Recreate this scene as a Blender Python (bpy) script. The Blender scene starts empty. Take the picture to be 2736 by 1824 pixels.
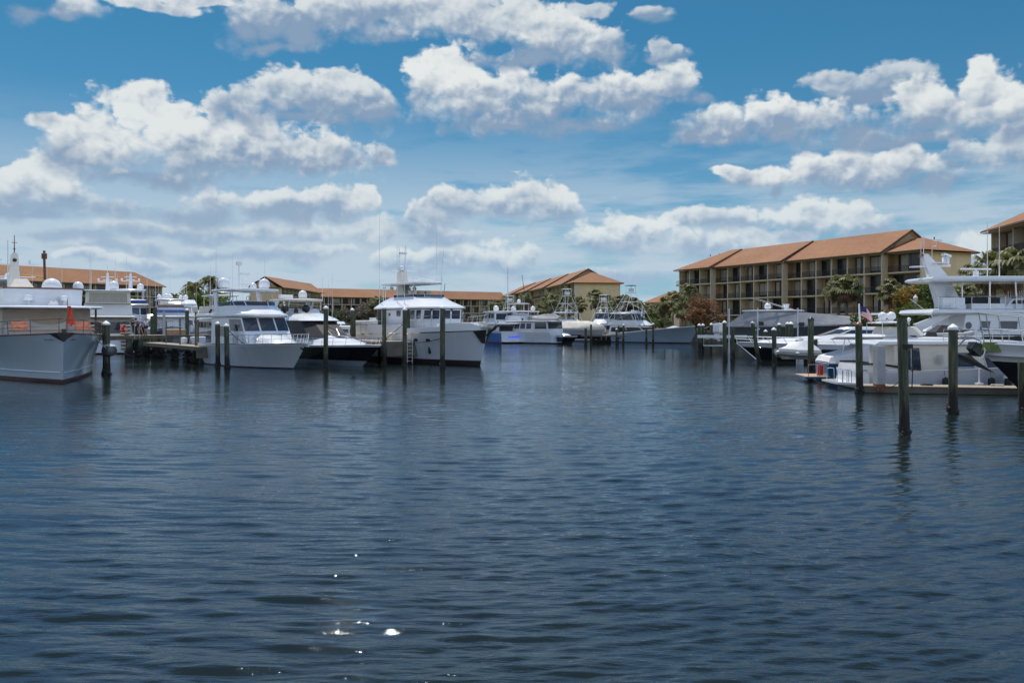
import bpy, math, random
import numpy as np
from math import radians as R, sin, cos, tan, pi, atan2, sqrt, hypot
from mathutils import Vector, Matrix
scene = bpy.context.scene
COL = scene.collection
rnd = random.Random(7)
H = 3.6          # camera height above the water, metres
F = 2196.0       # focal length in pixels of the 2736 px wide photograph

def P(px, py, Y):
    return ((px-1368)/F*Y, Y, H+(860-py)/F*Y)
def PX(px, Y):
    return (px-1368)/F*Y

# ------------------------------------------------------------------ materials
def _nt(name):
    m = bpy.data.materials.new(name); m.use_nodes = True
    nt = m.node_tree; nt.nodes.clear()
    out = nt.nodes.new('ShaderNodeOutputMaterial'); b = nt.nodes.new('ShaderNodeBsdfPrincipled')
    nt.links.new(b.outputs[0], out.inputs[0])
    return m, nt, b
def mat(name, col, rough=.5, metal=0., var=.12, scale=3., bump=0., bscale=20., stretch=(1,1,1), coat=0., col2=None, dirt=None):
    m, nt, b = _nt(name); N = nt.nodes; L = nt.links
    tc = N.new('ShaderNodeTexCoord'); mp = N.new('ShaderNodeMapping'); mp.inputs['Scale'].default_value = stretch
    L.new(tc.outputs['Object'], mp.inputs[0])
    no = N.new('ShaderNodeTexNoise'); no.inputs['Scale'].default_value = scale; no.inputs['Detail'].default_value = 5
    L.new(mp.outputs[0], no.inputs['Vector'])
    rp = N.new('ShaderNodeValToRGB'); e = rp.color_ramp.elements
    c2 = col2 or tuple(min(1, c*(1+var)) for c in col)
    c1 = col if col2 else tuple(c*(1-var) for c in col)
    e[0].position = .32; e[0].color = (*c1, 1); e[1].position = .68; e[1].color = (*c2, 1)
    L.new(no.outputs['Fac'], rp.inputs[0]); last = rp.outputs[0]
    if dirt:
        n2 = N.new('ShaderNodeTexNoise'); n2.inputs['Scale'].default_value = dirt[1]; n2.inputs['Detail'].default_value = 6
        mp2 = N.new('ShaderNodeMapping'); mp2.inputs['Scale'].default_value = dirt[3] if len(dirt) > 3 else (1,1,1)
        L.new(tc.outputs['Object'], mp2.inputs[0]); L.new(mp2.outputs[0], n2.inputs['Vector'])
        r2 = N.new('ShaderNodeMapRange'); r2.inputs[1].default_value = .5; r2.inputs[2].default_value = .75; r2.inputs[4].default_value = dirt[2]
        L.new(n2.outputs['Fac'], r2.inputs[0])
        mx = N.new('ShaderNodeMix'); mx.data_type = 'RGBA'; mx.inputs[7].default_value = (*dirt[0], 1)
        L.new(r2.outputs[0], mx.inputs[0]); L.new(last, mx.inputs[6]); last = mx.outputs[2]
    L.new(last, b.inputs['Base Color'])
    b.inputs['Roughness'].default_value = rough; b.inputs['Metallic'].default_value = metal
    b.inputs['Coat Weight'].default_value = coat; b.inputs['Coat Roughness'].default_value = .08
    if bump:
        n3 = N.new('ShaderNodeTexNoise'); n3.inputs['Scale'].default_value = bscale; n3.inputs['Detail'].default_value = 4
        L.new(mp.outputs[0], n3.inputs['Vector'])
        bp = N.new('ShaderNodeBump'); bp.inputs['Strength'].default_value = bump; bp.inputs['Distance'].default_value = .05
        L.new(n3.outputs['Fac'], bp.inputs['Height']); L.new(bp.outputs[0], b.inputs['Normal'])
    return m
M = {}
def defmats():
    M['gel'] = mat('white_gelcoat', (.74,.76,.80), .22, var=.03, scale=.7, coat=.5, dirt=((.55,.53,.47), 1.1, .25, (1,1,3)))
    M['gelcream'] = mat('cream_gelcoat', (.70,.66,.58), .3, var=.04, scale=.8, dirt=((.5,.46,.38), 1.4, .3, (1,1,3)))
    M['deck'] = mat('non_skid_deck', (.70,.71,.72), .6, var=.05, scale=2., dirt=((.5,.48,.43), 2., .3))
    M['hullwhite'] = mat('white_topsides', (.62,.67,.76), .18, var=.03, scale=.5, coat=.6, dirt=((.5,.48,.42), 1.2, .3, (1,1,.25)))
    M['hullgrey'] = mat('grey_topsides', (.33,.40,.47), .2, var=.04, scale=.5, coat=.6)
    M['hullblue'] = mat('steel_blue_topsides', (.30,.39,.49), .18, var=.04, scale=.5, coat=.6)
    M['hullblack'] = mat('black_topsides', (.012,.013,.016), .12, var=.2, scale=.6, coat=.5)
    M['hullcobalt'] = mat('cobalt_topsides', (.01,.12,.42), .2, var=.08, scale=.6, coat=.5)
    M['hullteal'] = mat('ocean_blue_topsides', (.01,.09,.19), .2, var=.08, scale=.6, coat=.5)
    M['hulldark'] = mat('charcoal_topsides', (.06,.065,.07), .25, var=.1, scale=.6, coat=.4)
    M['boot'] = mat('black_antifouling', (.02,.015,.015), .6, var=.3, scale=3)
    M['bootred'] = mat('maroon_antifouling', (.06,.015,.015), .6, var=.3, scale=3)
    M['glass'] = mat('tinted_glass', (.035,.05,.075), .04, var=.1, scale=.5, coat=.2)
    M['blackglass'] = mat('black_window_cover', (.02,.02,.022), .45, var=.2, scale=2)
    M['bluestripe'] = mat('blue_stripe_paint', (.04,.12,.42), .35, var=.1)
    M['steel'] = mat('stainless_steel', (.62,.62,.63), .22, 1., var=.05)
    M['alu'] = mat('white_painted_tube', (.76,.77,.79), .35, var=.03)
    M['blackmetal'] = mat('black_plastic', (.02,.02,.02), .4, var=.2)
    M['varnish'] = mat('varnished_wood', (.16,.055,.022), .25, var=.3, scale=6, stretch=(1,8,8), coat=.5)
    M['teak'] = mat('teak_planks', (.42,.28,.17), .7, var=.2, scale=4, stretch=(1,10,1))
    M['canvas'] = mat('grey_canvas', (.28,.29,.32), .85, var=.12, scale=1.5, bump=.5, bscale=3)
    M['canvaslight'] = mat('pale_canvas', (.56,.53,.48), .85, var=.1, scale=1.2, bump=.6, bscale=2.5)
    M['canvaswhite'] = mat('white_canvas', (.68,.69,.72), .8, var=.06, scale=1.5, bump=.6, bscale=2.5)
    M['canvastan'] = mat('tan_canvas', (.46,.40,.33), .85, var=.1, scale=2, bump=.5, bscale=3)
    M['canvasblack'] = mat('black_canvas', (.015,.015,.018), .7, var=.2, scale=2, bump=.4, bscale=4)
    M['rubber'] = mat('grey_hypalon', (.42,.42,.42), .6, var=.08, scale=2)
    M['rope'] = mat('dock_rope', (.05,.045,.04), .9, var=.3, scale=30)
    M['ropew'] = mat('pale_rope', (.5,.48,.42), .9, var=.2, scale=30)
    M['orange'] = mat('orange_fabric', (.85,.12,.03), .8, col2=(.85,.45,.28), scale=5)
    M['flagred'] = mat('coral_flag_cloth', (.90,.13,.07), .8, var=.1)
    M['red'] = mat('red_fabric', (.62,.04,.03), .75, var=.15)
    M['navy'] = mat('navy_fabric', (.02,.03,.12), .8, var=.2)
    M['whitefab'] = mat('white_fabric', (.72,.72,.74), .8, var=.05)
    M['mauve'] = mat('mauve_fabric', (.30,.19,.24), .8, var=.1)
    M['greyfab'] = mat('grey_fabric', (.16,.18,.22), .8, var=.1)
    M['skin'] = mat('skin', (.52,.29,.20), .5, var=.06)
    M['hair'] = mat('dark_hair', (.03,.018,.012), .6, var=.2)
    M['blond'] = mat('light_hair', (.35,.22,.10), .6, var=.2)
    M['stucco'] = mat('sand_stucco', (.70,.53,.32), .85, var=.07, scale=.4, bump=.3, bscale=8, dirt=((.56,.44,.28), .35, .35, (1,1,.3)))
    M['stuccotan'] = mat('tan_stucco', (.66,.50,.34), .85, var=.07, scale=.4, bump=.3, bscale=8, dirt=((.5,.38,.26), .35, .35, (1,1,.3)))
    M['slab'] = mat('painted_concrete', (.62,.52,.38), .8, var=.08, scale=1.)
    M['recess'] = mat('shaded_wall_stucco', (.38,.265,.155), .85, var=.1, scale=.7)  # darker, browner copy of the stucco; the facade shade is put into its colour
    M['door'] = mat('dark_door_glass', (.018,.022,.028), .12, var=.35, scale=.45)
    M['doorframe'] = mat('bronze_frame', (.05,.045,.04), .5, var=.1)
    M['curtain'] = mat('curtain_behind_glass', (.36,.34,.29), .35, var=.2, scale=3, stretch=(8,8,.3))
    M['bronze'] = mat('dark_bronze_railing', (.035,.035,.035), .5, var=.2)
    M['fascia'] = mat('brown_fascia', (.16,.11,.08), .7, var=.15)
    M['trim'] = mat('trim_cream', (.60,.50,.36), .7, var=.06)
    M['wood'] = mat('weathered_dock_wood', (.15,.12,.09), .85, var=.25, scale=3, stretch=(1,9,1), bump=.3)
    M['plank'] = mat('bleached_deck_boards', (.31,.26,.20), .85, var=.18, scale=3, stretch=(6,1,1))
    M['concrete'] = mat('dock_concrete', (.17,.15,.12), .85, var=.15, scale=1.5, dirt=((.16,.15,.12), 2., .6))
    M['caps'] = mat('white_pile_cap', (.78,.78,.78), .5, var=.05)
    M['capcu'] = mat('copper_pile_cap', (.20,.10,.07), .5, .5, var=.3, scale=6)
    M['brick'] = mat('brick_paving', (.36,.20,.13), .85, var=.25, scale=8)
    M['grass'] = mat('grass_turf', (.06,.10,.025), .9, var=.4, scale=2)
    M['land'] = mat('ground_soil_grass', (.09,.10,.045), .95, var=.3, scale=.2)
    M['seawall'] = mat('seawall_concrete', (.22,.20,.17), .9, var=.25, scale=.8, dirt=((.05,.05,.04), 1., .7, (1,1,.3)))
    M['trunk'] = mat('palm_trunk', (.20,.16,.12), .9, var=.3, scale=6, stretch=(1,1,5), bump=.5)
    M['bark'] = mat('tree_bark', (.12,.09,.06), .9, var=.3, scale=5, bump=.5)
    M['ylift'] = mat('yellow_paint', (.60,.36,.03), .5, var=.15)
    M['rust'] = mat('rusty_steel', (.20,.08,.045), .8, var=.35, scale=5)
    M['polegrey'] = mat('grey_painted_post', (.42,.43,.44), .6, var=.1, scale=2)
    M['moss'] = mat('green_weathered_paint', (.13,.17,.03), .5, var=.3, scale=6)
    M['blackrub'] = mat('black_rubber', (.012,.012,.013), .5, var=.2)
    M['lit'] = None
    # treated pile: green-brown above, dark tidal zone by height above the water
    m, nt, b = _nt('treated_pile'); N = nt.nodes; L = nt.links
    g = N.new('ShaderNodeNewGeometry'); sx = N.new('ShaderNodeSeparateXYZ'); L.new(g.outputs['Position'], sx.inputs[0])
    no = N.new('ShaderNodeTexNoise'); no.inputs['Scale'].default_value = 2.2; no.inputs['Detail'].default_value = 6
    mp = N.new('ShaderNodeMapping'); mp.inputs['Scale'].default_value = (5,5,.7); L.new(g.outputs['Position'], mp.inputs[0]); L.new(mp.outputs[0], no.inputs['Vector'])
    rp = N.new('ShaderNodeValToRGB'); e = rp.color_ramp.elements
    e[0].position = .36; e[0].color = (.035,.05,.026,1); e[1].position = .62; e[1].color = (.11,.105,.07,1)
    q = e.new(.5); q.color = (.06,.075,.042,1); q = e.new(.78); q.color = (.24,.12,.035,1)
    L.new(no.outputs['Fac'], rp.inputs[0])
    ad = N.new('ShaderNodeMath'); ad.operation = 'MULTIPLY_ADD'; ad.inputs[1].default_value = 1.0; L.new(no.outputs['Fac'], ad.inputs[0]); L.new(sx.outputs['Z'], ad.inputs[2])
    mr = N.new('ShaderNodeMapRange'); mr.inputs[1].default_value = 1.25; mr.inputs[2].default_value = 1.75; L.new(ad.outputs[0], mr.inputs[0])
    mx = N.new('ShaderNodeMix'); mx.data_type = 'RGBA'; mx.inputs[6].default_value = (.012,.011,.009,1)
    L.new(mr.outputs[0], mx.inputs[0]); L.new(rp.outputs[0], mx.inputs[7]); L.new(mx.outputs[2], b.inputs['Base Color'])
    b.inputs['Roughness'].default_value = .8
    bp = N.new('ShaderNodeBump'); bp.inputs['Strength'].default_value = .6; bp.inputs['Distance'].default_value = .02
    L.new(no.outputs['Fac'], bp.inputs['Height']); L.new(bp.outputs[0], b.inputs['Normal'])
    M['pile'] = m
    # roof shingles
    m, nt, b = _nt('terracotta_shingles'); N = nt.nodes; L = nt.links
    tc = N.new('ShaderNodeTexCoord')
    no = N.new('ShaderNodeTexNoise'); no.inputs['Scale'].default_value = 1.3; no.inputs['Detail'].default_value = 8; L.new(tc.outputs['Object'], no.inputs['Vector'])
    n2 = N.new('ShaderNodeTexNoise'); n2.inputs['Scale'].default_value = .12; n2.inputs['Detail'].default_value = 3; L.new(tc.outputs['Object'], n2.inputs['Vector'])
    rp = N.new('ShaderNodeValToRGB'); e = rp.color_ramp.elements
    e[0].position = .3; e[0].color = (.21,.095,.045,1); e[1].position = .7; e[1].color = (.32,.16,.08,1)
    am = N.new('ShaderNodeMath'); am.operation = 'MULTIPLY_ADD'; am.inputs[1].default_value = .5; L.new(no.outputs['Fac'], am.inputs[0])
    a2 = N.new('ShaderNodeMath'); a2.operation = 'MULTIPLY'; a2.inputs[1].default_value = .5; L.new(n2.outputs['Fac'], a2.inputs[0]); L.new(a2.outputs[0], am.inputs[2])
    L.new(am.outputs[0], rp.inputs[0]); L.new(rp.outputs[0], b.inputs['Base Color']); b.inputs['Roughness'].default_value = .9
    wv = N.new('ShaderNodeTexWave'); wv.bands_direction = 'Z'; wv.inputs['Scale'].default_value = 2.2; L.new(tc.outputs['Object'], wv.inputs['Vector'])
    bp = N.new('ShaderNodeBump'); bp.inputs['Strength'].default_value = .5; bp.inputs['Distance'].default_value = .06
    L.new(wv.outputs['Fac'], bp.inputs['Height']); L.new(bp.outputs[0], b.inputs['Normal'])
    M['roof'] = m
    def leaf(name, c1, c2, sc=.8):
        m, nt, b = _nt(name); N = nt.nodes; L = nt.links
        tc = N.new('ShaderNodeTexCoord'); no = N.new('ShaderNodeTexNoise'); no.inputs['Scale'].default_value = sc; no.inputs['Detail'].default_value = 4
        L.new(tc.outputs['Object'], no.inputs['Vector'])
        rp = N.new('ShaderNodeValToRGB'); e = rp.color_ramp.elements
        e[0].position = .35; e[0].color = (*c1,1); e[1].position = .65; e[1].color = (*c2,1)
        L.new(no.outputs['Fac'], rp.inputs[0]); L.new(rp.outputs[0], b.inputs['Base Color']); b.inputs['Roughness'].default_value = .55
        out = [n for n in N if n.type == 'OUTPUT_MATERIAL'][0]
        tr = N.new('ShaderNodeBsdfTranslucent'); L.new(rp.outputs[0], tr.inputs[0])
        ms = N.new('ShaderNodeMixShader'); ms.inputs[0].default_value = .45; L.new(b.outputs[0], ms.inputs[1]); L.new(tr.outputs[0], ms.inputs[2]); L.new(ms.outputs[0], out.inputs[0])
        return m
    M['palm'] = leaf('palm_fronds', (.085,.105,.03), (.27,.26,.10), 1.6)
    M['deadfrond'] = leaf('dry_fronds', (.12,.07,.03), (.26,.16,.08), 1.5)
    M['leaf'] = leaf('green_leaves', (.04,.075,.015), (.12,.17,.035))
    M['leafbright'] = leaf('bright_green_leaves', (.09,.15,.02), (.22,.30,.05))
    M['leafrust'] = leaf('rust_orange_leaves', (.10,.055,.028), (.28,.13,.05))
    M['leafgrey'] = leaf('grey_bare_twigs', (.09,.075,.06), (.17,.15,.12))
    M['leafmix'] = leaf('croton_leaves', (.05,.09,.02), (.42,.22,.04), 1.1)
    m, nt, b = _nt('lit_blue_lettering'); b.inputs['Base Color'].default_value = (.02,.05,.9,1)
    b.inputs['Emission Color'].default_value = (.05,.08,1,1); b.inputs['Emission Strength'].default_value = .8; M['lit'] = m
    # US flag stripes by object coordinate
    m, nt, b = _nt('striped_flag_cloth'); N = nt.nodes; L = nt.links
    tc = N.new('ShaderNodeTexCoord'); sx = N.new('ShaderNodeSeparateXYZ'); L.new(tc.outputs['UV'], sx.inputs[0])
    mu = N.new('ShaderNodeMath'); mu.operation = 'MULTIPLY'; mu.inputs[1].default_value = 6.5; L.new(sx.outputs['Y'], mu.inputs[0])
    fr = N.new('ShaderNodeMath'); fr.operation = 'FRACT'; L.new(mu.outputs[0], fr.inputs[0])
    gt = N.new('ShaderNodeMath'); gt.operation = 'GREATER_THAN'; gt.inputs[1].default_value = .5; L.new(fr.outputs[0], gt.inputs[0])
    m1 = N.new('ShaderNodeMix'); m1.data_type = 'RGBA'; m1.inputs[6].default_value = (.55,.02,.03,1); m1.inputs[7].default_value = (.75,.73,.73,1); L.new(gt.outputs[0], m1.inputs[0])
    lx = N.new('ShaderNodeMath'); lx.operation = 'LESS_THAN'; lx.inputs[1].default_value = .4; L.new(sx.outputs['X'], lx.inputs[0])
    ly = N.new('ShaderNodeMath'); ly.operation = 'GREATER_THAN'; ly.inputs[1].default_value = .46; L.new(sx.outputs['Y'], ly.inputs[0])
    an = N.new('ShaderNodeMath'); an.operation = 'MULTIPLY'; L.new(lx.outputs[0], an.inputs[0]); L.new(ly.outputs[0], an.inputs[1])
    m2 = N.new('ShaderNodeMix'); m2.data_type = 'RGBA'; m2.inputs[7].default_value = (.02,.03,.16,1); L.new(an.outputs[0], m2.inputs[0]); L.new(m1.outputs[2], m2.inputs[6])
    L.new(m2.outputs[2], b.inputs['Base Color']); b.inputs['Roughness'].default_value = .8; M['usflag'] = m
defmats()

# ------------------------------------------------------------------ mesh builder
class MB:
    def __init__(s): s.v = []; s.f = []; s.m = []; s.uv = None
    def add(s, vs, fs, mi=0):
        o = len(s.v); s.v += [tuple(v) for v in vs]; s.f += [tuple(i+o for i in f) for f in fs]; s.m += [mi]*len(fs); return s
    def box(s, c, d, mi=0, rz=0., rx=0., ry=0.):
        x, y, z = d[0]/2, d[1]/2, d[2]/2
        vs = [Vector(p) for p in ((-x,-y,-z),(x,-y,-z),(x,y,-z),(-x,y,-z),(-x,-y,z),(x,-y,z),(x,y,z),(-x,y,z))]
        if rz or rx or ry:
            m = Matrix.Rotation(rz,3,'Z') @ Matrix.Rotation(ry,3,'Y') @ Matrix.Rotation(rx,3,'X'); vs = [m @ v for v in vs]
        c = Vector(c)
        return s.add([v+c for v in vs], [(0,3,2,1),(4,5,6,7),(0,1,5,4),(1,2,6,5),(2,3,7,6),(3,0,4,7)], mi)
    def loft(s, rings, mi=0, capb=True, capt=True, closed=True):
        n = len(rings[0]); vs = [p for r in rings for p in r]; fs = []
        for k in range(len(rings)-1):
            for i in range(n if closed else n-1):
                j = (i+1) % n; fs.append((k*n+i, k*n+j, (k+1)*n+j, (k+1)*n+i))
        if capb: fs.append(tuple(range(n-1,-1,-1)))
        if capt: fs.append(tuple((len(rings)-1)*n+i for i in range(n)))
        return s.add(vs, fs, mi)
    def tube(s, pts, r, n=6, mi=0, caps=True):
        pts = [Vector(p) for p in pts]; rs = r if isinstance(r, (list, tuple)) else [r]*len(pts)
        rings = []; up0 = None
        for i, p in enumerate(pts):
            d = (pts[min(i+1,len(pts)-1)] - pts[max(i-1,0)])
            d = d.normalized() if d.length > 1e-9 else Vector((0,0,1))
            a = d.cross(Vector((0,0,1)));
            if a.length < .05: a = d.cross(Vector((0,1,0)))
            if up0 is not None and a.dot(up0) < 0: a = -a
            a.normalize(); up0 = a; b = d.cross(a).normalized()
            rings.append([p + (a*cos(2*pi*k/n) + b*sin(2*pi*k/n))*rs[i] for k in range(n)])
        return s.loft(rings, mi, caps, caps)
    def lathe(s, prof, c=(0,0,0), n=16, mi=0):
        rings = [[(c[0]+r*cos(2*pi*k/n), c[1]+r*sin(2*pi*k/n), c[2]+z) for k in range(n)] for r, z in prof]
        return s.loft(rings, mi)
    def ball(s, c, r, n=12, mi=0, sz=1., zmin=-1.):
        k0 = 6; pr = []
        for k in range(k0+1):
            a = -pi/2 + pi*k/k0; z = max(zmin, sin(a)); pr.append((max(.001, cos(a) if sin(a) >= zmin else sqrt(max(0,1-z*z))), z))
        return s.lathe([(r*a, r*sz*z) for a, z in pr], c, n, mi)
    def build(s, name, mats, parent=None, loc=None, rz=None, sharp=38, smooth=True):
        me = bpy.data.meshes.new(name); me.from_pydata([tuple(v) for v in s.v], [], s.f)
        if isinstance(mats, str): mats = [mats]
        for m in mats: me.materials.append(M[m])
        me.polygons.foreach_set('material_index', s.m)
        me.update(); me.validate()
        if smooth:
            me.polygons.foreach_set('use_smooth', [True]*len(me.polygons))
            try: me.set_sharp_from_angle(angle=R(sharp))
            except Exception: pass
        o = bpy.data.objects.new(name, me); COL.objects.link(o)
        if parent: o.parent = parent
        if loc is not None: o.location = loc
        if rz is not None: o.rotation_euler[2] = rz
        return o
def tag(o, label=None, cat=None, group=None, kind=None):
    if label: o['label'] = label
    if cat: o['category'] = cat
    if group: o['group'] = group
    if kind: o['kind'] = kind
    return o
def empty(name, loc, rz, label, cat, group=None):
    o = bpy.data.objects.new(name, None); COL.objects.link(o); o.location = loc; o.rotation_euler[2] = rz
    o.empty_display_size = .5
    return tag(o, label, cat, group)
def copy_tree(o, parent=None):
    c = o.copy(); COL.objects.link(c)
    if parent is not None: c.parent = parent
    for ch in list(o.children): copy_tree(ch, c)
    return c
# ------------------------------------------------------------------ camera, sun, sky
SKYTOP = (.23,.64,.74)
cam = bpy.data.cameras.new('camera'); co = bpy.data.objects.new('camera', cam); COL.objects.link(co)
co.location = (0,0,H); co.rotation_euler = (pi/2,0,0); cam.sensor_width = 36; cam.lens = 36*F/2736
cam.shift_y = -52/2736; cam.clip_end = 9000; cam.clip_start = .1; scene.camera = co
SUN_EL, SUN_AZ = R(68), R(-24)       # azimuth measured from the view direction, negative to the left
sd = Vector((sin(SUN_AZ)*cos(SUN_EL), cos(SUN_AZ)*cos(SUN_EL), sin(SUN_EL)))
sl = bpy.data.lights.new('sun','SUN'); so = bpy.data.objects.new('sun', sl); COL.objects.link(so)
sl.energy = 4.8; sl.angle = R(.53); sl.color = (1,.95,.87)
so.rotation_euler = sd.to_track_quat('Z','Y').to_euler()
scene.view_settings.view_transform = 'Standard'; scene.view_settings.look = 'None'; scene.view_settings.exposure = -.12
scene.cycles.max_bounces = 6; scene.cycles.glossy_bounces = 3; scene.cycles.diffuse_bounces = 2; scene.cycles.transparent_max_bounces = 8
scene.cycles.sample_clamp_indirect = 6; scene.cycles.caustics_reflective = False; scene.cycles.caustics_refractive = False

w = bpy.data.worlds.new('World'); scene.world = w; w.use_nodes = True
nt = w.node_tree; nt.nodes.clear(); N = nt.nodes; L = nt.links
def math_(op, a, b=None, c=None, clamp=False):
    n = N.new('ShaderNodeMath'); n.operation = op; n.use_clamp = clamp
    for i, x in enumerate((a, b, c)):
        if x is None: continue
        if isinstance(x, (int, float)): n.inputs[i].default_value = x
        else: L.new(x, n.inputs[i])
    return n.outputs[0]
def vmath(op, a, b=None, c=None):
    n = N.new('ShaderNodeVectorMath'); n.operation = op
    for i, x in enumerate((a, b, c)):
        if x is None: continue
        if isinstance(x, tuple): n.inputs[i].default_value = x
        else: L.new(x, n.inputs[i])
    return n.outputs['Value'] if op == 'LENGTH' else n.outputs[0]
def smooth(x, a, b, lo=0., hi=1.):
    n = N.new('ShaderNodeMapRange'); n.interpolation_type = 'SMOOTHSTEP'
    for i, q in enumerate((x, a, b, lo, hi)):
        if isinstance(q, (int, float)): n.inputs[i].default_value = q
        else: L.new(q, n.inputs[i])
    return n.outputs[0]
def mixc(f, a, b):
    n = N.new('ShaderNodeMix'); n.data_type = 'RGBA'
    for i, q in ((0, f), (6, a), (7, b)):
        if isinstance(q, (int, float)): n.inputs[i].default_value = q
        elif isinstance(q, tuple): n.inputs[i].default_value = (*q, 1)
        else: L.new(q, n.inputs[i])
    return n.outputs[2]
tc = N.new('ShaderNodeTexCoord'); sx = N.new('ShaderNodeSeparateXYZ'); L.new(tc.outputs['Generated'], sx.inputs[0])
az = math_('ARCTAN2', sx.outputs['X'], sx.outputs['Y'])
hor = math_('SQRT', math_('ADD', math_('MULTIPLY', sx.outputs['X'], sx.outputs['X']), math_('MULTIPLY', sx.outputs['Y'], sx.outputs['Y'])))
el = math_('DIVIDE', math_('MAXIMUM', sx.outputs['Z'], 0.0), math_('MAXIMUM', hor, .05))
cb = N.new('ShaderNodeCombineXYZ'); L.new(az, cb.inputs[0]); L.new(el, cb.inputs[1]); Q0 = cb.outputs[0]
def noise(vec, sc, det, rough=.55, w_=0.):
    n = N.new('ShaderNodeTexNoise'); n.noise_dimensions = '3D'
    n.inputs['Scale'].default_value = sc; n.inputs['Detail'].default_value = det; n.inputs['Roughness'].default_value = rough
    v = vmath('MULTIPLY_ADD', vec, (1,1.5,1), (w_,w_*.7,w_*.3)); L.new(v, n.inputs['Vector']); return n.outputs['Fac'], n.outputs['Color']
# cumulus: each cloud has a base, a crown height and lobes (azimuth, elevation, half width, height above, depth below),
# measured in the sky; the far ones first
GR = [ # (base, crown, brightness), lobes
 ((628,588,.62),[(330,612,60,20,14),(230,600,90,14,12),(420,630,130,16,12)]),
 ((600,548,.50),[(560,590,260,22,14),(300,575,200,22,14),(760,580,100,34,20),(680,590,90,24,16)]),
 ((640,560,.80),[(1010,605,150,46,40),(930,610,70,30,24),(1160,610,75,40,34),(1210,600,40,30,24)]),
 ((650,590,.66),[(1370,640,120,20,14),(1260,640,60,16,14),(1460,640,70,20,14)]),
 ((610,525,.72),[(1620,575,110,40,32),(1760,560,110,40,36),(1850,580,120,30,26),(1700,590,100,30,26)]),
 ((625,555,.72),[(2250,590,70,46,36),(2190,600,50,26,22)]),
 ((565,505,.45),[(480,540,330,30,24),(160,545,160,28,20),(700,535,100,34,26),(860,540,60,40,26),(1000,550,90,24,20)]),
 ((545,470,.70),[(1900,505,150,44,44),(1830,500,90,40,40),(2030,530,80,34,26)]),
 ((540,485,.66),[(1630,508,90,30,28),(1560,512,50,22,18)]),
 ((600,492,.85),[(1415,545,72,52,42),(1470,555,60,52,34),(1370,560,50,34,26),(1440,520,40,30,20)]),
 ((555,465,.62),[(980,505,46,38,46),(940,530,55,24,22)]),
 ((520,428,.70),[(1080,478,90,42,40),(1030,465,40,34,30),(1200,475,115,50,38),(1270,480,60,46,34)]),
 ((512,425,.66),[(798,462,60,42,44),(770,490,50,26,22),(835,455,30,34,30)]),
 ((520,425,.66),[(600,480,120,52,38),(500,490,90,44,32),(660,490,60,44,30),(705,490,20,38,30),(400,495,130,30,26)]),
 ((512,372,.70),[(50,425,70,62,56),(110,430,60,40,60),(150,465,120,44,44),(240,478,110,34,34),(20,470,90,50,40),(80,490,200,24,20)]),
 ((395,318,.52),[(2260,365,130,44,30),(2340,350,70,50,40),(2170,385,60,24,16)]),
 ((462,352,.78),[(1990,415,190,60,46),(1900,400,80,36,36),(2060,400,90,46,40),(2140,425,60,34,24),(1760,412,90,26,20),(1680,400,50,14,12),(1785,448,20,20,16)]),
 ((440,225,.72),[(318,262,82,62,60),(400,290,100,56,50),(250,330,120,76,80),(180,350,80,60,50),(440,340,150,90,92),(560,340,120,60,76),(700,360,120,66,60),(790,380,90,44,34),(880,370,40,22,18),(330,405,190,40,34),(120,285,60,24,20)]),
 ((312,155,.64),[(560,252,70,54,44),(640,232,52,62,60),(720,222,110,50,70),(790,205,52,46,60),(850,255,62,56,46),(700,278,180,24,30),(680,195,50,30,30)]),
 ((245,140,.42),[(2070,190,75,42,44),(1970,205,80,44,34),(2020,215,80,30,26),(1910,190,36,30,24)]),
 ((345,155,.74),[(2290,230,110,64,90),(2250,195,50,46,50),(2140,255,110,70,70),(2000,305,140,64,50),(1890,290,80,46,44),(2060,330,220,36,26),(2340,280,60,60,50)]),
 ((345,195,.78),[(1680,280,100,72,56),(1740,262,64,48,54),(1620,310,70,30,26),(1790,290,36,40,30)]),
 ((325,110,.80),[(1030,180,92,70,80),(1000,210,80,50,60),(1100,230,150,66,78),(1250,250,170,74,56),(1390,222,120,60,60),(1330,290,110,24,18),(1480,230,80,40,34),(1150,290,140,30,28)]),
 ((250,155,.74),[(1545,208,62,48,38),(1500,190,40,34,30),(1600,225,50,24,24)]),
 ((172,30,.74),[(1290,110,70,76,50),(1250,80,60,40,50),(1340,120,90,50,44),(1400,130,60,36,34),(1230,140,150,40,26),(1120,140,80,24,20)]),
 ((130,-60,.62),[(620,55,90,66,55),(560,70,60,40,50),(700,80,70,60,40),(800,20,200,60,70),(870,80,70,30,28),(1000,20,200,70,72),(1130,60,110,60,60),(1210,40,70,50,50),(620,110,90,18,16)]),
 ((60,-40,.60),[(200,18,80,34,32),(150,35,50,20,18),(330,8,150,22,20),(430,0,90,14,12)]),
 ((52,18,.40),[(1492,35,40,18,15),(1350,22,45,22,18),(60,40,40,20,18)]),
 ((145,90,.36),[(1530,118,46,28,22),(1505,130,30,14,10)]),
]
def conv(x, y):
    u = (x*1.16327-1368)/F; v = (860-y*1.16327)/F; a = math.atan(u); return a, v*cos(a), cos(a)
groups = []
for (base, crown, br), bl in GR:
    out = []
    for (x, y, rx, rt, rb) in bl:
        a, v, ca = conv(x, y); k = 1.16327/F*ca
        e = 1.17 if rx < 95 else (1.05 if rx < 140 else 1.0); out.append((a, v, rx*k*ca*e, rt*k*e*1.04, rb*k*e))
    a, v0, ca = conv(bl[0][0], base); v1 = conv(bl[0][0], crown)[1]
    groups.append((v0, v1, br, out))
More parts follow.
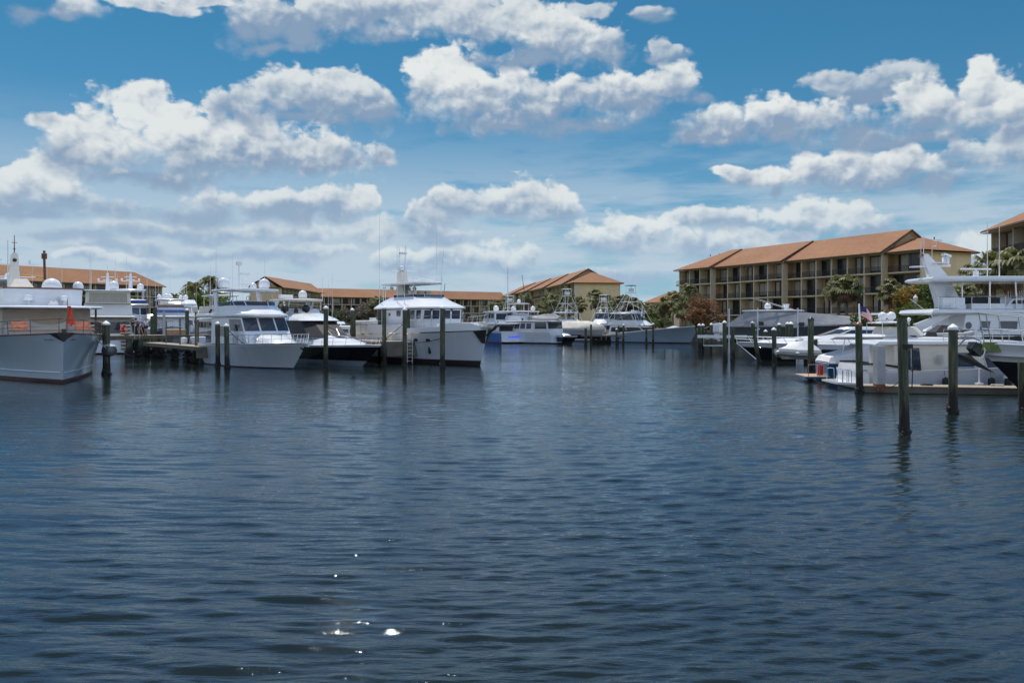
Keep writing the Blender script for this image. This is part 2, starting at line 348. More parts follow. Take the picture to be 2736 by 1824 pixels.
def field(vec, bl):
    d = None
    for (a, v, rx, rt, rb) in bl:
        A = vmath('MULTIPLY_ADD', vec, (1/rx, 1/rt, 0), (-a/rx, -v/rt, 0))
        B = vmath('MULTIPLY_ADD', vec, (-1/rx, -1/rb, 0), (a/rx, v/rb, 0))
        l = vmath('LENGTH', vmath('MAXIMUM', A, B))
        d = l if d is None else math_('SMOOTH_MIN', d, l, .25)
    return math_('SUBTRACT', 1.0, d)
n1, n1c = noise(Q0, 14, 3)
wob = vmath('MULTIPLY_ADD', vmath('SUBTRACT', n1c, (.5,.5,.5)), (.05,.035,0), Q0)
UP = (-.008,.024,0)
def billow(vec):
    v = N.new('ShaderNodeTexVoronoi'); v.feature = 'SMOOTH_F1'; v.voronoi_dimensions = '2D'; v.inputs['Scale'].default_value = 22
    v.inputs['Detail'].default_value = 2.5; v.inputs['Roughness'].default_value = .55; v.inputs['Lacunarity'].default_value = 2.3; v.inputs['Smoothness'].default_value = .35
    L.new(vec, v.inputs['Vector']); return math_('SUBTRACT', .45, v.outputs['Distance'])
fine = vmath('MULTIPLY_ADD', vmath('SUBTRACT', noise(Q0, 34, 5)[1], (.5,.5,.5)), (.022,.018,0), Q0)
V0 = billow(fine); V1 = billow(vmath('ADD', fine, (-.004,.008,0)))
fb, _ = noise(Q0, 17, 8, .56); fs0, _ = noise(Q0, 15, 3.0, .5); fb1, _ = noise(vmath('ADD', Q0, (-.006,.014,0)), 15, 3.0, .5)
g0, _ = noise(Q0, 5.5, 6, .55, 3.3); g1, _ = noise(vmath('ADD', Q0, UP), 5.5, 3, .55, 3.3)
# clouds beyond the framed part of the sky: a general broken cumulus field
reg = math_('MAXIMUM', smooth(math_('ABSOLUTE', az), .62, .74), smooth(el, .40, .50))
high = smooth(el, .45, 1.0)
behind = smooth(math_('ABSOLUTE', az), 1.0, 1.7)
gc = math_('MULTIPLY', math_('SUBTRACT', g0, math_('ADD', math_('MULTIPLY_ADD', behind, -.20, .60), math_('MULTIPLY', high, .10))), 3.0)
gd = math_('MULTIPLY', math_('SUBTRACT', g0, g1), 5.0)
# low haze bank of stretched cloud toward the horizon
st = N.new('ShaderNodeTexNoise'); st.inputs['Scale'].default_value = 7; st.inputs['Detail'].default_value = 6; st.inputs['Roughness'].default_value = .55
L.new(vmath('MULTIPLY', Q0, (1,5,1)), st.inputs['Vector'])
lowm = smooth(el, .27, .06)
bias = smooth(az, .35, -.30, .04, .20)
la = math_('MULTIPLY', smooth(math_('ADD', st.outputs['Fac'], bias), .42, .68), math_('MULTIPLY', lowm, .95))
relief = math_('ADD', math_('MULTIPLY', math_('SUBTRACT', fs0, fb1), 1.5), math_('MULTIPLY', math_('SUBTRACT', V0, V1), .75))
nz = math_('ADD', math_('MULTIPLY_ADD', fb, 1.3, -.65), math_('MULTIPLY_ADD', V0, .62, .32))
lown, _ = noise(Q0, 8, 3, .5, 7.7)
shn = math_('ADD', relief, math_('MULTIPLY_ADD', lown, 1.1, -.55))
swob = N.new('ShaderNodeSeparateXYZ'); L.new(wob, swob.inputs[0]); elw = swob.outputs['Y']
sky = N.new('ShaderNodeTexSky'); sky.sky_type = 'NISHITA'; sky.sun_disc = False
sky.sun_elevation = SUN_EL; sky.sun_rotation = SUN_AZ; sky.altitude = 0; sky.air_density = 1.0; sky.dust_density = .4; sky.ozone_density = 2.2
def mulc(a, b):
    n = N.new('ShaderNodeMix'); n.data_type = 'RGBA'; n.blend_type = 'MULTIPLY'; n.inputs[0].default_value = 1
    L.new(a, n.inputs[6])
    if isinstance(b, tuple): n.inputs[7].default_value = (*b, 1)
    else: L.new(b, n.inputs[7])
    return n.outputs[2]
# polarising filter: deeper blue away from the horizon
pol = mixc(smooth(el, .05, .36), (.42,.68,.80), SKYTOP)
skyb = mixc(smooth(el, .39, .55), mulc(sky.outputs[0], pol), mixc(smooth(el, .50, 1.0), (2.9,5.4,10.4), (.5,1.2,2.6)))
skyc = mixc(smooth(el, -.06, .20), (3.0,5.1,6.7), skyb)
c = mixc(la, skyc, (4.9,6.0,7.0))
lowfade = smooth(el, .02, .20)
dark = mixc(lowfade, (3.5,4.8,6.3), (2.5,3.5,4.9)); lite = mixc(lowfade, (6.3,7.2,7.7), (8.0,8.3,8.2))
for (v0, v1, br, bl) in groups:
    D = math_('ADD', field(wob, bl), nz)
    t = smooth(elw, v0, v1, -.26, 1.0)
    # dark flat base, bright crown, thin edges lighter
    s_ = math_('ADD', math_('MULTIPLY', t, .55+.5*br), shn)
    s_ = math_('ADD', s_, smooth(D, .0, .7, .28, .02))
    sh = smooth(s_, -.08, 1.12, .0, .55+.5*br)
    soft = smooth(t, .0, .8, .95, .30)
    al = math_('MULTIPLY', smooth(D, -.03, soft), min(1., .62+.5*br))
    c = mixc(al, c, mixc(sh, dark, lite))
gal = math_('MULTIPLY', smooth(gc, .0, .5), reg)
gsh = smooth(math_('ADD', math_('MULTIPLY', gd, 1.2), relief), -.5, .7)
c2 = mixc(gal, c, mixc(gsh, dark, lite))
# sky behind the camera brightened and warmed: added fill light for shaded sides
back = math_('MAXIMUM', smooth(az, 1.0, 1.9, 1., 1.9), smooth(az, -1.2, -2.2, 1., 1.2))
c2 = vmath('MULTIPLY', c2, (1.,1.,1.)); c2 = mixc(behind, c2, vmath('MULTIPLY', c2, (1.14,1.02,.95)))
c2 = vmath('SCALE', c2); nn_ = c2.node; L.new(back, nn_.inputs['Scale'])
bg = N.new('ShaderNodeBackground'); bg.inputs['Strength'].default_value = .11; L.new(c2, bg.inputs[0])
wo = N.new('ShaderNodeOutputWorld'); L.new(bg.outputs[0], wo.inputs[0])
w.cycles.sampling_method = 'MANUAL'; w.cycles.sample_map_resolution = 512

# ------------------------------------------------------------------ water
def water():
    rs = 5.5*np.power(1.0032, np.arange(0, 780))
    r1 = rs[-1]
    ext = r1*np.power(1.06, np.arange(1, 77)); rs = np.concatenate([rs, ext])
    th = np.linspace(R(-50), R(50), 1100)
    RR, TT = np.meshgrid(rs, th, indexing='ij')
    X = RR*np.sin(TT); Y = RR*np.cos(TT); Z = np.zeros_like(X)
    g = np.random.default_rng(5)
    for k in range(110):
        lam = .13*pow(10, g.random()*.95)
        right = g.random() < .5
        ang = g.normal(R(2), R(10)) if not right else g.normal(R(-20), R(10))
        kx, ky = sin(ang)*2*pi/lam, cos(ang)*2*pi/lam
        amp = .0050*lam**.85
        if lam > .8: amp *= .5
        ph = g.random()*6.28
        dr = np.gradient(rs)[:,None]
        fade = np.clip((lam/np.maximum(dr,1e-3)-3.0)/3.0, 0, 1)*np.clip(1.3-RR/62, 0, 1)
        # groups of waves
        ph2 = kx*X+ky*Y+ph + 1.2*np.sin(X*.37*g.random()+g.random()*6)+1.2*np.sin(Y*.31*g.random()+g.random()*6)
        s = np.sin(ph2); env = .75+.5*np.sin(X*(.2+.5*g.random())+Y*(.15+.4*g.random())+g.random()*6)
        side = np.clip(.5+TT*1.3, .0, 1.) if right else np.clip(.95-TT*.5, .45, 1.1)
        Z += amp*fade*env*side*(s+.25*np.cos(2*ph2))
    nr, nc = X.shape
    V = np.stack([X.ravel(), Y.ravel(), Z.ravel()], 1).astype(np.float32)
    idx = np.arange(nr*nc).reshape(nr, nc)
    fq = np.stack([idx[:-1,:-1], idx[:-1,1:], idx[1:,1:], idx[1:,:-1]], -1).reshape(-1, 4)
    me = bpy.data.meshes.new('water'); me.vertices.add(len(V)); me.vertices.foreach_set('co', V.ravel())
    me.loops.add(fq.size); me.loops.foreach_set('vertex_index', fq.ravel().astype(np.int32))
    me.polygons.add(len(fq)); me.polygons.foreach_set('loop_start', np.arange(0, fq.size, 4, dtype=np.int32))
    me.polygons.foreach_set('use_smooth', np.ones(len(fq), dtype=bool))
    me.update(calc_edges=True); me.validate()
    o = bpy.data.objects.new('water', me); COL.objects.link(o); tag(o, kind='structure')
    m, nt, b = _nt('harbour_water'); N = nt.nodes; L = nt.links
    g = N.new('ShaderNodeNewGeometry')
    def ns(scale, st, det, rot=0.):
        mp = N.new('ShaderNodeMapping'); mp.inputs['Scale'].default_value = st; mp.inputs['Rotation'].default_value = (0,0,rot)
        L.new(g.outputs['Position'], mp.inputs[0]); n = N.new('ShaderNodeTexNoise'); n.inputs['Scale'].default_value = scale; n.inputs['Detail'].default_value = det
        L.new(mp.outputs[0], n.inputs['Vector']); return n.outputs['Fac']
    ln = N.new('ShaderNodeVectorMath'); ln.operation = 'LENGTH'; L.new(g.outputs['Position'], ln.inputs[0])
    def mr(a, b_, c, d):
        n = N.new('ShaderNodeMapRange'); n.inputs[1].default_value = a; n.inputs[2].default_value = b_; n.inputs[3].default_value = c; n.inputs[4].default_value = d
        L.new(ln.outputs['Value'], n.inputs[0]); return n.outputs[0]
    patch = ns(.05, (1,2.2,1), 3)
    pr = N.new('ShaderNodeMapRange'); pr.inputs[1].default_value = .35; pr.inputs[2].default_value = .62; pr.inputs[3].default_value = .45; pr.inputs[4].default_value = 1.15
    L.new(patch, pr.inputs[0])
    def mul(a, b_):
        n = N.new('ShaderNodeMath'); n.operation = 'MULTIPLY'
        for i, x in enumerate((a, b_)):
            if isinstance(x, float): n.inputs[i].default_value = x
            else: L.new(x, n.inputs[i])
        return n.outputs[0]
    # ripples by size: fine everywhere, medium taking over where the mesh waves fade
    b1 = N.new('ShaderNodeBump'); b0 = N.new('ShaderNodeBump'); b0.inputs['Distance'].default_value = .004; L.new(ns(42., (.8,1.3,1), 2, .3), b0.inputs['Height']); L.new(mr(8, 26, .55, .0), b0.inputs['Strength']); L.new(b0.outputs[0], b1.inputs['Normal'])
    b1.inputs['Distance'].default_value = .02; L.new(ns(7.5, (.45,1.9,1), 4, .25), b1.inputs['Height'])
    L.new(mul(mr(8, 65, .95, .22), pr.outputs[0]), b1.inputs['Strength'])
    b2 = N.new('ShaderNodeBump'); b2.inputs['Distance'].default_value = .046; L.new(ns(2.4, (.45,1.5,1), 4, -.2), b2.inputs['Height'])
    st2 = mr(12, 45, .10, 1.0); f2 = mr(42, 85, 1., .28)
    L.new(mul(mul(st2, f2), pr.outputs[0]), b2.inputs['Strength']); L.new(b1.outputs[0], b2.inputs['Normal'])
    N.remove(b); out = [n for n in N if n.type == 'OUTPUT_MATERIAL'][0]
    fr = N.new('ShaderNodeFresnel'); fr.inputs['IOR'].default_value = 1.60; L.new(b2.outputs[0], fr.inputs['Normal'])
    df = N.new('ShaderNodeBsdfDiffuse'); df.inputs['Color'].default_value = (.011,.017,.014,1)
    gl = N.new('ShaderNodeBsdfGlossy'); gl.inputs['Color'].default_value = (.80,.90,1.,1); gl.inputs['Roughness'].default_value = .03
    L.new(b2.outputs[0], gl.inputs['Normal'])
    ms = N.new('ShaderNodeMixShader'); L.new(fr.outputs[0], ms.inputs[0]); L.new(df.outputs[0], ms.inputs[1]); L.new(gl.outputs[0], ms.inputs[2]); L.new(ms.outputs[0], out.inputs[0])
    me.materials.append(m)
    # the water beside and behind the camera
    q = MB(); a = R(50); r = 5.5
    n = 24; inner = [(r*sin(-a+2*a*i/n), r*cos(-a+2*a*i/n)) for i in range(n+1)]
    far = rs[-1]
    pts = [(p[0],p[1],-.004) for p in inner]
    q.add(pts + [(far*sin(a),far*cos(a),-.004),(1200,-800,-.004),(-1200,-800,-.004),(-far*sin(a),far*cos(a),-.004)],
          [tuple(list(range(n+1))[::-1] + [n+4, n+3, n+2, n+1])])
    o2 = q.build('water_behind', 'boot', smooth=False)
    if o2.data.polygons[0].normal.z < 0: o2.data.flip_normals()
    o2.data.materials.clear(); o2.data.materials.append(m); tag(o2, kind='structure')
water()
# ------------------------------------------------------------------ land
def land():
    sh = [(-500,230),(-150,205),(-100,200),(-60,192),(-25,178),(8,172),(22,166),(31,156),(40,140),(50,120),(60,100),(72,78),(84,58),(96,36),(104,10),(110,-60)]
    q = MB(); z = 1.55
    pts = [(x,y,z) for x, y in sh] + [(1500,-60,z),(3500,4200,z),(-3500,4200,z),(-1500,230,z)]
    q.add(pts, [tuple(range(len(pts)-1,-1,-1))])
    tag(q.build('ground', 'land', smooth=False), kind='structure')
    q = MB()
    for i in range(len(sh)-1):
        a, b = Vector((*sh[i],0)), Vector((*sh[i+1],0)); d = (b-a); L_ = d.length; d.normalize()
        n = Vector((d.y,-d.x,0)); c = (a+b)/2 + n*.25
        q.box((c.x,c.y,.6), (L_+.3,.5,2.1), 0, rz=atan2(d.y,d.x)); q.box((c.x,c.y,1.73), (L_+.4,.8,.16), 0, rz=atan2(d.y,d.x))
    tag(q.build('seawall', 'seawall', smooth=False), 'long weathered concrete seawall along the far shore of the basin', 'seawall')
    q = MB(); k = 1.6
    for i in range(4, len(sh)-3):
        a, b = Vector((*sh[i],0)), Vector((*sh[i+1],0)); d = (b-a).normalized(); n = Vector((-d.y,d.x,0))
        q.add([(*(a+n*.6).xy,z+.012),(*(b+n*.6).xy,z+.012),(*(b+n*3.6).xy,z+.012),(*(a+n*3.6).xy,z+.012)], [(0,1,2,3)])
    tag(q.build('path', 'brick', smooth=False), kind='structure')
land()

# ------------------------------------------------------------------ apartment buildings
def apartment(label, A, B, depth, nst, eave, segs, bays, ends=('hip','gable'), gz=1.55, rise=4.2, step=1.3, rail_d=3, group='terracotta roofed apartment blocks', wallm='stucco', name='apartment_building', outdoor=False, lasthip=0., over=1.0):
    A = Vector((*A,0)); B = Vector((*B,0)); d = (B-A); ang0 = atan2(d.y,d.x)
    n = len(segs); tot = d.length
    # rotate so that stepping back by `step` each segment still ends at B
    back = step*(n-1); ang = ang0 - math.asin(min(.5, back/tot)); Lx = sqrt(tot*tot-back*back)
    root = empty(name, (A.x,A.y,gz), ang, label, 'building', group)
    sh_ = eave/nst; rec = 1.4; s0 = 0.; tots = sum(segs); meshes = {}
    def inst(key, mk, name, mat, loc, parent=root):
        if key not in meshes:
            meshes[key] = mk().build(name, mat, parent, loc); return meshes[key]
        o = bpy.data.objects.new(name, meshes[key].data); COL.objects.link(o); o.parent = parent; o.location = loc; return o
    for i, sg in enumerate(segs):
        x0 = s0; x1 = s0 + sg/tots*Lx; s0 = x1; y0 = i*step; nb = bays[i]; bw = (x1-x0)/nb
        hipl = ends[0] == 'hip' and i == 0; hipr = ends[1] == 'hip' and i == n-1; last = i == n-1
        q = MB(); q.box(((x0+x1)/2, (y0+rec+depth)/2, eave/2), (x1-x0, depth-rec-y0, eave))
        low = lasthip and last; rs = rise*(lasthip if low else 1)
        ye0, ye1 = y0-over, depth+over; ym = (y0+depth)/2
        xl = x0-(over if i == 0 else .05); xr = x1+(over if last else .55)
        rl = x0+(depth/2 if hipl else 0)-(0 if hipl else (.3 if i else over)); rr = x1-(depth/2 if hipr else 0)+(0 if hipr else .55)
        if low: rl = x0; rr = x0+ (x1-x0)*.35
        ez = eave+.1
        # gable infill wall
        if not low:
            gx0 = rl+.4; gx1 = rr-.5
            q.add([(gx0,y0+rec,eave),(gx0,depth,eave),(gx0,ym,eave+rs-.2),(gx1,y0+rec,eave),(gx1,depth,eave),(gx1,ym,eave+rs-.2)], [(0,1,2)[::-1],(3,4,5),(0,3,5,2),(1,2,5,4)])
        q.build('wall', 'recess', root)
        for xe in ([x0+.14] if i == 0 else [])+([x1-.14] if last else []):
            q = MB(); q.box((xe,(y0+depth)/2+.3,eave/2),(.34,depth-y0-.55,eave-.06)); q.build('end_wall', wallm, root)
        # roof
        t = .22; tops = [(xl,ye0,ez),(xr,ye0,ez),(rr,ym,ez+rs),(rl,ym,ez+rs),(xl,ye1,ez),(xr,ye1,ez)]
        q = MB(); q.add(tops, [(0,1,2,3),(3,2,5,4),(0,3,4),(1,5,2)] if (hipl or hipr or low) else [(0,1,2,3),(3,2,5,4)])
        rf = q.build('roof', 'roof', root, smooth=False)
        q = MB(); bo = [(x,y,z-t) for x,y,z in tops]
        q.add([(x,y,z-.02) for x,y,z in tops]+bo, [(0,6,7,1),(4,5,11,10),(0,3,9,6),(3,4,10,9),(1,7,8,2),(2,8,11,5)])
        q.build('fascia', 'fascia', rf, smooth=False)
        q = MB(); q.add([(x, y, z-.3) for x,y,z in (tops[0],tops[1],tops[5],tops[4])], [(0,3,2,1)])
        if not (hipr or low): q.add([(x1+.02,y0+.3,eave-.1),(xr-.03,y0-over+.1,eave-.25),(rr-.03,ym,ez+rs-t-.25),(x1+.02,ym,ez+rs-t-.5),(x1+.02,depth,eave-.1),(xr-.03,depth,eave-.25)], [(0,1,2,3),(3,2,5,4)])
        q.build('soffit', 'trim', rf, smooth=False)
        if rail_d >= 3:
            for vx in (.22,.5,.8):
                vv = MB(); vv.tube([(x0+(x1-x0)*vx, ym-1.2, ez+rs*.75),(x0+(x1-x0)*vx, ym-1.2, ez+rs*.75+.45)], .1); vv.build('roof_vent', 'fascia', rf)
        for k in range(nst+1):
            if k == nst: continue
            q = MB(); q.box(((x0+x1)/2, y0+rec/2-.06, k*sh_+.02), (x1-x0-.02, rec+.1, .26)); q.build('floor_slab', 'slab', root)
        for j in range(nb+1):
            if j == 0 and i > 0: continue
            q = MB(); q.box((x0+j*bw, y0+rec/2, eave/2), (.28, rec-.02, eave-.03)); q.build('divider_wall', 'trim', root)
        for k in range(nst):
            for j in range(nb):
                z0 = k*sh_+.16; h = sh_-.5; v = (j+k*2+i) % 3; dw = min(bw*(.74,.9,.66)[v], bw-.5); off = (.9,.5,.1)[v] if (j % 2) else (.8,.3,1.)[v]
                xd = x0+j*bw+.2+off*(bw-.4-dw)+dw/2
                def mkd():
                    m = MB(); m.box((0,-.03,h/2),(dw,.06,h),0)
                    for e in (-dw/2, 0, dw/2): m.box((e,-.07,h/2),(.09,.04,h),1)
                    m.box((0,-.07,h),(dw,.04,.09),1)
                    if v == 0: m.box((-dw*.25,-.065,h/2),(dw*.3,.008,h-.15),2)
                    if v == 1: m.box((dw*.36,-.065,h/2),(dw*.18,.008,h-.15),2)
                    if (i*7+j*5+k*3) % 4 == 0: m.box((-dw*.02,-.066,h*.55),(dw*.9,.008,h*.8),2)
                    return m
                inst(('d',round(bw,3),v,(i*7+j*5+k*3) % 4 == 0), mkd, 'sliding_door', ['door','doorframe','curtain'], (xd, y0+rec-.01, z0))
                if rail_d:
                    def mkr():
                        m = MB(); w_ = bw-.34; m.box((0,0,1.02),(w_,.05,.06)); m.box((0,0,.12),(w_,.04,.04))
                        nn = int(w_/(.16 if rail_d >= 3 else .4))
                        for b_ in range(nn+1): m.box((-w_/2+w_*b_/nn,0,.55),(.03 if rail_d >= 3 else .07,.03,.9))
                        return m
                    inst(('r',round(bw,3)), mkr, 'railing', 'bronze', (x0+(j+.5)*bw, y0+.05, z0))
    return root
# the block on the right bank
BR = apartment('large four-storey sand stucco block with stepped terracotta roofs behind the palms, right of centre', (38.7,190), (67.6,136), 16.2, 4, 13.9, (11,20,22,6.5), (3,5,6,1), ends=('hip','hip'), rise=4.3, lasthip=.62, gz=1.55)
for k in (2,3):
    q = MB(); z = 13.9/4*k
    q.box((-.9,2.0,z+.02),(1.7,3.4,.24),1)
    for (a, b) in (((-1.7,.35),(-1.7,3.6)),((-1.7,.35),(0,.35))):
        for h in (1.1,.25): q.tube([(*a,z+h),(*b,z+h)],.03,4)
        for s in range(9): f = s/8; q.tube([(a[0]+(b[0]-a[0])*f,a[1]+(b[1]-a[1])*f,z+.1),(a[0]+(b[0]-a[0])*f,a[1]+(b[1]-a[1])*f,z+1.1)],.02,4)
    q.build('corner_balcony', ['bronze','slab'], BR)
apartment('stucco block at the right edge of the picture, only its corner balconies and eaves showing', (63.0,108), (57.6,76), 14, 4, 13.9, (1,), (5,), ends=('hip','hip'), rise=4.3)
apartment('hip-roofed stucco block behind the fishing boat towers', (-4.2,384), (18.9,250), 19.2, 4, 13.9, (36,34,32,30,10), (4,4,4,4,2), ends=('gable','hip'), rise=5.0, rail_d=2, step=1.2, lasthip=.72)
apartment('gable-ended tan block left of centre with roofs receding away to the right', (-80.4,287), (-79,340), 11.5, 5, 14.0, (16,17,18), (4,4,4), ends=('gable','gable'), rise=3.9, rail_d=2, step=1.2, wallm='stuccotan')
apartment('longest and farthest low block behind the tall pilothouse trawler', (-96,352), (-3.5,412), 13, 4, 13.0, (20,22,22,22,24), (5,5,5,5,5), ends=('gable','gable'), rise=4.0, rail_d=1, step=.9)
apartment('long four-storey block at far left behind the old yacht mast', (-150,212), (-115,270), 13, 4, 13.6, (18,20,22,14), (4,4,4,3), ends=('gable','hip'), rise=4.6, rail_d=2, step=.8)
apartment('small hipped roof peeking between the centre block and the large right block', (56,345), (64,330), 16, 3, 10.0, (1,), (4,), ends=('hip','hip'), rise=5, rail_d=0)

# ------------------------------------------------------------------ vegetation
def palm_crown(seed, r=1.9, n=34, kind='fan', dead=.25):
    g = random.Random(seed); q = MB()
    for i in range(n):
        a = g.random()*2*pi; e = g.uniform(-1.15, 1.3) if kind == 'fan' else g.uniform(-.5,1.2)
        dr = 1 if (e < -.35 and g.random() < dead*3) else 0
        ln = r*g.uniform(.75,1.05)*(1 if e > -.4 else .75)
        d = Vector((cos(a)*cos(e), sin(a)*cos(e), sin(e))); side = Vector((-sin(a),cos(a),0))
        if kind == 'fan':
            st = d*ln*.5; m = 9
            q.tube([(0,0,0), st], .03, 3, dr)
            for k in range(m):
                t = (k/(m-1)-.5)*2.2; dd = (d*cos(t) + side*sin(t)).normalized()
                L_ = ln*.55*(1-.25*abs(t)/1.1); p0 = st; p1 = st+dd*L_*.6; p2 = st+dd*L_ - Vector((0,0,L_*.55))
                w_ = .085*ln/1.9*1.6; up = dd.cross(side if abs(dd.dot(side)) < .9 else d).normalized(); sd_ = dd.cross(up).normalized()*w_
                q.add([p0, p1-sd_, p2, p1+sd_], [(0,1,2,3)], dr)
        else:
            pts = [d*ln*1.5*f - Vector((0,0,(f*f)*ln*1.0)) for f in (0,.3,.6,.85,1)]
            q.tube(pts, .025, 3, dr)
            for k in range(14):
                f = .12+.86*k/13; p = d*ln*1.5*f - Vector((0,0,(f*f)*ln*1.0)); ll = ln*.42*(1-.5*f)
                for s in (-1,1):
                    t = side*s*ll + d*ll*.4 - Vector((0,0,ll*.55)); w_ = d*.06
                    q.add([p-w_, p+w_, p+t], [(0,1,2)], dr)
    return q
def trunk_mb(h, r, g, lean=.3):
    q = MB(); lx, ly = g.uniform(-lean,lean), g.uniform(-lean,lean)
    pts = [(lx*f*f, ly*f*f, h*f) for f in (0,.1,.3,.5,.7,.85,1)]
    q.tube(pts, [r*1.4,r*1.1,r,r*.95,r*.95,r*1.05,r*1.25], 8); return q, (lx,ly,h)
palm_n = [0]; palm_meshes = {}
def palm(px, py_top, Y, label, gz=1.55, r=1.9, kind='fan', name='sabal_palm', trunkr=.2, group='palms around the apartment blocks', dead=.25, n=64):
    palm_n[0] += 1; g = random.Random(palm_n[0]*31)
    r *= 1.12; x, y, zt = P(px, py_top, Y); hc = max(1.2, zt - gz - r*.85)
    root = empty(name, (x,y,gz), g.random()*6.28, label, 'palm tree', group)
    q, top = trunk_mb(hc, trunkr, g); q.build('trunk', 'trunk', root)
    key = (palm_n[0] % 4, kind, round(r,1), n, dead)
    if key not in palm_meshes: palm_meshes[key] = palm_crown(palm_n[0]+5, r, n, kind, dead).build('crown', ['palm','deadfrond'], root, top, smooth=False)
    else:
        o = bpy.data.objects.new('crown', palm_meshes[key].data); COL.objects.link(o); o.parent = root; o.location = top; o.rotation_euler[2] = g.random()*6
    return root
def leafy(x, y, gz, h, rx, rz, mat_, label, name, cat, trunkr=.2, n=900, size=.35, seed=1, group=None, clumps=9, cz=.62, flat=1.):
    g = random.Random(seed); root = empty(name, (x,y,gz), g.random()*6, label, cat, group)
    q = MB(); cc = []
    for i in range(clumps):
        a = g.random()*6.28; rr = rx*.62*sqrt(g.random()); cc.append(Vector((cos(a)*rr, sin(a)*rr, h*cz + g.uniform(-.55,.75)*rz*.7)))
    q.tube([(0,0,0),(0.05*h,0,h*.25),(0,.03*h,h*cz)], [trunkr*1.3,trunkr,trunkr*.7], 7)
    for c in cc: q.tube([(0,0,h*.25),(c.x*.5,c.y*.5,(c.z+h*.25)*.5),tuple(c)], [trunkr*.6,trunkr*.4,trunkr*.15], 5)
    q.build('trunk', 'bark', root)
    q = MB(); cr = [rx*g.uniform(.32,.52) for _ in cc]
    for _ in range(n):
        i = g.randrange(len(cc)); v = Vector((g.gauss(0,1),g.gauss(0,1),g.gauss(0,1))).normalized()*cr[i]*g.uniform(.55,1.08); v.z *= .72*flat
        c = cc[i]+v; s = size*g.uniform(.6,1.3); a = Vector((g.gauss(0,1),g.gauss(0,1),g.gauss(0,.5))).normalized(); b = a.cross(Vector((g.gauss(0,1),g.gauss(0,1),g.gauss(0,1)))).normalized()
        q.add([c-a*s, c-b*s*.5, c+a*s, c+b*s*.5], [(0,1,2,3)])
    q.build('crown', mat_, root, smooth=False); return root
def tree_at(px, py_top, Y, h, rx, **k):
    x, y, zt = P(px, py_top, Y); leafy(x, y, 1.55 if 'gz' not in k else k.pop('gz'), h, rx, k.pop('rz', h*.3), **k)
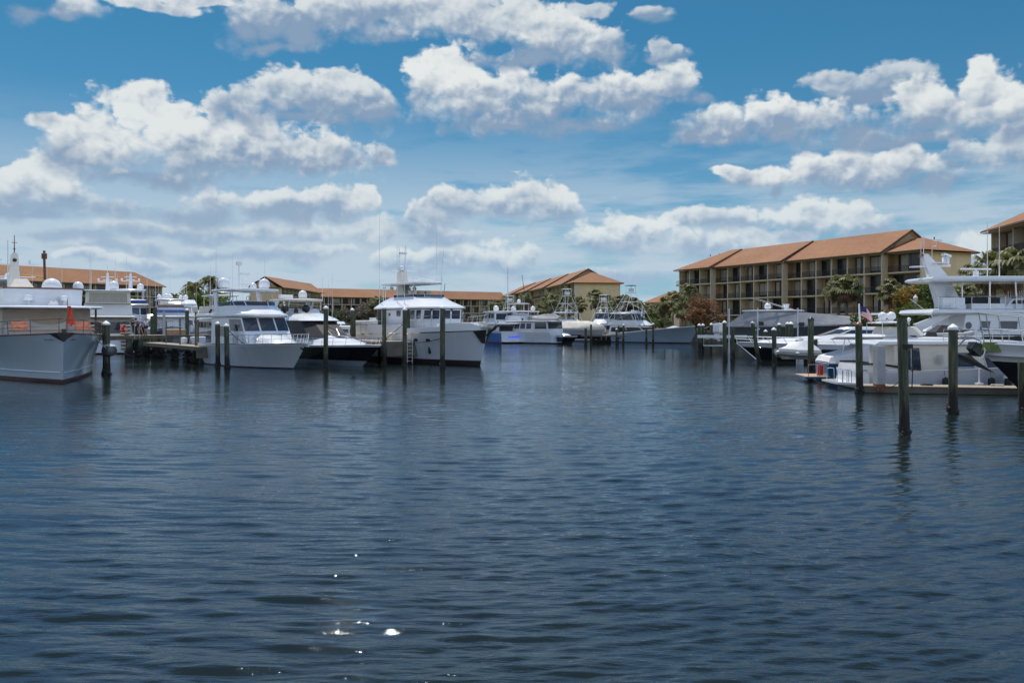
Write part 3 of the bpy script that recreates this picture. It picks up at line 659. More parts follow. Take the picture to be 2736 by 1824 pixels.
def vegetation():
    # (px, top py, Y, radius, what sets it apart)
    S = [(1584,716,118,2.2),(1,1,1,1)]
    palm(1845, 753, 152, 'tallest sabal palm before the left end of the large right block', r=2.3)
    palm(1798, 775, 148, 'sabal palm with a pale bushy head left of the large right block', r=2.3)
    palm(1776, 790, 150, 'shorter sabal palm at the left edge of the clump beside the large right block', r=2.0)
    palm(1822, 796, 143, 'sabal palm low in front of the large right block, between two taller ones', r=2.1)
    palm(2240, 730, 112, 'sabal palm in front of the large right block, left of a close pair', r=2.3)
    palm(2262, 731, 110, 'sabal palm in front of the large right block, right of a close pair', r=2.3)
    palm(2382, 742, 104, 'sabal palm with drooping head by the yellow end wall of the large right block', r=1.9, dead=.4)
    palm(2412, 757, 108, 'dark sabal palm partly behind the croton shrubs on the right bank', r=1.8)
    palm(2604, 700, 94, 'sabal palm rising behind the pilothouse mast at right', r=1.8)
    palm(2655, 660, 72, 'full sabal palm in front of the right edge block, left of two', r=2.2, dead=.4)
    palm(2712, 655, 70, 'full sabal palm in front of the right edge block, farthest right', r=2.2, dead=.4)
    palm(2590, 745, 85, 'low sabal palm behind the white trawler hardtop', r=1.6, dead=.4)
    palm(2634, 742, 80, 'leaning low palm beside the white fence on the right bank', r=1.5)
    for k, (px, py, Y, r) in enumerate([(1326,796,200,2.4),(1360,790,205,2.3),(1405,778,230,2.6),(1467,776,215,2.8),(1478,790,205,2.4),(1448,800,200,2.2),(1513,768,225,2.6),(1592,770,190,2.6),(1545,790,195,2.2),(1625,786,180,2.4),(1640,788,176,2.1),(1628,806,172,1.7),(1660,783,175,2.4),(1676,786,180,2.4),(1690,790,176,2.3),(1706,800,176,2.0),(1735,806,185,2.2),(1752,812,180,1.9)]):
        lab = ['dark sabal palm at the left end of the centre block','sabal palm left of the sailboat masts before the centre block','sabal palm reaching the second balcony of the centre block','tallest palm in front of the centre block facade','sabal palm crowding the tallest one at the centre block','low palm below the balconies of the centre block','sabal palm by the corner of the centre block, behind the left fishing tower','round-headed palm against the blank end wall of the centre block','small palm between the two fishing towers','palm at the right corner of the centre block end wall','palm just right of the centre block corner','lowest palm at the foot of the centre block end wall','palm right of the centre block, first of a dark row','second palm in the dark row right of the centre block','third palm in the dark row right of the centre block','fourth palm in the dark row, by the sportfishing boat outrigger','palm behind the tower of the large sportfishing boat','low palm right of the tower of the large sportfishing boat'][k]
        palm(px, py, Y, lab, r=r*1.05)
    # coconut palms far left
    palm(514, 742, 150, 'lone coconut palm standing clear left of the bright green tree', r=1.6, kind='coco', name='coconut_palm', trunkr=.28)
    palm(563, 728, 150, 'taller coconut palm of the pair right of the bright green tree, with brown skirt', r=1.5, kind='coco', name='coconut_palm', trunkr=.34, dead=.6)
    palm(577, 740, 152, 'shorter coconut palm of the pair right of the bright green tree, with brown skirt', r=1.4, kind='coco', name='coconut_palm', trunkr=.32, dead=.6)
    palm(464, 781, 205, 'small dark palm low on the horizon left of the bright green tree', r=2.0)
    palm(482, 783, 205, 'second small palm low on the horizon left of the bright green tree', r=2.0)
    palm(745, 790, 200, 'palm in front of the gable-ended tan block, seen through the yacht flybridge', r=3.0)
    palm(722, 800, 200, 'lower palm in front of the gable-ended tan block', r=2.8)
    palm(1010, 785, 230, 'dark green palm before the farthest block', r=3.0)
    for k, px in enumerate((215, 258, 300)):
        palm(px, 770, 200, ['palm in front of the far left block, behind the first satellite dome','palm in front of the far left block, left of the second satellite dome','palm in front of the far left block beside the tower of the blue-banded yacht'][k], r=2.4)
    tree_at(548, 760, 160, 8.5, 5.2, mat_='leafbright', label='bright yellow-green round tree between the coconut palms', name='shade_tree', cat='tree', n=3800, size=.42, seed=3, clumps=16, trunkr=.3, rz=4)
    tree_at(520, 790, 175, 6.0, 4.0, mat_='leaf', label='darker green tree low behind the bright round tree', name='shade_tree', cat='tree', n=1600, size=.42, seed=4, clumps=10, trunkr=.25)
    tree_at(610, 800, 180, 5.0, 5.0, mat_='leaf', label='low green tree right of the coconut palm pair', name='shade_tree', cat='tree', n=1500, size=.42, seed=5, clumps=10, trunkr=.25)
    for k, (px, Y, h, rx, m) in enumerate([(945,290,7,5.5,'leafgrey'),(985,280,8.5,5.5,'leafgrey'),(1045,270,8,6,'leafgrey'),(895,300,7,5,'leaf'),(1080,290,7,5,'leafgrey')]):
        tree_at(px, 800, Y, h, rx, mat_=m, label=['greyish bare-twigged tree left in front of the farthest block','tallest greyish bare-twigged tree in front of the farthest block','greyish tree behind the tender on the white pilothouse yacht','small green tree behind the black-hulled yacht hardtop','greyish tree just right of the dark green palm'][k], name='bare_tree', cat='tree', n=2000, size=.42, seed=20+k, clumps=12, trunkr=.25, rz=h*.42)
    tree_at(1888, 800, 132, 6.6, 3.6, mat_='leafrust', label='rust-orange leaved tree in front of the large right block', name='rusty_tree', cat='tree', n=2600, size=.17, seed=9, clumps=22, trunkr=.16, rz=3.6, cz=.55)
    tree_at(1862, 830, 128, 4.6, 2.2, mat_='leafrust', label='smaller rust-orange tree left of the main one', name='rusty_tree', cat='tree', n=1300, size=.18, seed=10, clumps=8, trunkr=.1, rz=2.6, cz=.5)
    for k, (px, Y, h, rx, m) in enumerate([(2440,92,7.0,2.4,'leafmix'),(2475,88,7.4,2.6,'leafmix'),(2505,86,7.2,2.2,'leaf'),(2455,84,4.6,2.6,'leaf'),(2400,92,4.2,2.4,'leafmix'),(2345,98,3.6,2.2,'leafgrey')]):
        tree_at(px, 800, Y, h, rx, mat_=m, label=['croton-like shrub with orange and green leaves right of the yellow end wall','tall mixed orange and green shrub left of the pilothouse mast','green shrub just left of the pilothouse mast','lower green shrub beside the lamp on the right bank','low orange-tinged shrub under the drooping palm','greyish purple shrub behind the flag on the right bank'][k], name='garden_shrub', cat='shrub', n=2400, size=.20, seed=40+k, clumps=16, trunkr=.08, rz=h*.5, cz=.52)
    for k, (px, Y) in enumerate([(1770,165),(1735,170),(2330,88),(2560,80)]):
        tree_at(px, 850, Y, 3.4, 2.6, mat_='leaf', label=['low hedge shrub by the foot of the palms left of the large right block','low dark shrub under the small roof between the blocks','low green shrub behind the crossed outriggers','low shrub behind the pilothouse deck at right'][k], name='hedge_shrub', cat='shrub', n=1000, size=.2, seed=60+k, clumps=10, trunkr=.08, rz=1.6, cz=.5)
    q = MB(); g = random.Random(4)
    for k in range(5200):                       # far wooded skyline
        a = g.uniform(-.75,.75); Y = g.uniform(430,520); x = Y*tan(a)
        z = 1.5+g.random()**1.6*8.5*(1+.3*sin(a*40)); s = g.uniform(.8,1.9)
        v = Vector((x,Y,z)); u = Vector((g.gauss(0,1),g.gauss(0,.4),g.gauss(0,1))).normalized()*s; w_ = Vector((g.gauss(0,1),g.gauss(0,.4),g.gauss(0,1))).normalized()*s
        q.add([v-u,v-w_,v+u,v+w_],[(0,1,2,3)])
    tag(q.build('far_woods', 'leaf', smooth=False), 'far wooded skyline beyond the marina', 'trees', kind='stuff')
    q = MB()
    for k in range(9000):
        i = g.random(); t = g.random(); sh = [(8,174),(24,168),(34,157),(43,141),(53,121),(63,101),(75,79)]
        j = min(5, int(i*6)); f = i*6-j; x = sh[j][0]+(sh[j+1][0]-sh[j][0])*f; y = sh[j][1]+(sh[j+1][1]-sh[j][1])*f
        x += 4.2+t*6; y += 1.5+t*4; s = g.uniform(.08,.28)
        q.add([(x,y,1.56),(x+.07,y,1.56),(x+g.uniform(-.1,.1),y+g.uniform(-.1,.1),1.56+s)],[(0,1,2)])
    tag(q.build('lawn_grass', 'grass', smooth=False), 'strip of lawn grass along the right bank', 'grass', kind='stuff')
vegetation()
# ------------------------------------------------------------------ boat kit (x forward from the stem at the waterline, y to port, z up)
class Hull: pass
def hull(root, L, hb, zb, zs, rake=1.2, boot=.22, stripe=.22, u0=.42, pd=2.3, pw=1.55, wl=.9, tr=.9, flare=1.7, q=2.0, mats=('hullwhite','boot','gel'), deckz=.12, deck='deck', name='hull', deckname='deck', N=26, step=None, rakep=1.0):
    h = Hull(); h.L = L; h.rake = rake
    def bd(u): return hb*((tr+(1-tr)*min(1,u/.3)) if u < u0 else (1-((u-u0)/(1-u0))**pd)) if u < 1 else 0.
    def bw(u): return hb*wl*((tr+(1-tr)*min(1,u/.3)) if u < u0 else (1-((u-u0)/(1-u0))**pw)) if u < 1 else 0.
    def zz(u):
        z = zs+(zb-zs)*u**q
        if step: z += step[2]*max(0.,min(1.,(u-step[0])/step[1]))
        return z
    def pt(u, z, s):
        Z = zz(u); t = max(0,min(1,z/Z)); b = bw(u)+(bd(u)-bw(u))*t**flare
        if z < 0: b *= max(0., 1+z*.8)
        return (-L+u*(L+rake*(t**rakep if z > 0 else z*.2)), s*b, z)
    us = [i/(N-1) for i in range(N)]; us = [1-(1-u)**1.25 for u in us]
    mb = MB()
    for s in (-1, 1):
        rows = []
        for u in us:
            Z = zz(u); zl = [-.45, 0, boot] + [boot+(Z-stripe-boot)*f for f in (.2,.4,.6,.8,1.)] + [Z]
            rows.append([pt(u, z, s) for z in zl])
        n = len(rows[0]); vs = [p for r in rows for p in r]; fs = []; ms = []
        for k in range(N-1):
            for i in range(n-1):
                f = (k*n+i, (k+1)*n+i, (k+1)*n+i+1, k*n+i+1); f = f if s < 0 else f[::-1]
                fs.append(f); ms.append(1 if i < 2 else (2 if i == n-2 else 0))
        o = len(mb.v); mb.v += vs; mb.f += [tuple(i+o for i in f) for f in fs]; mb.m += ms
    # transom
    Z = zz(0); zl = [-.45,0,boot,Z-stripe,Z]
    tv = [pt(0,z,-1) for z in zl]+[pt(0,z,1) for z in zl]; n = len(zl)
    for i in range(n-1): mb.add([tv[i],tv[i+1],tv[n+i+1],tv[n+i]], [(0,1,2,3)], 1 if i < 2 else (2 if i == n-2 else 0))
    h.obj = mb.build(name, list(mats), root)
    dk = MB(); vs = []
    for u in us:
        x, y, z = pt(u, zz(u), 1); y = max(0,y-.04); vs += [(x-.05*u,-y,z-deckz),(x-.05*u,y,z-deckz)]
    for k in range(N-1): dk.add([vs[2*k],vs[2*k+2],vs[2*k+3],vs[2*k+1]], [(0,1,2,3)])
    dk.build(deckname, deck, root)
    cp = MB()
    for s in (-1,1): cp.tube([ (lambda p:(p[0],p[1],p[2]+.01))(pt(u,zz(u),s)) for u in us], .035, 5)
    h.cap = cp; h.pt = pt; h.zz = zz; h.bd = bd
    return h
def ring(xa, xb, wa, wb, nose=.3, k=.6, tail=0.):
    return [(xa,-wa),(xb,-wb),(xb+nose,-wb*k),(xb+nose,wb*k),(xb,wb),(xa,wa)]
class House:
    def __init__(s, root, b, t, z0, z1, m='gel', name='cabin', crown=.08, cap=True, mid=None):
        s.root = root; s.b = [Vector((*p,z0)) for p in b]; s.t = [Vector((*p,z1)) for p in t]
        mb = MB(); rings = [s.b]
        if mid: rings.append([Vector((*p,mid[1])) for p in mid[0]])
        c = sum(s.t, Vector())/len(s.t)
        rings += [[p.copy() for p in s.t]]
        if cap:
            rings += [[c+(p-c)*.97+Vector((0,0,crown*.5)) for p in s.t], [c+(p-c)*.7+Vector((0,0,crown)) for p in s.t]]
        mb.loft(rings); s.obj = mb.build(name, m, root); s.name = name
    def q(s, i, u, v):
        n = len(s.b); a, b = s.b[i], s.b[(i+1)%n]; c, d = s.t[i], s.t[(i+1)%n]
        return (a+(b-a)*u)*(1-v) + (c+(d-c)*u)*v
    def nrm(s, i):
        n = len(s.b); a, b, c = s.b[i], s.b[(i+1)%n], s.t[i]; return (b-a).cross(c-a).normalized()
    def pane(s, i, u0, u1, v0, v1, m='glass', name='window', t=.02, parent=None, skew=0., frame=0):
        nn = s.nrm(i); ps = [s.q(i,u0+skew*0,v0),s.q(i,u1,v0),s.q(i,u1-skew,v1),s.q(i,u0-skew,v1)]
        mb = MB(); mb.loft([[p-nn*.01 for p in ps],[p+nn*t for p in ps]])
        if frame: mb.tube([p+nn*t for p in ps]+[ps[0]+nn*t], .025, 4, 1)
        return mb.build(name, [m,'alu'] if frame else m, parent or s.root, smooth=False)
    def strip(s, i, n, u0, u1, v0, v1, gap=.15, **k):
        w_ = (u1-u0)/n
        for j in range(n): s.pane(i, u0+w_*(j+gap/2), u0+w_*(j+1-gap/2), v0, v1, **k)
def slab(root, b, z, t=.12, m='gel', name='roof', crown=.06, drop=0.):
    mb = MB(); c = sum((Vector((*p,0)) for p in b), Vector())/len(b); c.z = 0
    f = lambda k, zz_: [Vector((c.x+(p[0]-c.x)*k, c.y+(p[1]-c.y)*k, zz_)) for p in b]
    mb.loft([f(.96,z), f(1,z+t*.35), f(1,z+t*.65), f(.975,z+t), f(.6,z+t+crown)]); return mb.build(name, m, root)
def dome(root, x, y, z, r=.35, m='gel', ped=.15, name='satellite_dome'):
    mb = MB(); mb.lathe([(r*.45,0),(r*.45,ped),(r*.8,ped+.02),(r*.98,ped+r*.35),(r,ped+r*.7),(r*.9,ped+r*1.15),(r*.65,ped+r*1.5),(r*.33,ped+r*1.68),(.01,ped+r*1.75)], (x,y,z), 14); return mb.build(name, m, root)
def radar(root, x, y, z, l=1.3, rot=.3, m='gel', ped=.3):
    mb = MB(); mb.lathe([(.2,0),(.17,ped*.5),(.2,ped),(.08,ped+.02),(.08,ped+.1)], (x,y,z), 10); mb.box((x,y,z+ped+.14),(l,.14,.11),0,rz=rot); return mb.build('radar', m, root)
def ant(root, x, y, z, h, lx=0, ly=0, r=.022, m='alu', name='antenna'):
    mb = MB(); mb.tube([(x,y,z),(x+lx*.3,y+ly*.3,z+h*.4),(x+lx,y+ly,z+h)], [r*1.4,r,r*.6], 5); return mb.build(name, m, root)
def post(root, pts, r=.04, m='steel', name='support_post'):
    for a, b in pts: mb = MB(); mb.tube([a,b], r, 6); o = mb.build(name, m, root)
    return o
def rails(root, h, ua, ub, ht=.75, n=9, inset=.08, mid=True, m='steel', lean=.0, r=.022, name='railing', pulpit=.0, sides=(-1,1)):
    mb = MB(); tops = {}
    for s in sides:
        tp = []; md = []
        for k in range(n+1):
            u = ua+(ub-ua)*k/n; x, y, z = h.pt(u, h.zz(u), s); y = s*max(0.02,abs(y)-inset); a = Vector((x-.05,y,z)); b = Vector((x-.05+lean,y*1.02,z+ht))
            mb.tube([a,b], r*.8, 4); tp.append(b); md.append(a.lerp(b,.5))
        if pulpit and s == sides[-1] and len(sides) == 2: pass
        tops[s] = (tp, md)
    for s in sides:
        tp, md = tops[s]
        if pulpit: e = tp[-1]; tp = tp+[Vector((e.x+pulpit, 0, e.z+.03))]
        mb.tube(tp, r, 5)
        if mid: mb.tube(md, r*.6, 4)
    return mb.build(name, m, root)
def porthole(root, h, u, z, s=-1, rx=.22, rz=.14, m='glass'):
    p = Vector(h.pt(u,z,s)); p2 = Vector(h.pt(u+.01,z,s)); p3 = Vector(h.pt(u,z+.05,s)); d = (p2-p).normalized(); e = (p3-p).normalized(); n = d.cross(e).normalized()*(1 if s < 0 else -1)
    mb = MB(); rr = [p + d*rx*cos(a)+e*rz*sin(a) for a in [2*pi*k/12 for k in range(12)]]
    mb.loft([[v-n*.03 for v in rr],[v+n*.02 for v in rr]]); return mb.build('porthole', m, root)
def spotlight(root, x, y, z, r=.12, m='gel'):
    mb = MB(); mb.tube([(x,y,z),(x,y,z+.2)], .04, 6); mb.ball((x,y,z+.25+r), r, 8); return mb.build('spotlight', m, root)
def line(pts, label, cat='mooring line', name='mooring_line', r=.02, sag=.3, m='rope', group='mooring lines'):
    out = []; a, b = Vector(pts[0]), Vector(pts[-1]); n = 10
    for k in range(n+1): f = k/n; p = a.lerp(b,f); p.z -= sag*4*f*(1-f); out.append(p)
    mb = MB(); mb.tube(out, r, 5); return tag(mb.build(name, m), label, cat, group)
def bezier_flag(root, w_, h_, m, parent, loc, name='flag_cloth', droop=.5):
    mb = MB(); n = 8; vs = []; fs = []; uvs = []
    for i in range(n+1):
        for j in range(5):
            u = i/n; v = j/4; vs.append((u*w_*(1-droop*.5)+.04*sin(v*3), .10*w_*sin(u*7+v*2), v*h_-u*u*h_*droop*1.2)); uvs.append((u, v))
    for i in range(n):
        for j in range(4): fs.append((i*5+j,(i+1)*5+j,(i+1)*5+j+1,i*5+j+1))
    mb.add(vs, fs); o = mb.build(name, m, parent, loc)
    ul = o.data.uv_layers.new(name='UVMap')
    for l in o.data.loops: ul.data[l.index].uv = uvs[l.vertex_index]
    return o
def boat(name, px, Y, fwd, label, cat='motor yacht', z=0., X=None, group='yachts moored in the marina'):
    a = atan2(fwd[1], fwd[0]); x = PX(px, Y) if X is None else X
    return empty(name, (x, Y, z), a, label, cat, group)
def TH(t): t = R(t); return (sin(t), -cos(t))
def squiggle(root, x, y, z, w_, h_, m, dirv=(0,1,0), n=9, r=.02, seed=1, name='lettering'):
    # hand-lettered boat name too small to read
    g = random.Random(seed); mb = MB(); d = Vector(dirv).normalized(); c = Vector((x,y,z))
    for k in range(n):
        a = c+d*(w_*(k/n-.5)); pts = [a+Vector((0,0,g.uniform(-.1,.1)*h_)), a+d*w_/n*.3+Vector((0,0,g.uniform(.4,1)*h_)), a+d*w_/n*.55+Vector((0,0,g.uniform(0,.3)*h_)), a+d*w_/n*.85+Vector((0,0,g.uniform(.1,.6)*h_))]
        mb.tube(pts, r, 4)
    return mb.build(name, m, root)
def tower(root, x0, x1, w0, xt, wt, z0, z1, z2, m='alu', n=3):
    # tuna tower: four raked legs, braces, ring platforms, top control station
    mb = MB()
    L0 = [Vector((x0,-w0,z0)),Vector((x1,-w0,z0)),Vector((x1,w0,z0)),Vector((x0,w0,z0))]
    T0 = [Vector((xt-.45,-wt,z2)),Vector((xt+.45,-wt,z2)),Vector((xt+.45,wt,z2)),Vector((xt-.45,wt,z2))]
    for a, b in zip(L0, T0): mb.tube([a,b], .038, 5)
    for f in (.4,.72,1.):
        r_ = [a.lerp(b,f) for a, b in zip(L0,T0)]
        mb.tube(r_+[r_[0]], .025, 4)
    for f0, f1 in ((0,.4),(.4,.72)):
        for i in range(4):
            j = (i+1)%4; 
            if i % 2 == 0 or f0 == 0: mb.tube([L0[i].lerp(T0[i],f0), L0[j].lerp(T0[j],f1)], .02, 4)
    lad = [Vector((x0,0,z0)), Vector((xt-.45,0,z2))]
    for s in (-.18,.18): mb.tube([lad[0]+Vector((0,s,0)), lad[1]+Vector((0,s,0))], .02, 4)
    for k in range(12): p = lad[0].lerp(lad[1],k/12); mb.tube([p+Vector((0,-.18,0)),p+Vector((0,.18,0))], .018, 4)
    t = mb.build('tower_frame', m, root)
    mb = MB(); mb.loft([[(xt-.55,-wt-.1,z2),(xt+.55,-wt-.1,z2),(xt+.55,wt+.1,z2),(xt-.55,wt+.1,z2)],[(xt-.55,-wt-.1,z2+.07),(xt+.55,-wt-.1,z2+.07),(xt+.55,wt+.1,z2+.07),(xt-.55,wt+.1,z2+.07)]])
    mb.box((xt+.1,0,z2+.5),(.45,wt*1.3,.55)); mb.build('control_station', 'gel', root)
    return t
def outrigger(root, x, y, z, top, name='outrigger', r=.03):
    mb = MB(); a, b = Vector((x,y,z)), Vector(top); mb.tube([a,b],[r,r*.45],5)
    s = Vector((0,.35*(1 if y > 0 else -1),0)); m_ = a.lerp(b,.35)+s; mb.tube([a+s*.6,m_,a.lerp(b,.6)],.012,3); return mb.build(name,'alu',root)
# ------------------------------------------------------------------ the boats
def classic():   # old yacht at the left edge, bow on
    r = boat('classic_yacht', 168, 48.2, TH(37), 'old yacht at left edge with varnished rail and orange cushions on foredeck')
    h = hull(r, 25, 3.9, 2.95, 2.45, rake=.35, boot=.22, stripe=.06, u0=.55, pd=2.1, pw=1.35, flare=1.9, mats=('hullgrey','bootred','varnish'))
    mb = MB()   # spray knuckle near the waterline
    for s in (-1,1): mb.tube([Vector(h.pt(u,.62,s)) for u in [.62+.37*k/12 for k in range(13)]], .05, 5)
    mb.build('spray_rail', 'hullwhite', r)
    h.cap.build('cap_rail', 'varnish', r)
    rails(r, h, .60, .985, ht=.85, n=5, m='varnish', r=.028, name='railing', pulpit=.15)
    # bow anchor pocket
    mb = MB(); mb.loft([[(.42,-.4,2.98),(.42,.4,2.98),(-.2,.75,2.93),(-.2,-.75,2.93)],[(.36,-.05,2.45),(.36,.05,2.45),(.1,.12,2.55),(.1,-.12,2.55)]]); mb.box((.35,0,3.05),(.3,.22,.28)); mb.build('anchor_pocket', 'blackmetal', r)
    for s in (-1,1): squiggle(r, *( (lambda p:(p[0]+.02,p[1]*1.02,p[2]))(h.pt(.965,2.5,s)) ), 1.0, .12, 'varnish', dirv=(-.75,s*.55,0), n=8, r=.012, seed=3, name='name_lettering')
    # deckhouse with canvas front
    H1 = House(r, ring(-17,-6.0,2.75,2.55,.25,.5), ring(-17,-6.1,2.7,2.5,.22,.5), 2.35, 4.42, m='canvaslight', name='deckhouse')
    for i in (1,2,3):
        H1.pane(i, .02,.98,.42,.93, m='canvastan', name='canvas_front', t=.03)
    for k in range(4): H1.pane(0, .08+.17*k, .2+.17*k, .35,.85, m='varnish', name='window_frame', t=.02)
    slab(r, ring(-17.5,-4.8,3.35,3.05,.5,.55), 4.45, .16, name='roof')
    # scalloped weather cloth below the windows
    mb = MB(); pts = []
    for k in range(25):
        y = -2.45+4.9*k/24; f = abs(((y+2.45)/2.45) % 1 - .0); zt = 3.42+.42*(1-abs(sin(pi*(y+1.22)/2.45)))**1.5
        pts.append((y, zt))
    for k in range(24): mb.add([(-5.35,pts[k][0],2.5),(-5.35,pts[k+1][0],2.5),(-5.45,pts[k+1][0],pts[k+1][1]),(-5.45,pts[k][0],pts[k][1])], [(0,1,2,3)])
    mb.build('weather_cloth', 'canvaslight', r, sharp=10)
    # foredeck seat and cushions
    mb = MB(); mb.box((-4.6,0,2.85),(1.1,4.4,.42)); mb.build('foredeck_locker', 'gel', r)
    mb = MB(); mb.box((-4.0,0,3.07),(1.3,4.7,.06)); mb.build('bench_top', 'varnish', r)
    for y in (-1.75,1.75):
        mb = MB(); mb.loft([[(-4.35,y-.42,3.12),(-4.0,y-.42,3.12),(-4.0,y+.42,3.12),(-4.35,y+.42,3.12)],[(-4.5,y-.4,3.6),(-4.3,y-.4,3.63),(-4.3,y+.4,3.63),(-4.5,y+.4,3.6)]]); mb.build('cushion', 'orange', r)
    # flybridge
    H2 = House(r, ring(-15,-7.4,2.35,2.2,.5,.6), ring(-15,-7.6,2.4,2.3,.55,.6), 4.62, 5.75, name='flybridge')
    mb = MB(); t = [p+Vector((0,0,.06)) for p in H2.t]; mb.tube(t, .05, 5); mb.build('cap_rail', 'varnish', r)
    for y in (-1.0,1.05):
        mb = MB(); mb.tube([(-6.6,y,4.68),(-6.6,y,4.95)],.06,6); mb.lathe([(.05,0),(.26,.06),(.30,.2),(.26,.34),(.05,.4)],(-6.6,y,4.95),12); mb.build('searchlight', 'gel', r)
    mb = MB(); mb.tube([(-6.5,.25,4.8),(-6.2,.25,4.85)],[.06,.13],8); mb.tube([(-6.5,.5,4.8),(-6.2,.5,4.85)],[.06,.13],8); mb.box((-6.5,.35,4.75),(.2,.6,.1)); mb.build('horn', 'steel', r)
    dome(r, -8.6,.6,5.45,.62,ped=.02)
    mb = MB(); mb.loft([[(-10.2,-1.9,5.75),(-8.2,-1.9,5.75),(-8.2,-.4,5.75),(-10.2,-.4,5.75)],[(-10,-1.5,6.35),(-9,-1.5,6.45),(-9,-.8,6.5),(-10,-.8,6.4)]]); mb.build('canvas_cover', 'canvaslight', r)
    # mast
    mb = MB(); mb.loft([[(-22.2,-.75,4.6),(-21.1,-.75,4.6),(-21.1,.25,4.6),(-22.2,.25,4.6)],[(-22.0,-.5,8.9),(-21.4,-.5,8.9),(-21.4,.0,8.9),(-22.0,.0,8.9)],[(-21.8,-.35,9.1),(-21.5,-.35,9.1),(-21.5,-.15,9.1),(-21.8,-.15,9.1)]])
    ms = mb.build('mast', 'gelcream', r)
    mb = MB(); mb.tube([(-21.6,-2.4,8.2),(-21.6,1.5,8.2)], .05, 6); mb.box((-21.6,-1.7,8.5),(.2,1.2,.12)); mb.tube([(-21.6,.8,8.2),(-21.6,.8,8.55)],.09,6); mb.tube([(-21.6,-2,7.2),(-21.6,1.2,7.2)],.045,6); mb.build('spreader', 'gel', ms)
    mb = MB(); mb.tube([(-21.6,-.25,9.0),(-21.6,-.25,10.5)],[.05,.025],6); mb.tube([(-21.6,-.45,9.9),(-21.6,-.05,9.9)],.025,5); mb.ball((-21.6,-.25,9.4),.08,8); mb.build('mast_antenna', 'rust', ms)
    mb = MB(); mb.ball((-21.36,-.25,8.5),.15,8); mb.build('mast_light', 'blackmetal', ms)
    mb = MB(); mb.box((-18.5,0,4.9),(7.5,4.6,.7)); mb.build('upper_deck_house', 'gel', r)
    ant(r,-9,-1.9,4.6,4.4,0,0,.04); post(r, [((-7.0,3.0,2.5),(-7.0,3.0,4.5)),((-7.0,-3.0,2.5),(-7.0,-3.0,4.5)),((-12,3.0,2.5),(-12,3.0,4.5))], .07, 'varnish')
    # side fender
    # jackstaff with orange flag
    mb = MB(); mb.tube([(-.6,.35,2.9),(-.75,.35,5.0)],[.03,.02],5); fs = mb.build('flagstaff', 'varnish', r)
    mb = MB(); vs = []; fs_ = []
    for i in range(7):
        for j in range(5):
            v = i/6; wd = .12+.42*v*(1-.35*v); vs.append((-.72+.08*sin(j*1.9+i), .35+.06-wd*(.25)+wd*j/4*1.1, 4.55-1.15*v+.12*sin(j*2.2)*v))
    for i in range(6):
        for j in range(4): fs_.append((i*5+j,i*5+j+1,(i+1)*5+j+1,(i+1)*5+j))
    mb.add(vs, fs_); mb.build('flag', 'flagred', fs)
    return r
classic()

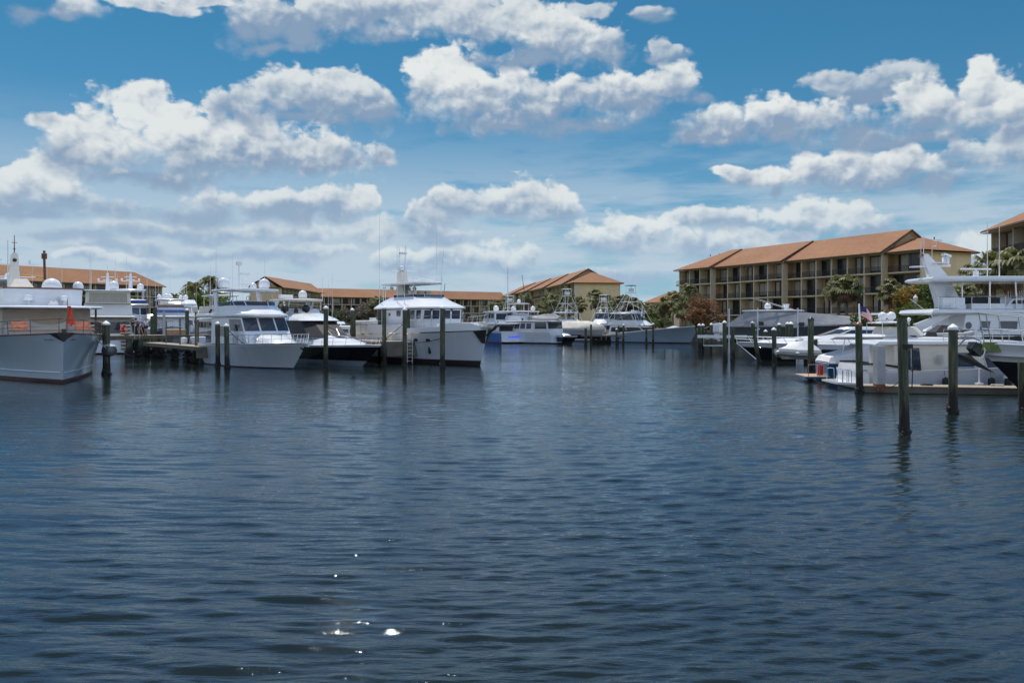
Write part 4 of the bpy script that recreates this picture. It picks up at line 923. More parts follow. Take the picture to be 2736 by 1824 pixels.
def pilot_yacht():   # white pilothouse motor yacht, second from left of the bow row
    r = boat('motor_yacht', 783, 63.2, TH(42), 'white flybridge yacht with three big windscreen panes, bow toward the channel')
    r.scale.x = .74
    h = hull(r, 18, 2.45, 2.0, 1.78, rake=2.9, boot=.08, stripe=.20, u0=.5, pd=2.4, pw=1.4, flare=1.5, mats=('hullwhite','boot','gel'))
    h.cap.build('rub_rail', 'steel', r)
    mb = MB(); mb.loft([[(-8,-1.95,1.8),(-2.2,-1.2,1.85),(-.9,-.4,1.85),(-.9,.4,1.85),(-2.2,1.2,1.85),(-8,1.95,1.8)],[(-8,-1.9,2.5),(-2.6,-1.05,2.2),(-1.5,-.35,2.05),(-1.5,.35,2.05),(-2.6,1.05,2.2),(-8,1.9,2.5)],[(-8,-1.5,2.95),(-3.0,-.8,2.4),(-2.2,-.3,2.2),(-2.2,.3,2.2),(-3.0,.8,2.4),(-8,1.5,2.95)]]); mb.build('foredeck_cabin', 'gel', r)
    Hs = House(r, ring(-14.5,-5.0,2.08,2.0,.5,.36), ring(-14.5,-7.0,2.0,1.9,.45,.36), 1.75, 4.0, name='pilothouse')
    # windscreens wrap: chamfers and front
    Hs.pane(1,.06,.94,.50,.96,t=.03); Hs.pane(2,.05,.95,.50,.96,t=.03); Hs.pane(3,.06,.94,.50,.96,t=.03)
    for i in (1,2,3):
        a = Hs.q(i,.2,.52); b = Hs.q(i,.72,.78); n = Hs.nrm(i)*.06; mb = MB(); mb.tube([a+n,b+n],.025,4); mb.build('wiper', 'blackmetal', r)
    for f in (0,4):
        uu = [(.60,.74),(.76,.84),(.86,.97)] if f == 0 else [(.03,.14),(.16,.24),(.26,.40)]
        for a, b in uu: Hs.pane(f,a,b,.50,.92)
        uu = (.12,.45) if f == 0 else (.55,.88)
        Hs.pane(f,uu[0],uu[1],.30,.66)
    slab(r, ring(-18.2,-6.9,2.35,2.15,1.3,.55), 3.98, .30, crown=.1, name='brow')
    mb = MB(); mb.loft([ [(x,y,4.2) for x,y in ring(-14,-6.6,2.1,1.8,1.1,.5)], [(x,y,4.55) for x,y in ring(-14,-7.9,2.05,1.8,.9,.5)], [(x,y,4.95) for x,y in ring(-14,-8.6,2.0,1.8,.7,.5)]]); mb.build('flybridge_coaming', 'gel', r)
    Hf = House(r, ring(-12.8,-8.9,1.95,1.75,.6,.55), ring(-13.0,-9.3,2.0,1.85,.5,.55), 4.9, 5.28, m='gel', name='flybridge_bulwark', cap=False)
    for i in (0,1,2,3,4): Hf.pane(i,.03,.97,.05,.98,m='glass',name='venturi_screen')
    slab(r, ring(-14.2,-8.6,2.15,1.95,.6,.55), 6.12, .22, name='hardtop')
    for s in (-1,1):
        mb = MB(); mb.loft([[(-14.0,s*2.0-.07,4.3),(-12.5,s*2.0-.07,4.3),(-12.5,s*2.0+.07,4.3),(-14.0,s*2.0+.07,4.3)],[(-13.9,s*1.95-.07,5.2),(-13.1,s*1.95-.07,5.2),(-13.1,s*1.95+.07,5.2),(-13.9,s*1.95+.07,5.2)],[(-14.2,s*1.9-.07,6.15),(-13.2,s*1.9-.07,6.15),(-13.2,s*1.9+.07,6.15),(-14.2,s*1.9+.07,6.15)]]); mb.build('radar_arch', 'gel', r)
    post(r, [((-9.4,s*1.75,5.2),(-9.9,s*1.7,6.15)) for s in (-1,1)]+[((-10.4,-1.85,5.0),(-10.0,-1.75,6.15)),((-9.8,-1.85,5.0),(-10.2,-1.75,6.15))], .035)
    dome(r,-13.0,-1.45,6.3,.52); dome(r,-10.6,1.35,6.3,.48); dome(r,-12.2,.9,6.3,.3)
    mb = MB(); mb.tube([(-12.4,-.3,6.3),(-12.4,-.3,8.5)],.06,6); mb.box((-12.4,-.3,8.55),(.4,.4,.3)); mb.box((-12.3,.2,7.7),(.5,.7,.14)); mb.tube([(-12.4,-1.2,7.3),(-12.4,2.2,7.2)],.04,5); mb.build('mast', 'gel', r)
    radar(r,-11.3,0,6.35,1.6); ant(r,-13.6,-1.9,6.3,3.6); ant(r,-11.5,1.7,6.3,2.6)
    mb = MB(); mb.box((-11.2,0,5.15),(.6,1.9,.5)); mb.tube([(-11.5,.3,5.4),(-11.5,.3,5.75)],.04,5); mb.build('helm_console', 'gel', r)
    mb = MB(); mb.tube([(-11.65,.3+.2*cos(a),5.6+.2*sin(a)) for a in [k*pi/5 for k in range(11)]],.02,4); mb.build('steering_wheel', 'blackmetal', r)
    rails(r,h,.45,.985,ht=.72,n=10,lean=.22,pulpit=.6)
    for u in (.56,.61,.7): 
        q_ = MB(); p = h.pt(u,h.zz(u),-1); q_.ball((p[0],p[1]+.45,p[2]+.2),.16,8); q_.build('deck_fender', 'steel', r)
    mb = MB(); mb.box((2.5,0,2.0),(1.7,.5,.1)); mb.box((3.0,0,1.84),(.7,.12,.18)); mb.build('bow_pulpit', 'gel', r)
    mb = MB(); mb.tube([(3.2,0,1.92),(2.6,0,1.74),(2.3,0,1.55)],.06,5); mb.tube([(2.35,-.3,1.66),(2.25,0,1.52),(2.35,.3,1.66)],.06,5); mb.build('anchor', 'blackmetal', r)
    mb = MB(); mb.ball((-14.9,-2.0,3.4),.1,8); mb.ball((-14.5,-2.15,4.45),.12,8); mb.ball((-14.2,-2.15,4.6),.12,8); mb.build('deck_light', 'blackmetal', r)
    return r
pilot_yacht()

def black_cruiser():
    r = boat('motor_yacht', 969, 67.2, TH(40), 'black-hulled sport yacht with white foredeck and dark wraparound windscreen')
    h = hull(r, 17, 2.35, 1.75, 1.55, rake=2.9, boot=.42, stripe=.14, u0=.5, pd=2.6, pw=1.5, flare=1.5, mats=('hullblack','hullgrey','gel'))
    h.cap.build('rub_rail', 'gel', r)
    mb = MB(); mb.loft([[(-8,-2.1,1.6),(-2.5,-1.6,1.68),(.2,-.5,1.75),(.2,.5,1.75),(-2.5,1.6,1.68),(-8,2.1,1.6)],[(-8,-2.0,2.1),(-2.8,-1.35,2.0),(-.5,-.4,1.9),(-.5,.4,1.9),(-2.8,1.35,2.0),(-8,2.0,2.1)],[(-8,-1.4,2.75),(-3.6,-.9,2.35),(-1.8,-.3,2.1),(-1.8,.3,2.1),(-3.6,.9,2.35),(-8,1.4,2.75)]]); mb.build('foredeck_cabin', 'gel', r)
    mb = MB(); mb.box((-3.6,0,2.42),(1.1,1.2,.05)); mb.build('deck_hatch', 'hullgrey', r)
    Hs = House(r, ring(-13,-5.9,2.1,1.9,1.5,.6), ring(-13,-8.0,1.95,1.7,1.2,.6), 2.3, 3.75, m='blackglass', name='windscreen', crown=.02)
    for s in (-1,1):
        mb = MB(); mb.tube([(-4.6,s*.35,2.45),(-5.4,s*.5,3.0)],.03,5); mb.tube([(-5.0,s*.1,2.9),(-5.4,s*.9,2.8)],.02,4); mb.build('wiper', 'steel', r)
    mb = MB(); mb.loft([[(x,y,3.72) for x,y in ring(-13.5,-7.6,2.15,1.95,1.3,.55)],[(x,y,3.95) for x,y in ring(-13.5,-8.2,2.1,1.85,1.2,.55)],[(x,y,4.42) for x,y in ring(-13.5,-10.2,1.8,1.5,.9,.55)]]); mb.build('roof', 'gel', r)
    H2 = House(r, ring(-14,-10.6,1.9,1.6,.5,.6), ring(-14,-10.9,1.9,1.6,.5,.6), 4.35, 4.75, name='flybridge_coaming')
    slab(r, ring(-14,-10.2,1.9,1.65,.5,.5), 5.5, .18, m='gelcream', name='hardtop')
    for s in (-1,1):
        mb = MB(); mb.loft([[(-14,s*1.75-.06,4.5),(-13,s*1.75-.06,4.5),(-13,s*1.75+.06,4.5),(-14,s*1.75+.06,4.5)],[(-13.6,s*1.7-.06,5.55),(-12.2,s*1.7-.06,5.55),(-12.2,s*1.7+.06,5.55),(-13.6,s*1.7+.06,5.55)]]); mb.build('hardtop_arch', 'gel', r)
    post(r, [((-10.6,s*1.6,4.7),(-10.4,s*1.55,5.55)) for s in (-1,1)]+[((-12.6,1.6,4.7),(-12.6,1.6,5.5))], .04, 'alu')
    dome(r,-12.2,.6,5.68,.42); mb = MB(); mb.box((-12.4,-1.0,5.95),(.5,1.2,.35)); mb.tube([(-12.4,-.6,5.6),(-12.4,-.6,5.9)],.1,6); mb.build('radar', 'gel', r)
    for y in (-1.95,.1): dome(r,-10.3,y-.1,4.4,.36,m='blackglass',name='satellite_dome')
    radar(r,-10.1,-1.05,4.45,1.9,rot=1.4,m='blackmetal')
    mb = MB(); mb.tube([(-11.2,-1.7,4.4),(-11.2,-1.7,5.3)],.06,6); mb.ball((-11.2,-1.7,5.35),.12,8); mb.build('light_post','gel',r)
    ant(r,-12.5,.2,5.6,.9,.2,0,.04,'blackmetal'); ant(r,-10.2,1.6,5.5,2.2)
    rails(r,h,.55,.985,ht=.62,n=6,lean=.25,pulpit=.35)
    mb = MB(); mb.box((.9,0,1.78),(.5,.3,.12)); mb.build('windlass','steel',r)
    porthole(r,h,.93,1.1,-1,.09,.09,'steel'); porthole(r,h,.6,1.05,-1,.5,.1)
    return r
black_cruiser()

def trawler():
    r = boat('trawler_yacht', 1283, 67.6, TH(37), 'tall white pilothouse trawler with mast and hardtop, high bow with black anchor pocket', 'trawler yacht')
    h = hull(r, 21, 2.85, 2.95, 2.5, rake=1.15, boot=.42, stripe=.10, u0=.55, pd=2.5, pw=1.35, flare=1.5, mats=('hullwhite','boot','steel'))
    # raised bulwark forward and aft superstructure along the side
    mb = MB()
    for s in (-1,1):
        for a, b, z1, z2 in ((.30,.56,3.35,3.35),(.56,.62,3.35,3.05),(.62,.80,3.05,3.15),(.80,.84,3.15,3.5),(.84,.94,3.5,3.5),(.94,1.,3.5,3.1)):
            n = 4
            for k in range(n):
                u, v = a+(b-a)*k/n, a+(b-a)*(k+1)/n; p, q_ = h.pt(u,h.zz(u),s), h.pt(v,h.zz(v),s); za, zb = z1+(z2-z1)*k/n, z1+(z2-z1)*(k+1)/n; zb = max(zb,q_[2]+.02); za = max(za,p[2]+.02)
                mb.add([p,q_,(q_[0],q_[1],zb),(p[0],p[1],za),(p[0],p[1]*.97,za),(q_[0],q_[1]*.97,zb)],[(0,1,2,3),(3,2,5,4)])
    mb.build('bulwark', 'gel', r)
    mb = MB(); mb.loft([[(-5.5,-2.1,2.7),(-1.6,-1.5,2.85),(-.4,-.4,2.9),(-.4,.4,2.9),(-1.6,1.5,2.85),(-5.5,2.1,2.7)],[(-5.5,-1.9,3.35),(-2.0,-1.3,3.6),(-.9,-.35,3.55),(-.9,.35,3.55),(-2.0,1.3,3.6),(-5.5,1.9,3.45)]]); mb.build('foredeck_trunk', 'gel', r)
    Hs = House(r, ring(-13.6,-5.9,2.25,2.1,1.3,.5), ring(-13.6,-5.6,2.25,2.1,1.2,.5), 2.5, 4.72, name='wheelhouse')
    mb = MB(); mb.tube([p+Vector((0,0,.05)) for p in Hs.t], .07, 5); mb.build('rub_strip', 'varnish', r)
    for f in (1,3): Hs.strip(f,2,.04,.98,.62,.95,gap=.2)
    Hs.strip(2,2,.02,.98,.62,.95,gap=.16)
    for a, b in ((.74,.83),(.87,.96)): Hs.pane(0,a,b,.62,.96)
    Hs.pane(0,.44,.53,.72,.96); Hs.pane(0,.26,.30,.74,.86,name='porthole')
    for i in (1,2,2,3):
        a = Hs.q(i,.5,.98)+Hs.nrm(i)*.1; mb = MB(); mb.box(a,(.1,.1,.25)); mb.build('wiper_motor','blackmetal',r)
    mb = MB(); R1 = ring(-14.0,-5.5,2.45,2.25,1.35,.5); R2 = ring(-13.4,-7.0,1.9,1.75,1.0,.5); R3 = ring(-12.0,-8.0,1.75,1.6,.8,.5)
    mb.loft([[(x,y,4.78) for x,y in R1],[(x,y,4.9) for x,y in R1],[(x,y,5.45) for x,y in R2],[(x,y,5.85) for x,y in R3]]); mb.build('flybridge_base', 'gel', r)
    Hf = House(r, ring(-11.5,-8.1,1.7,1.55,.7,.55), ring(-11.5,-8.1,1.75,1.65,.7,.55), 5.83, 6.08, name='flybridge_screen', cap=False)
    for i in (0,1,2,3,4): Hf.pane(i,.02,.98,.1,.9,m='glass',name='screen_panel')
    for y in (-.8,.1,.9): mb = MB(); mb.box((-9.8,y,6.2),(.4,.5,.5)); mb.build('helm_seat','canvaslight',r)
    slab(r, ring(-14.2,-8.2,1.55,1.45,.9,.5), 7.02, .20, name='hardtop')
    mb = MB(); mb.loft([[(-13.4,-.5,5.6),(-11.5,-.5,5.6),(-11.5,.5,5.6),(-13.4,.5,5.6)],[(-13.4,-.35,7.1),(-12.3,-.35,7.1),(-12.3,.35,7.1),(-13.4,.35,7.1)],[(-13.3,-.28,8.35),(-12.6,-.28,8.35),(-12.6,.28,8.35),(-13.3,.28,8.35)]]); ms = mb.build('mast', 'gelcream', r)
    mb = MB(); mb.tube([(-12.9,-1.2,8.4),(-12.9,1.7,8.4)],.05,5); mb.lathe([(.3,0),(.36,.2),(.3,.42),(.1,.5)],(-12.9,-.1,8.42),10); mb.tube([(-12.9,-.35,8.4),(-12.9,-.35,10.6)],.035,5); mb.tube([(-12.9,.35,8.4),(-12.9,.35,10.9)],.035,5); mb.box((-12.9,.05,10.1),(.3,.7,.2)); mb.tube([(-12.9,.3,8.9),(-12.9,1.6,8.95)],.02,4); mb.build('mast_head', 'gel', ms)
    for k in range(5): mb = MB(); mb.box((-11.9+.0*k,-.0,6.4+.16*k),(.2,.8-.05*k,.03)); mb.build('vent_louver','hullgrey',ms)
    radar(r,-11.2,.5,7.25,1.0); mb = MB(); mb.tube([(-9.6,-.6,7.3),(-9.9,.3,7.6),(-8.8,1.0,7.35)],.03,5); mb.box((-8.8,1.1,7.45),(.2,.2,.25)); mb.build('hardtop_gear','alu',r)
    mb = MB(); mb.ball((-13.2,-1.0,6.75),.2,8); mb.ball((-11.0,.2,6.7),.2,8); mb.build('floodlight','gelcream',r)
    post(r, [((-13.9,-1.5,4.9),(-13.9,-1.5,7.05)),((-13.4,-1.5,4.9),(-13.5,-1.5,7.05)),((-13.9,1.5,4.9),(-13.9,1.5,7.05)),((-8.4,-1.4,6.0),(-8.2,-1.4,7.05)),((-8.0,-1.4,6.0),(-8.5,-1.4,7.05)),((-7.9,1.4,5.9),(-7.6,1.4,7.05))]+[((-13.9,-1.5,5.0+.3*k),(-13.4,-1.5,5.0+.3*k)) for k in range(7)], .035)
    ant(r,-13.9,-1.9,4.9,9.0); ant(r,-10.5,-1.9,4.9,5.5); ant(r,-9,-2.0,4.9,5.2); ant(r,-9.2,1.5,7.2,5.2); ant(r,-8.6,1.6,7.1,3.4,.5)
    rails(r,h,.68,.99,ht=1.35,n=7,lean=.25,pulpit=.5)
    rails(r,h,.22,.44,ht=1.1,n=4)
    mb = MB(); mb.loft([[(.2,-.9,2.9),(1.0,-.4,2.95),(1.0,.4,2.95),(.2,.9,2.9)],[(.55,-.30,1.9),(.72,-.1,1.85),(.72,.1,1.85),(.55,.30,1.9)]]); mb.build('anchor_pocket', 'blackmetal', r)
    mb = MB(); mb.loft([[(.5,-.4,3.0),(2.3,-.25,3.2),(2.3,.25,3.2),(.5,.4,3.0)],[(.5,-.4,3.2),(2.4,-.25,3.35),(2.4,.25,3.35),(.5,.4,3.2)]]); mb.tube([(2.1,0,3.4),(2.5,0,3.6),(2.0,.25,3.75)],.06,5); mb.build('bow_platform', 'steel', r)
    mb = MB(); mb.tube([(2.4,-.1,3.2),(1.5,-.1,2.75),(1.1,-.1,2.5)],.09,6); mb.build('anchor', 'blackmetal', r)
    for u in (.605,.68,.75): porthole(r,h,u,2.05,-1,.28,.15)
    # tender on the aft deck
    dk = Vector((-16.6,-.9,3.55)); mb = MB(); mb.box((-16.6,0,3.2),(4.4,4.6,.12)); mb.build('boat_deck','gel',r)
    House(r, ring(-18.5,-13.5,2.3,2.3,.01,1), ring(-18.5,-13.5,2.3,2.3,.01,1), 2.4, 3.15, m='gelcream', name='aft_cabin')
    return r
trawler()
# tender on its aft deck is its own thing
def rib(name, loc, rz, label, L=3.6, m='rubber', cover=None, group=None, cat='dinghy', tilt=0):
    r = empty(name, loc, rz, label, cat, group); mb = MB()
    for s in (-1,1):
        mb.tube([(-L/2,s*.6,.25),(L*.1,s*.62,.27),(L*.34,s*.42,.34),(L*.48,s*.1,.42)],[.2,.2,.2,.17],8)
    mb.build('tube', m, r)
    mb = MB(); mb.loft([[(-L/2+.05,-.35,-.02),(L*.3,-.2,.02),(L*.3,.2,.02),(-L/2+.05,.35,-.02)],[(-L/2,-.6,.25),(L*.4,-.3,.33),(L*.4,.3,.33),(-L/2,.6,.25)]]); mb.build('hull', 'gelcream', r)
    if cover:
        mb = MB(); mb.loft([[(-L/2-.05,-.8,.2),(L*.2,-.8,.25),(L*.5,-.12,.4),(L*.5,.12,.4),(L*.2,.8,.25),(-L/2-.05,.8,.2)],[(-L/2,-.6,.5),(L*.15,-.6,.52),(L*.42,-.1,.55),(L*.42,.1,.55),(L*.15,.6,.52),(-L/2,.6,.5)],[(-L*.3,-.3,.95),(0,-.3,.9),(L*.2,-.05,.7),(L*.2,.05,.7),(0,.3,.9),(-L*.3,.3,.95)]]); mb.build('cover', cover, r)
    else:
        mb = MB(); mb.box((-.2,0,.5),(.5,.5,.5)); mb.build('console', 'gel', r)
    return r
def on(px, Y, z): return (PX(px,Y), Y, z)
rib('dinghy', on(1000, 84, 3.3), R(-35), 'grey inflatable tender on the aft deck of the tall trawler', L=4.6, m='rubber')
def simple_yacht(px, Y, th, label, L=16, hb=2.3, zb=2.2, zs=1.6, hm=('hullwhite','boot','gel'), stripe=None, tiers=None, top=None, domes=(), mast=None, ants=(), rake=1.4, name='motor_yacht', cat='motor yacht', rail=True, fwd=None, z=0., cabm='gel', cover=None):
    r = boat(name, px, Y, fwd or TH(th), label, cat, z)
    h = hull(r, L, hb, zb, zs, rake=rake, mats=hm, boot=.2)
    k = 0
    for T in (tiers or []):
        (xa, xb, wa, wb, z0, z1, lean) = T[:7]; nm = T[7] if len(T) > 7 else 'cabin'; m = T[8] if len(T) > 8 else cabm
        Hs = House(r, ring(xa,xb,wa,wb,.6,.55), ring(xa,xb-lean,wa*.96,wb*.93,.5,.55), z0, z1, m=m, name=nm)
        win = T[9] if len(T) > 9 else None
        if win:
            n, v0, v1, gm = win
            for f in (0,4): Hs.strip(f, n, .06,.94, v0, v1, gap=.18, m=gm)
            for f in (1,2,3): Hs.pane(f,.05,.95,v0,v1,m=gm)
            Hs.pane(5,.08,.92,max(.08,v0-.15),v1,m=gm)
        k += 1
    if stripe:
        for (xa,xb,wa,wb,z0,z1) in stripe:
            mb = MB(); R_ = ring(xa,xb,wa,wb,.55,.55); mb.loft([[(x,y,z0) for x,y in R_],[(x,y,z1) for x,y in R_]]); mb.build('stripe_band','bluestripe',r)
    if top:
        xa, xb, w_, zt, zb_ = top; slab(r, ring(xa,xb,w_,w_*.95,.4,.6), zt, .15, name='hardtop')
        post(r, [((xa+.3,s*w_*.85,zb_),(xa+.2,s*w_*.85,zt+.03)) for s in (-1,1)]+[((xb-.1,s*w_*.8,zb_),(xb-.2,s*w_*.8,zt+.03)) for s in (-1,1)], .05, 'alu')
    for d in domes: dome(r, *d)
    if mast:
        x, z0, z1 = mast; mb = MB(); mb.loft([[(x-.5,-.25,z0),(x+.3,-.25,z0),(x+.3,.25,z0),(x-.5,.25,z0)],[(x-.3,-.12,z1),(x,-.12,z1),(x,.12,z1),(x-.3,.12,z1)]]); mb.tube([(x,-1.1,z0+(z1-z0)*.55),(x,1.1,z0+(z1-z0)*.55)],.05,5); mb.tube([(x,-.7,z0+(z1-z0)*.8),(x,.7,z0+(z1-z0)*.8)],.04,5); mb.box((x+.1,0,z0+(z1-z0)*.62),(.3,1.0,.12)); mb.tube([(x-.1,0,z1),(x-.1,0,z1+.9)],.03,4)
        for s in (-1,1): mb.ball((x,s*1.0,z0+(z1-z0)*.55+.2),.14,8)
        mb.build('mast', 'gel', r)
    for a in ants: ant(r,*a)
    if rail: rails(r,h,.5,.98,ht=.7,n=6,pulpit=.3)
    h.cap.build('rub_rail','steel',r)
    return r, h
G = 'glass'
def stern_at(rr, px, Y, L, fwd): d = Vector(fwd).normalized(); rr.location.x = PX(px,Y)+d.x*L; rr.location.y = Y+d.y*L
# ---- centre group, sterns to the channel
def stern_yachts():
    # cobalt-sided yacht
    r, h = simple_yacht(1345, 139, 0, 'cobalt-blue sided yacht with glassed upper deck and blue lit name on its stern', L=15, hb=2.25, zb=2.4, zs=1.95, hm=('hullcobalt','boot','gel'), fwd=(-.42,.91), rail=False,
        tiers=[(-13.6,-4.5,2.1,1.9,1.9,3.15,1.2,'saloon','gel',(4,.25,.85,G)), (-12.5,-6,1.9,1.7,3.3,3.75,1.0,'upper_deck'), (-11.6,-6.2,1.75,1.7,3.7,5.3,1.1,'upper_cabin','gel',(3,.35,.85,G))], domes=[(-9,.3,5.45,.5)], ants=[(-8,1.2,5.4,2.5),(-9.5,-.9,5.4,1.2)])
    # the boat stands with its transom to us: shift so that the stern, not the stem, is at the spot
    stern_at(r, 1368, 139, 15, (-.42,.91))
    slab(r, ring(-15,-4,2.2,2.0,.4,.6), 3.2, .14, name='boat_deck')
    slab(r, ring(-12.0,-6.6,2.0,1.8,.4,.6), 5.32, .12, name='hardtop')
    mb = MB(); mb.loft([[(-15.02,-1.95,.25),(-15.02,1.95,.25),(-15.02,2.0,1.9),(-15.02,-2.0,1.9)],[(-15.1,-1.9,.25),(-15.1,1.9,.25),(-15.06,1.95,1.9),(-15.06,-1.95,1.9)]]); mb.build('transom_panel','gel',r)
    mb = MB(); mb.box((-15.5,0,.3),(1.0,3.8,.12)); mb.build('swim_platform','gel',r)
    squiggle(r,-15.13,-.2,.95,2.0,.4,'lit',(0,1,0),8,.045,5,'lit_lettering')
    # flag on the rail
    mb = MB(); mb.tube([(-15,-1.6,2.0),(-15.4,-1.6,4.6)],.03,5); fp = mb.build('flagpole','alu',r)
    bezier_flag(r,1.3,.8,'usflag',fp,(-15.3,-1.6,3.5),droop=.9).rotation_euler[2] = -1.7
    # white aft-deck yacht
    fw = (-.80,.60)
    r, h = simple_yacht(1450, 139, 0, 'white motor yacht with a covered grey dinghy on its roof and an open aft deck', L=15, hb=2.5, zb=2.2, zs=1.75, hm=('hullwhite','boot','gel'), fwd=fw, rail=False,
        tiers=[(-11.6,-4.0,2.2,2.0,1.7,3.55,.8,'saloon','gel',(5,.40,.9,G)), (-9.5,-4.5,1.9,1.6,3.8,4.7,.9,'flybridge_coaming')], domes=[(-9.3,-.9,5.45,.42),(-6.2,.6,5.45,.42)], ants=[(-7,1.5,5.2,3.4),(-7,-1.5,5.2,3.0)], top=(-10.2,-5.2,1.7,5.3,4.6))
    stern_at(r, 1490, 137.5, 15, fw)
    slab(r, ring(-15.1,-3.4,2.55,2.2,.3,.6), 3.62, .22, name='boat_deck')
    Hs = House(r, ring(-14.6,-11.7,2.3,2.3,.01,1.), ring(-14.4,-11.7,2.25,2.25,.01,1.), 1.7, 3.6, m='gel', name='aft_enclosure')
    Hs.pane(5,.04,.96,.40,.95,m=G); Hs.pane(0,.08,.92,.40,.95,m=G); Hs.pane(4,.08,.92,.40,.95,m=G)
    squiggle(r,-15.05,0,.7,1.6,.18,'hullgrey',(0,1,0),9,.03,8)
    mb = MB(); mb.box((-15.4,0,.25),(.9,4.4,.12)); mb.build('swim_platform','gel',r)
    for u in (.52,.56): porthole(r,h,u,1.1,1,.22,.2)
    d = Vector(fw); c = r.location
    b = rib('dinghy', (c.x-d.x*12.3, c.y-d.y*12.3, 3.9), atan2(fw[1],fw[0])+.25, 'grey covered dinghy riding on the roof of the white aft-deck yacht', L=4.8, cover='canvas'); b.scale = (1.15,1.1,1.15)
    # small black-hulled boat tucked to the right of them
    simple_yacht(1528, 136, 0, 'low black-hulled cruiser nosing out right of the white aft-deck yacht', L=11, hb=1.7, zb=1.35, zs=1.2, hm=('hullblack','boot','gel'), fwd=(.62,-.78), rail=False, tiers=[(-8,-3.5,1.4,1.2,1.3,2.3,1.4,'cabin','gel',(3,.2,.8,G)),(-7.5,-1.0,1.2,.8,1.25,1.6,.8,'foredeck')])
stern_yachts()
def sportfish(px, Y, fw, label, L, hb, zb, zs, hm, th, tw, z=0., scale=1., outr=True, encl=True, dm=True):
    r = boat('sportfishing_boat', px, Y, fw, label, 'fishing boat', z, group='sportfishing boats')
    h = hull(r, L, hb, zb, zs, rake=1.9, mats=hm, boot=.16, stripe=.12, u0=.45, pd=2.3, pw=1.4, flare=2.2, q=.85, tr=.85)
    h.cap.build('rub_rail','gel',r)
    Hs = House(r, ring(-L*.82,-L*.36,hb*.84,hb*.72,1.0,.5), ring(-L*.80,-L*.50,hb*.74,hb*.62,.8,.5), zs+.2, zs+2.2, name='deckhouse')
    for f in (0,4): Hs.pane(f,.06 if f == 0 else .02,.98 if f == 0 else .94,.40,.80,m='blackglass')
    for f in (1,2,3): Hs.pane(f,.0,1.,.40,.80,m='blackglass')
    mb = MB(); mb.loft([[(-L*.36,-hb*.5,zs+.35),(-L*.12,-.5,zb-.25),(-L*.12,.5,zb-.25),(-L*.36,hb*.5,zs+.35)],[(-L*.38,-hb*.42,zs+.75),(-L*.16,-.4,zb+.0),(-L*.16,.4,zb+.0),(-L*.38,hb*.42,zs+.75)]]); mb.build('foredeck','gel',r)
    zf = zs+2.2
    mb = MB(); mb.loft([[(x,y,zf) for x,y in ring(-L*.84,-L*.46,hb*.82,hb*.66,.8,.5)],[(x,y,zf+.5) for x,y in ring(-L*.80,-L*.50,hb*.78,hb*.62,.7,.5)],[(x,y,zf+.85) for x,y in ring(-L*.77,-L*.53,hb*.74,hb*.6,.6,.5)]]); mb.build('flybridge','gel',r)
    zt = zf+2.0
    if encl:
        He = House(r, ring(-L*.76,-L*.54,hb*.72,hb*.6,.5,.5), ring(-L*.76,-L*.57,hb*.68,hb*.6,.4,.5), zf+.85, zt, m='canvaslight', name='enclosure', cap=False)
        for f in range(5): He.pane(f,.05,.95,.05,.95,m=G,name='clear_panel')
    slab(r, ring(-L*.80,-L*.55,hb*.78,hb*.68,.5,.5), zt, .12, name='hardtop')
    tower(r, -L*.84,-L*.48, hb*.9, -L*.64, tw, zf+.1, zt, th)
    slab(r, ring(-L*.64-.75,-L*.64+.6,tw+.1,tw+.1,.2,.7), th+1.25, .07, m='blackglass' if dm else 'gel', name='sun_top')
    post(r, [((-L*.64+a*.5,s*tw,th),(-L*.64+a*.45,s*tw,th+1.28)) for a in (-1,1) for s in (-1,1)], .03, 'alu')
    if outr:
        for s in (-1,1): outrigger(r,-L*.6,s*hb*.85,zs+1.3,(-L*.60-2.6,s*(hb*.85+1.6),zt+ (th-zt)*1.1+1.0))
    dome(r,-L*.6,-.5,zt+.1,.3); radar(r,-L*.6,.5,zt+.1,1.0)
    return r, h
sf, sfh = sportfish(1843, 138.5, (.72,-.70), 'large steel-blue sportfishing boat with tall tower moored before the dark palm row', 19, 2.7, 2.95, .85, ('hullblue','boot','gel'), 8.8, .75)
porthole(sf,sfh,.30,.75,-1,.5,.16,'blackglass')
mb = MB(); mb.box((-16.3,0,1.6),(.1,3.6,1.3)); mb.build('teak_bulkhead','teak',sf)
mb = MB(); mb.tube([(-9.2,-.9,4.6),(-9.0,-.9,6.6)],[.16,.02],6); mb.build('furled_pennant','whitefab',sf)
sportfish(1600, 150, (.55,-.83), 'sportfishing boat whose crossed-brace tower stands left, behind the shrink-wrapped boat', 15, 2.3, 2.1, 1.1, ('hullwhite','boot','gel'), 8.6, .7, encl=False, dm=False)
sportfish(1566, 153, (-.45,-.9), 'sportfishing boat with a domed tower in front of the centre block corner', 15, 2.2, 2.1, 1.1, ('hullwhite','boot','gel'), 7.6, .75, encl=True, dm=False, outr=True)
sportfish(1385, 165, (.2,-.98), 'sportfishing boat tower seen over the cobalt-sided yacht', 14, 2.1, 2.1, 1.2, ('hullwhite','boot','gel'), 7.8, .8, dm=False)
# yacht behind the white aft-deck yacht
simple_yacht(1415, 160, 0, 'yacht with glazed flybridge seen above the blue-topped yacht cabin', L=14, hb=2.2, zb=2.2, zs=1.6, fwd=(.25,-.96), tiers=[(-11,-4,1.9,1.7,1.6,3.6,1.0,'cabin','gel',(4,.4,.85,G)),(-10,-5,1.7,1.5,3.7,5.2,.6,'flybridge','gel',(3,.4,.9,G))], top=(-10,-5.5,1.7,7.2,5.2), domes=[(-8,0,7.4,.4)])
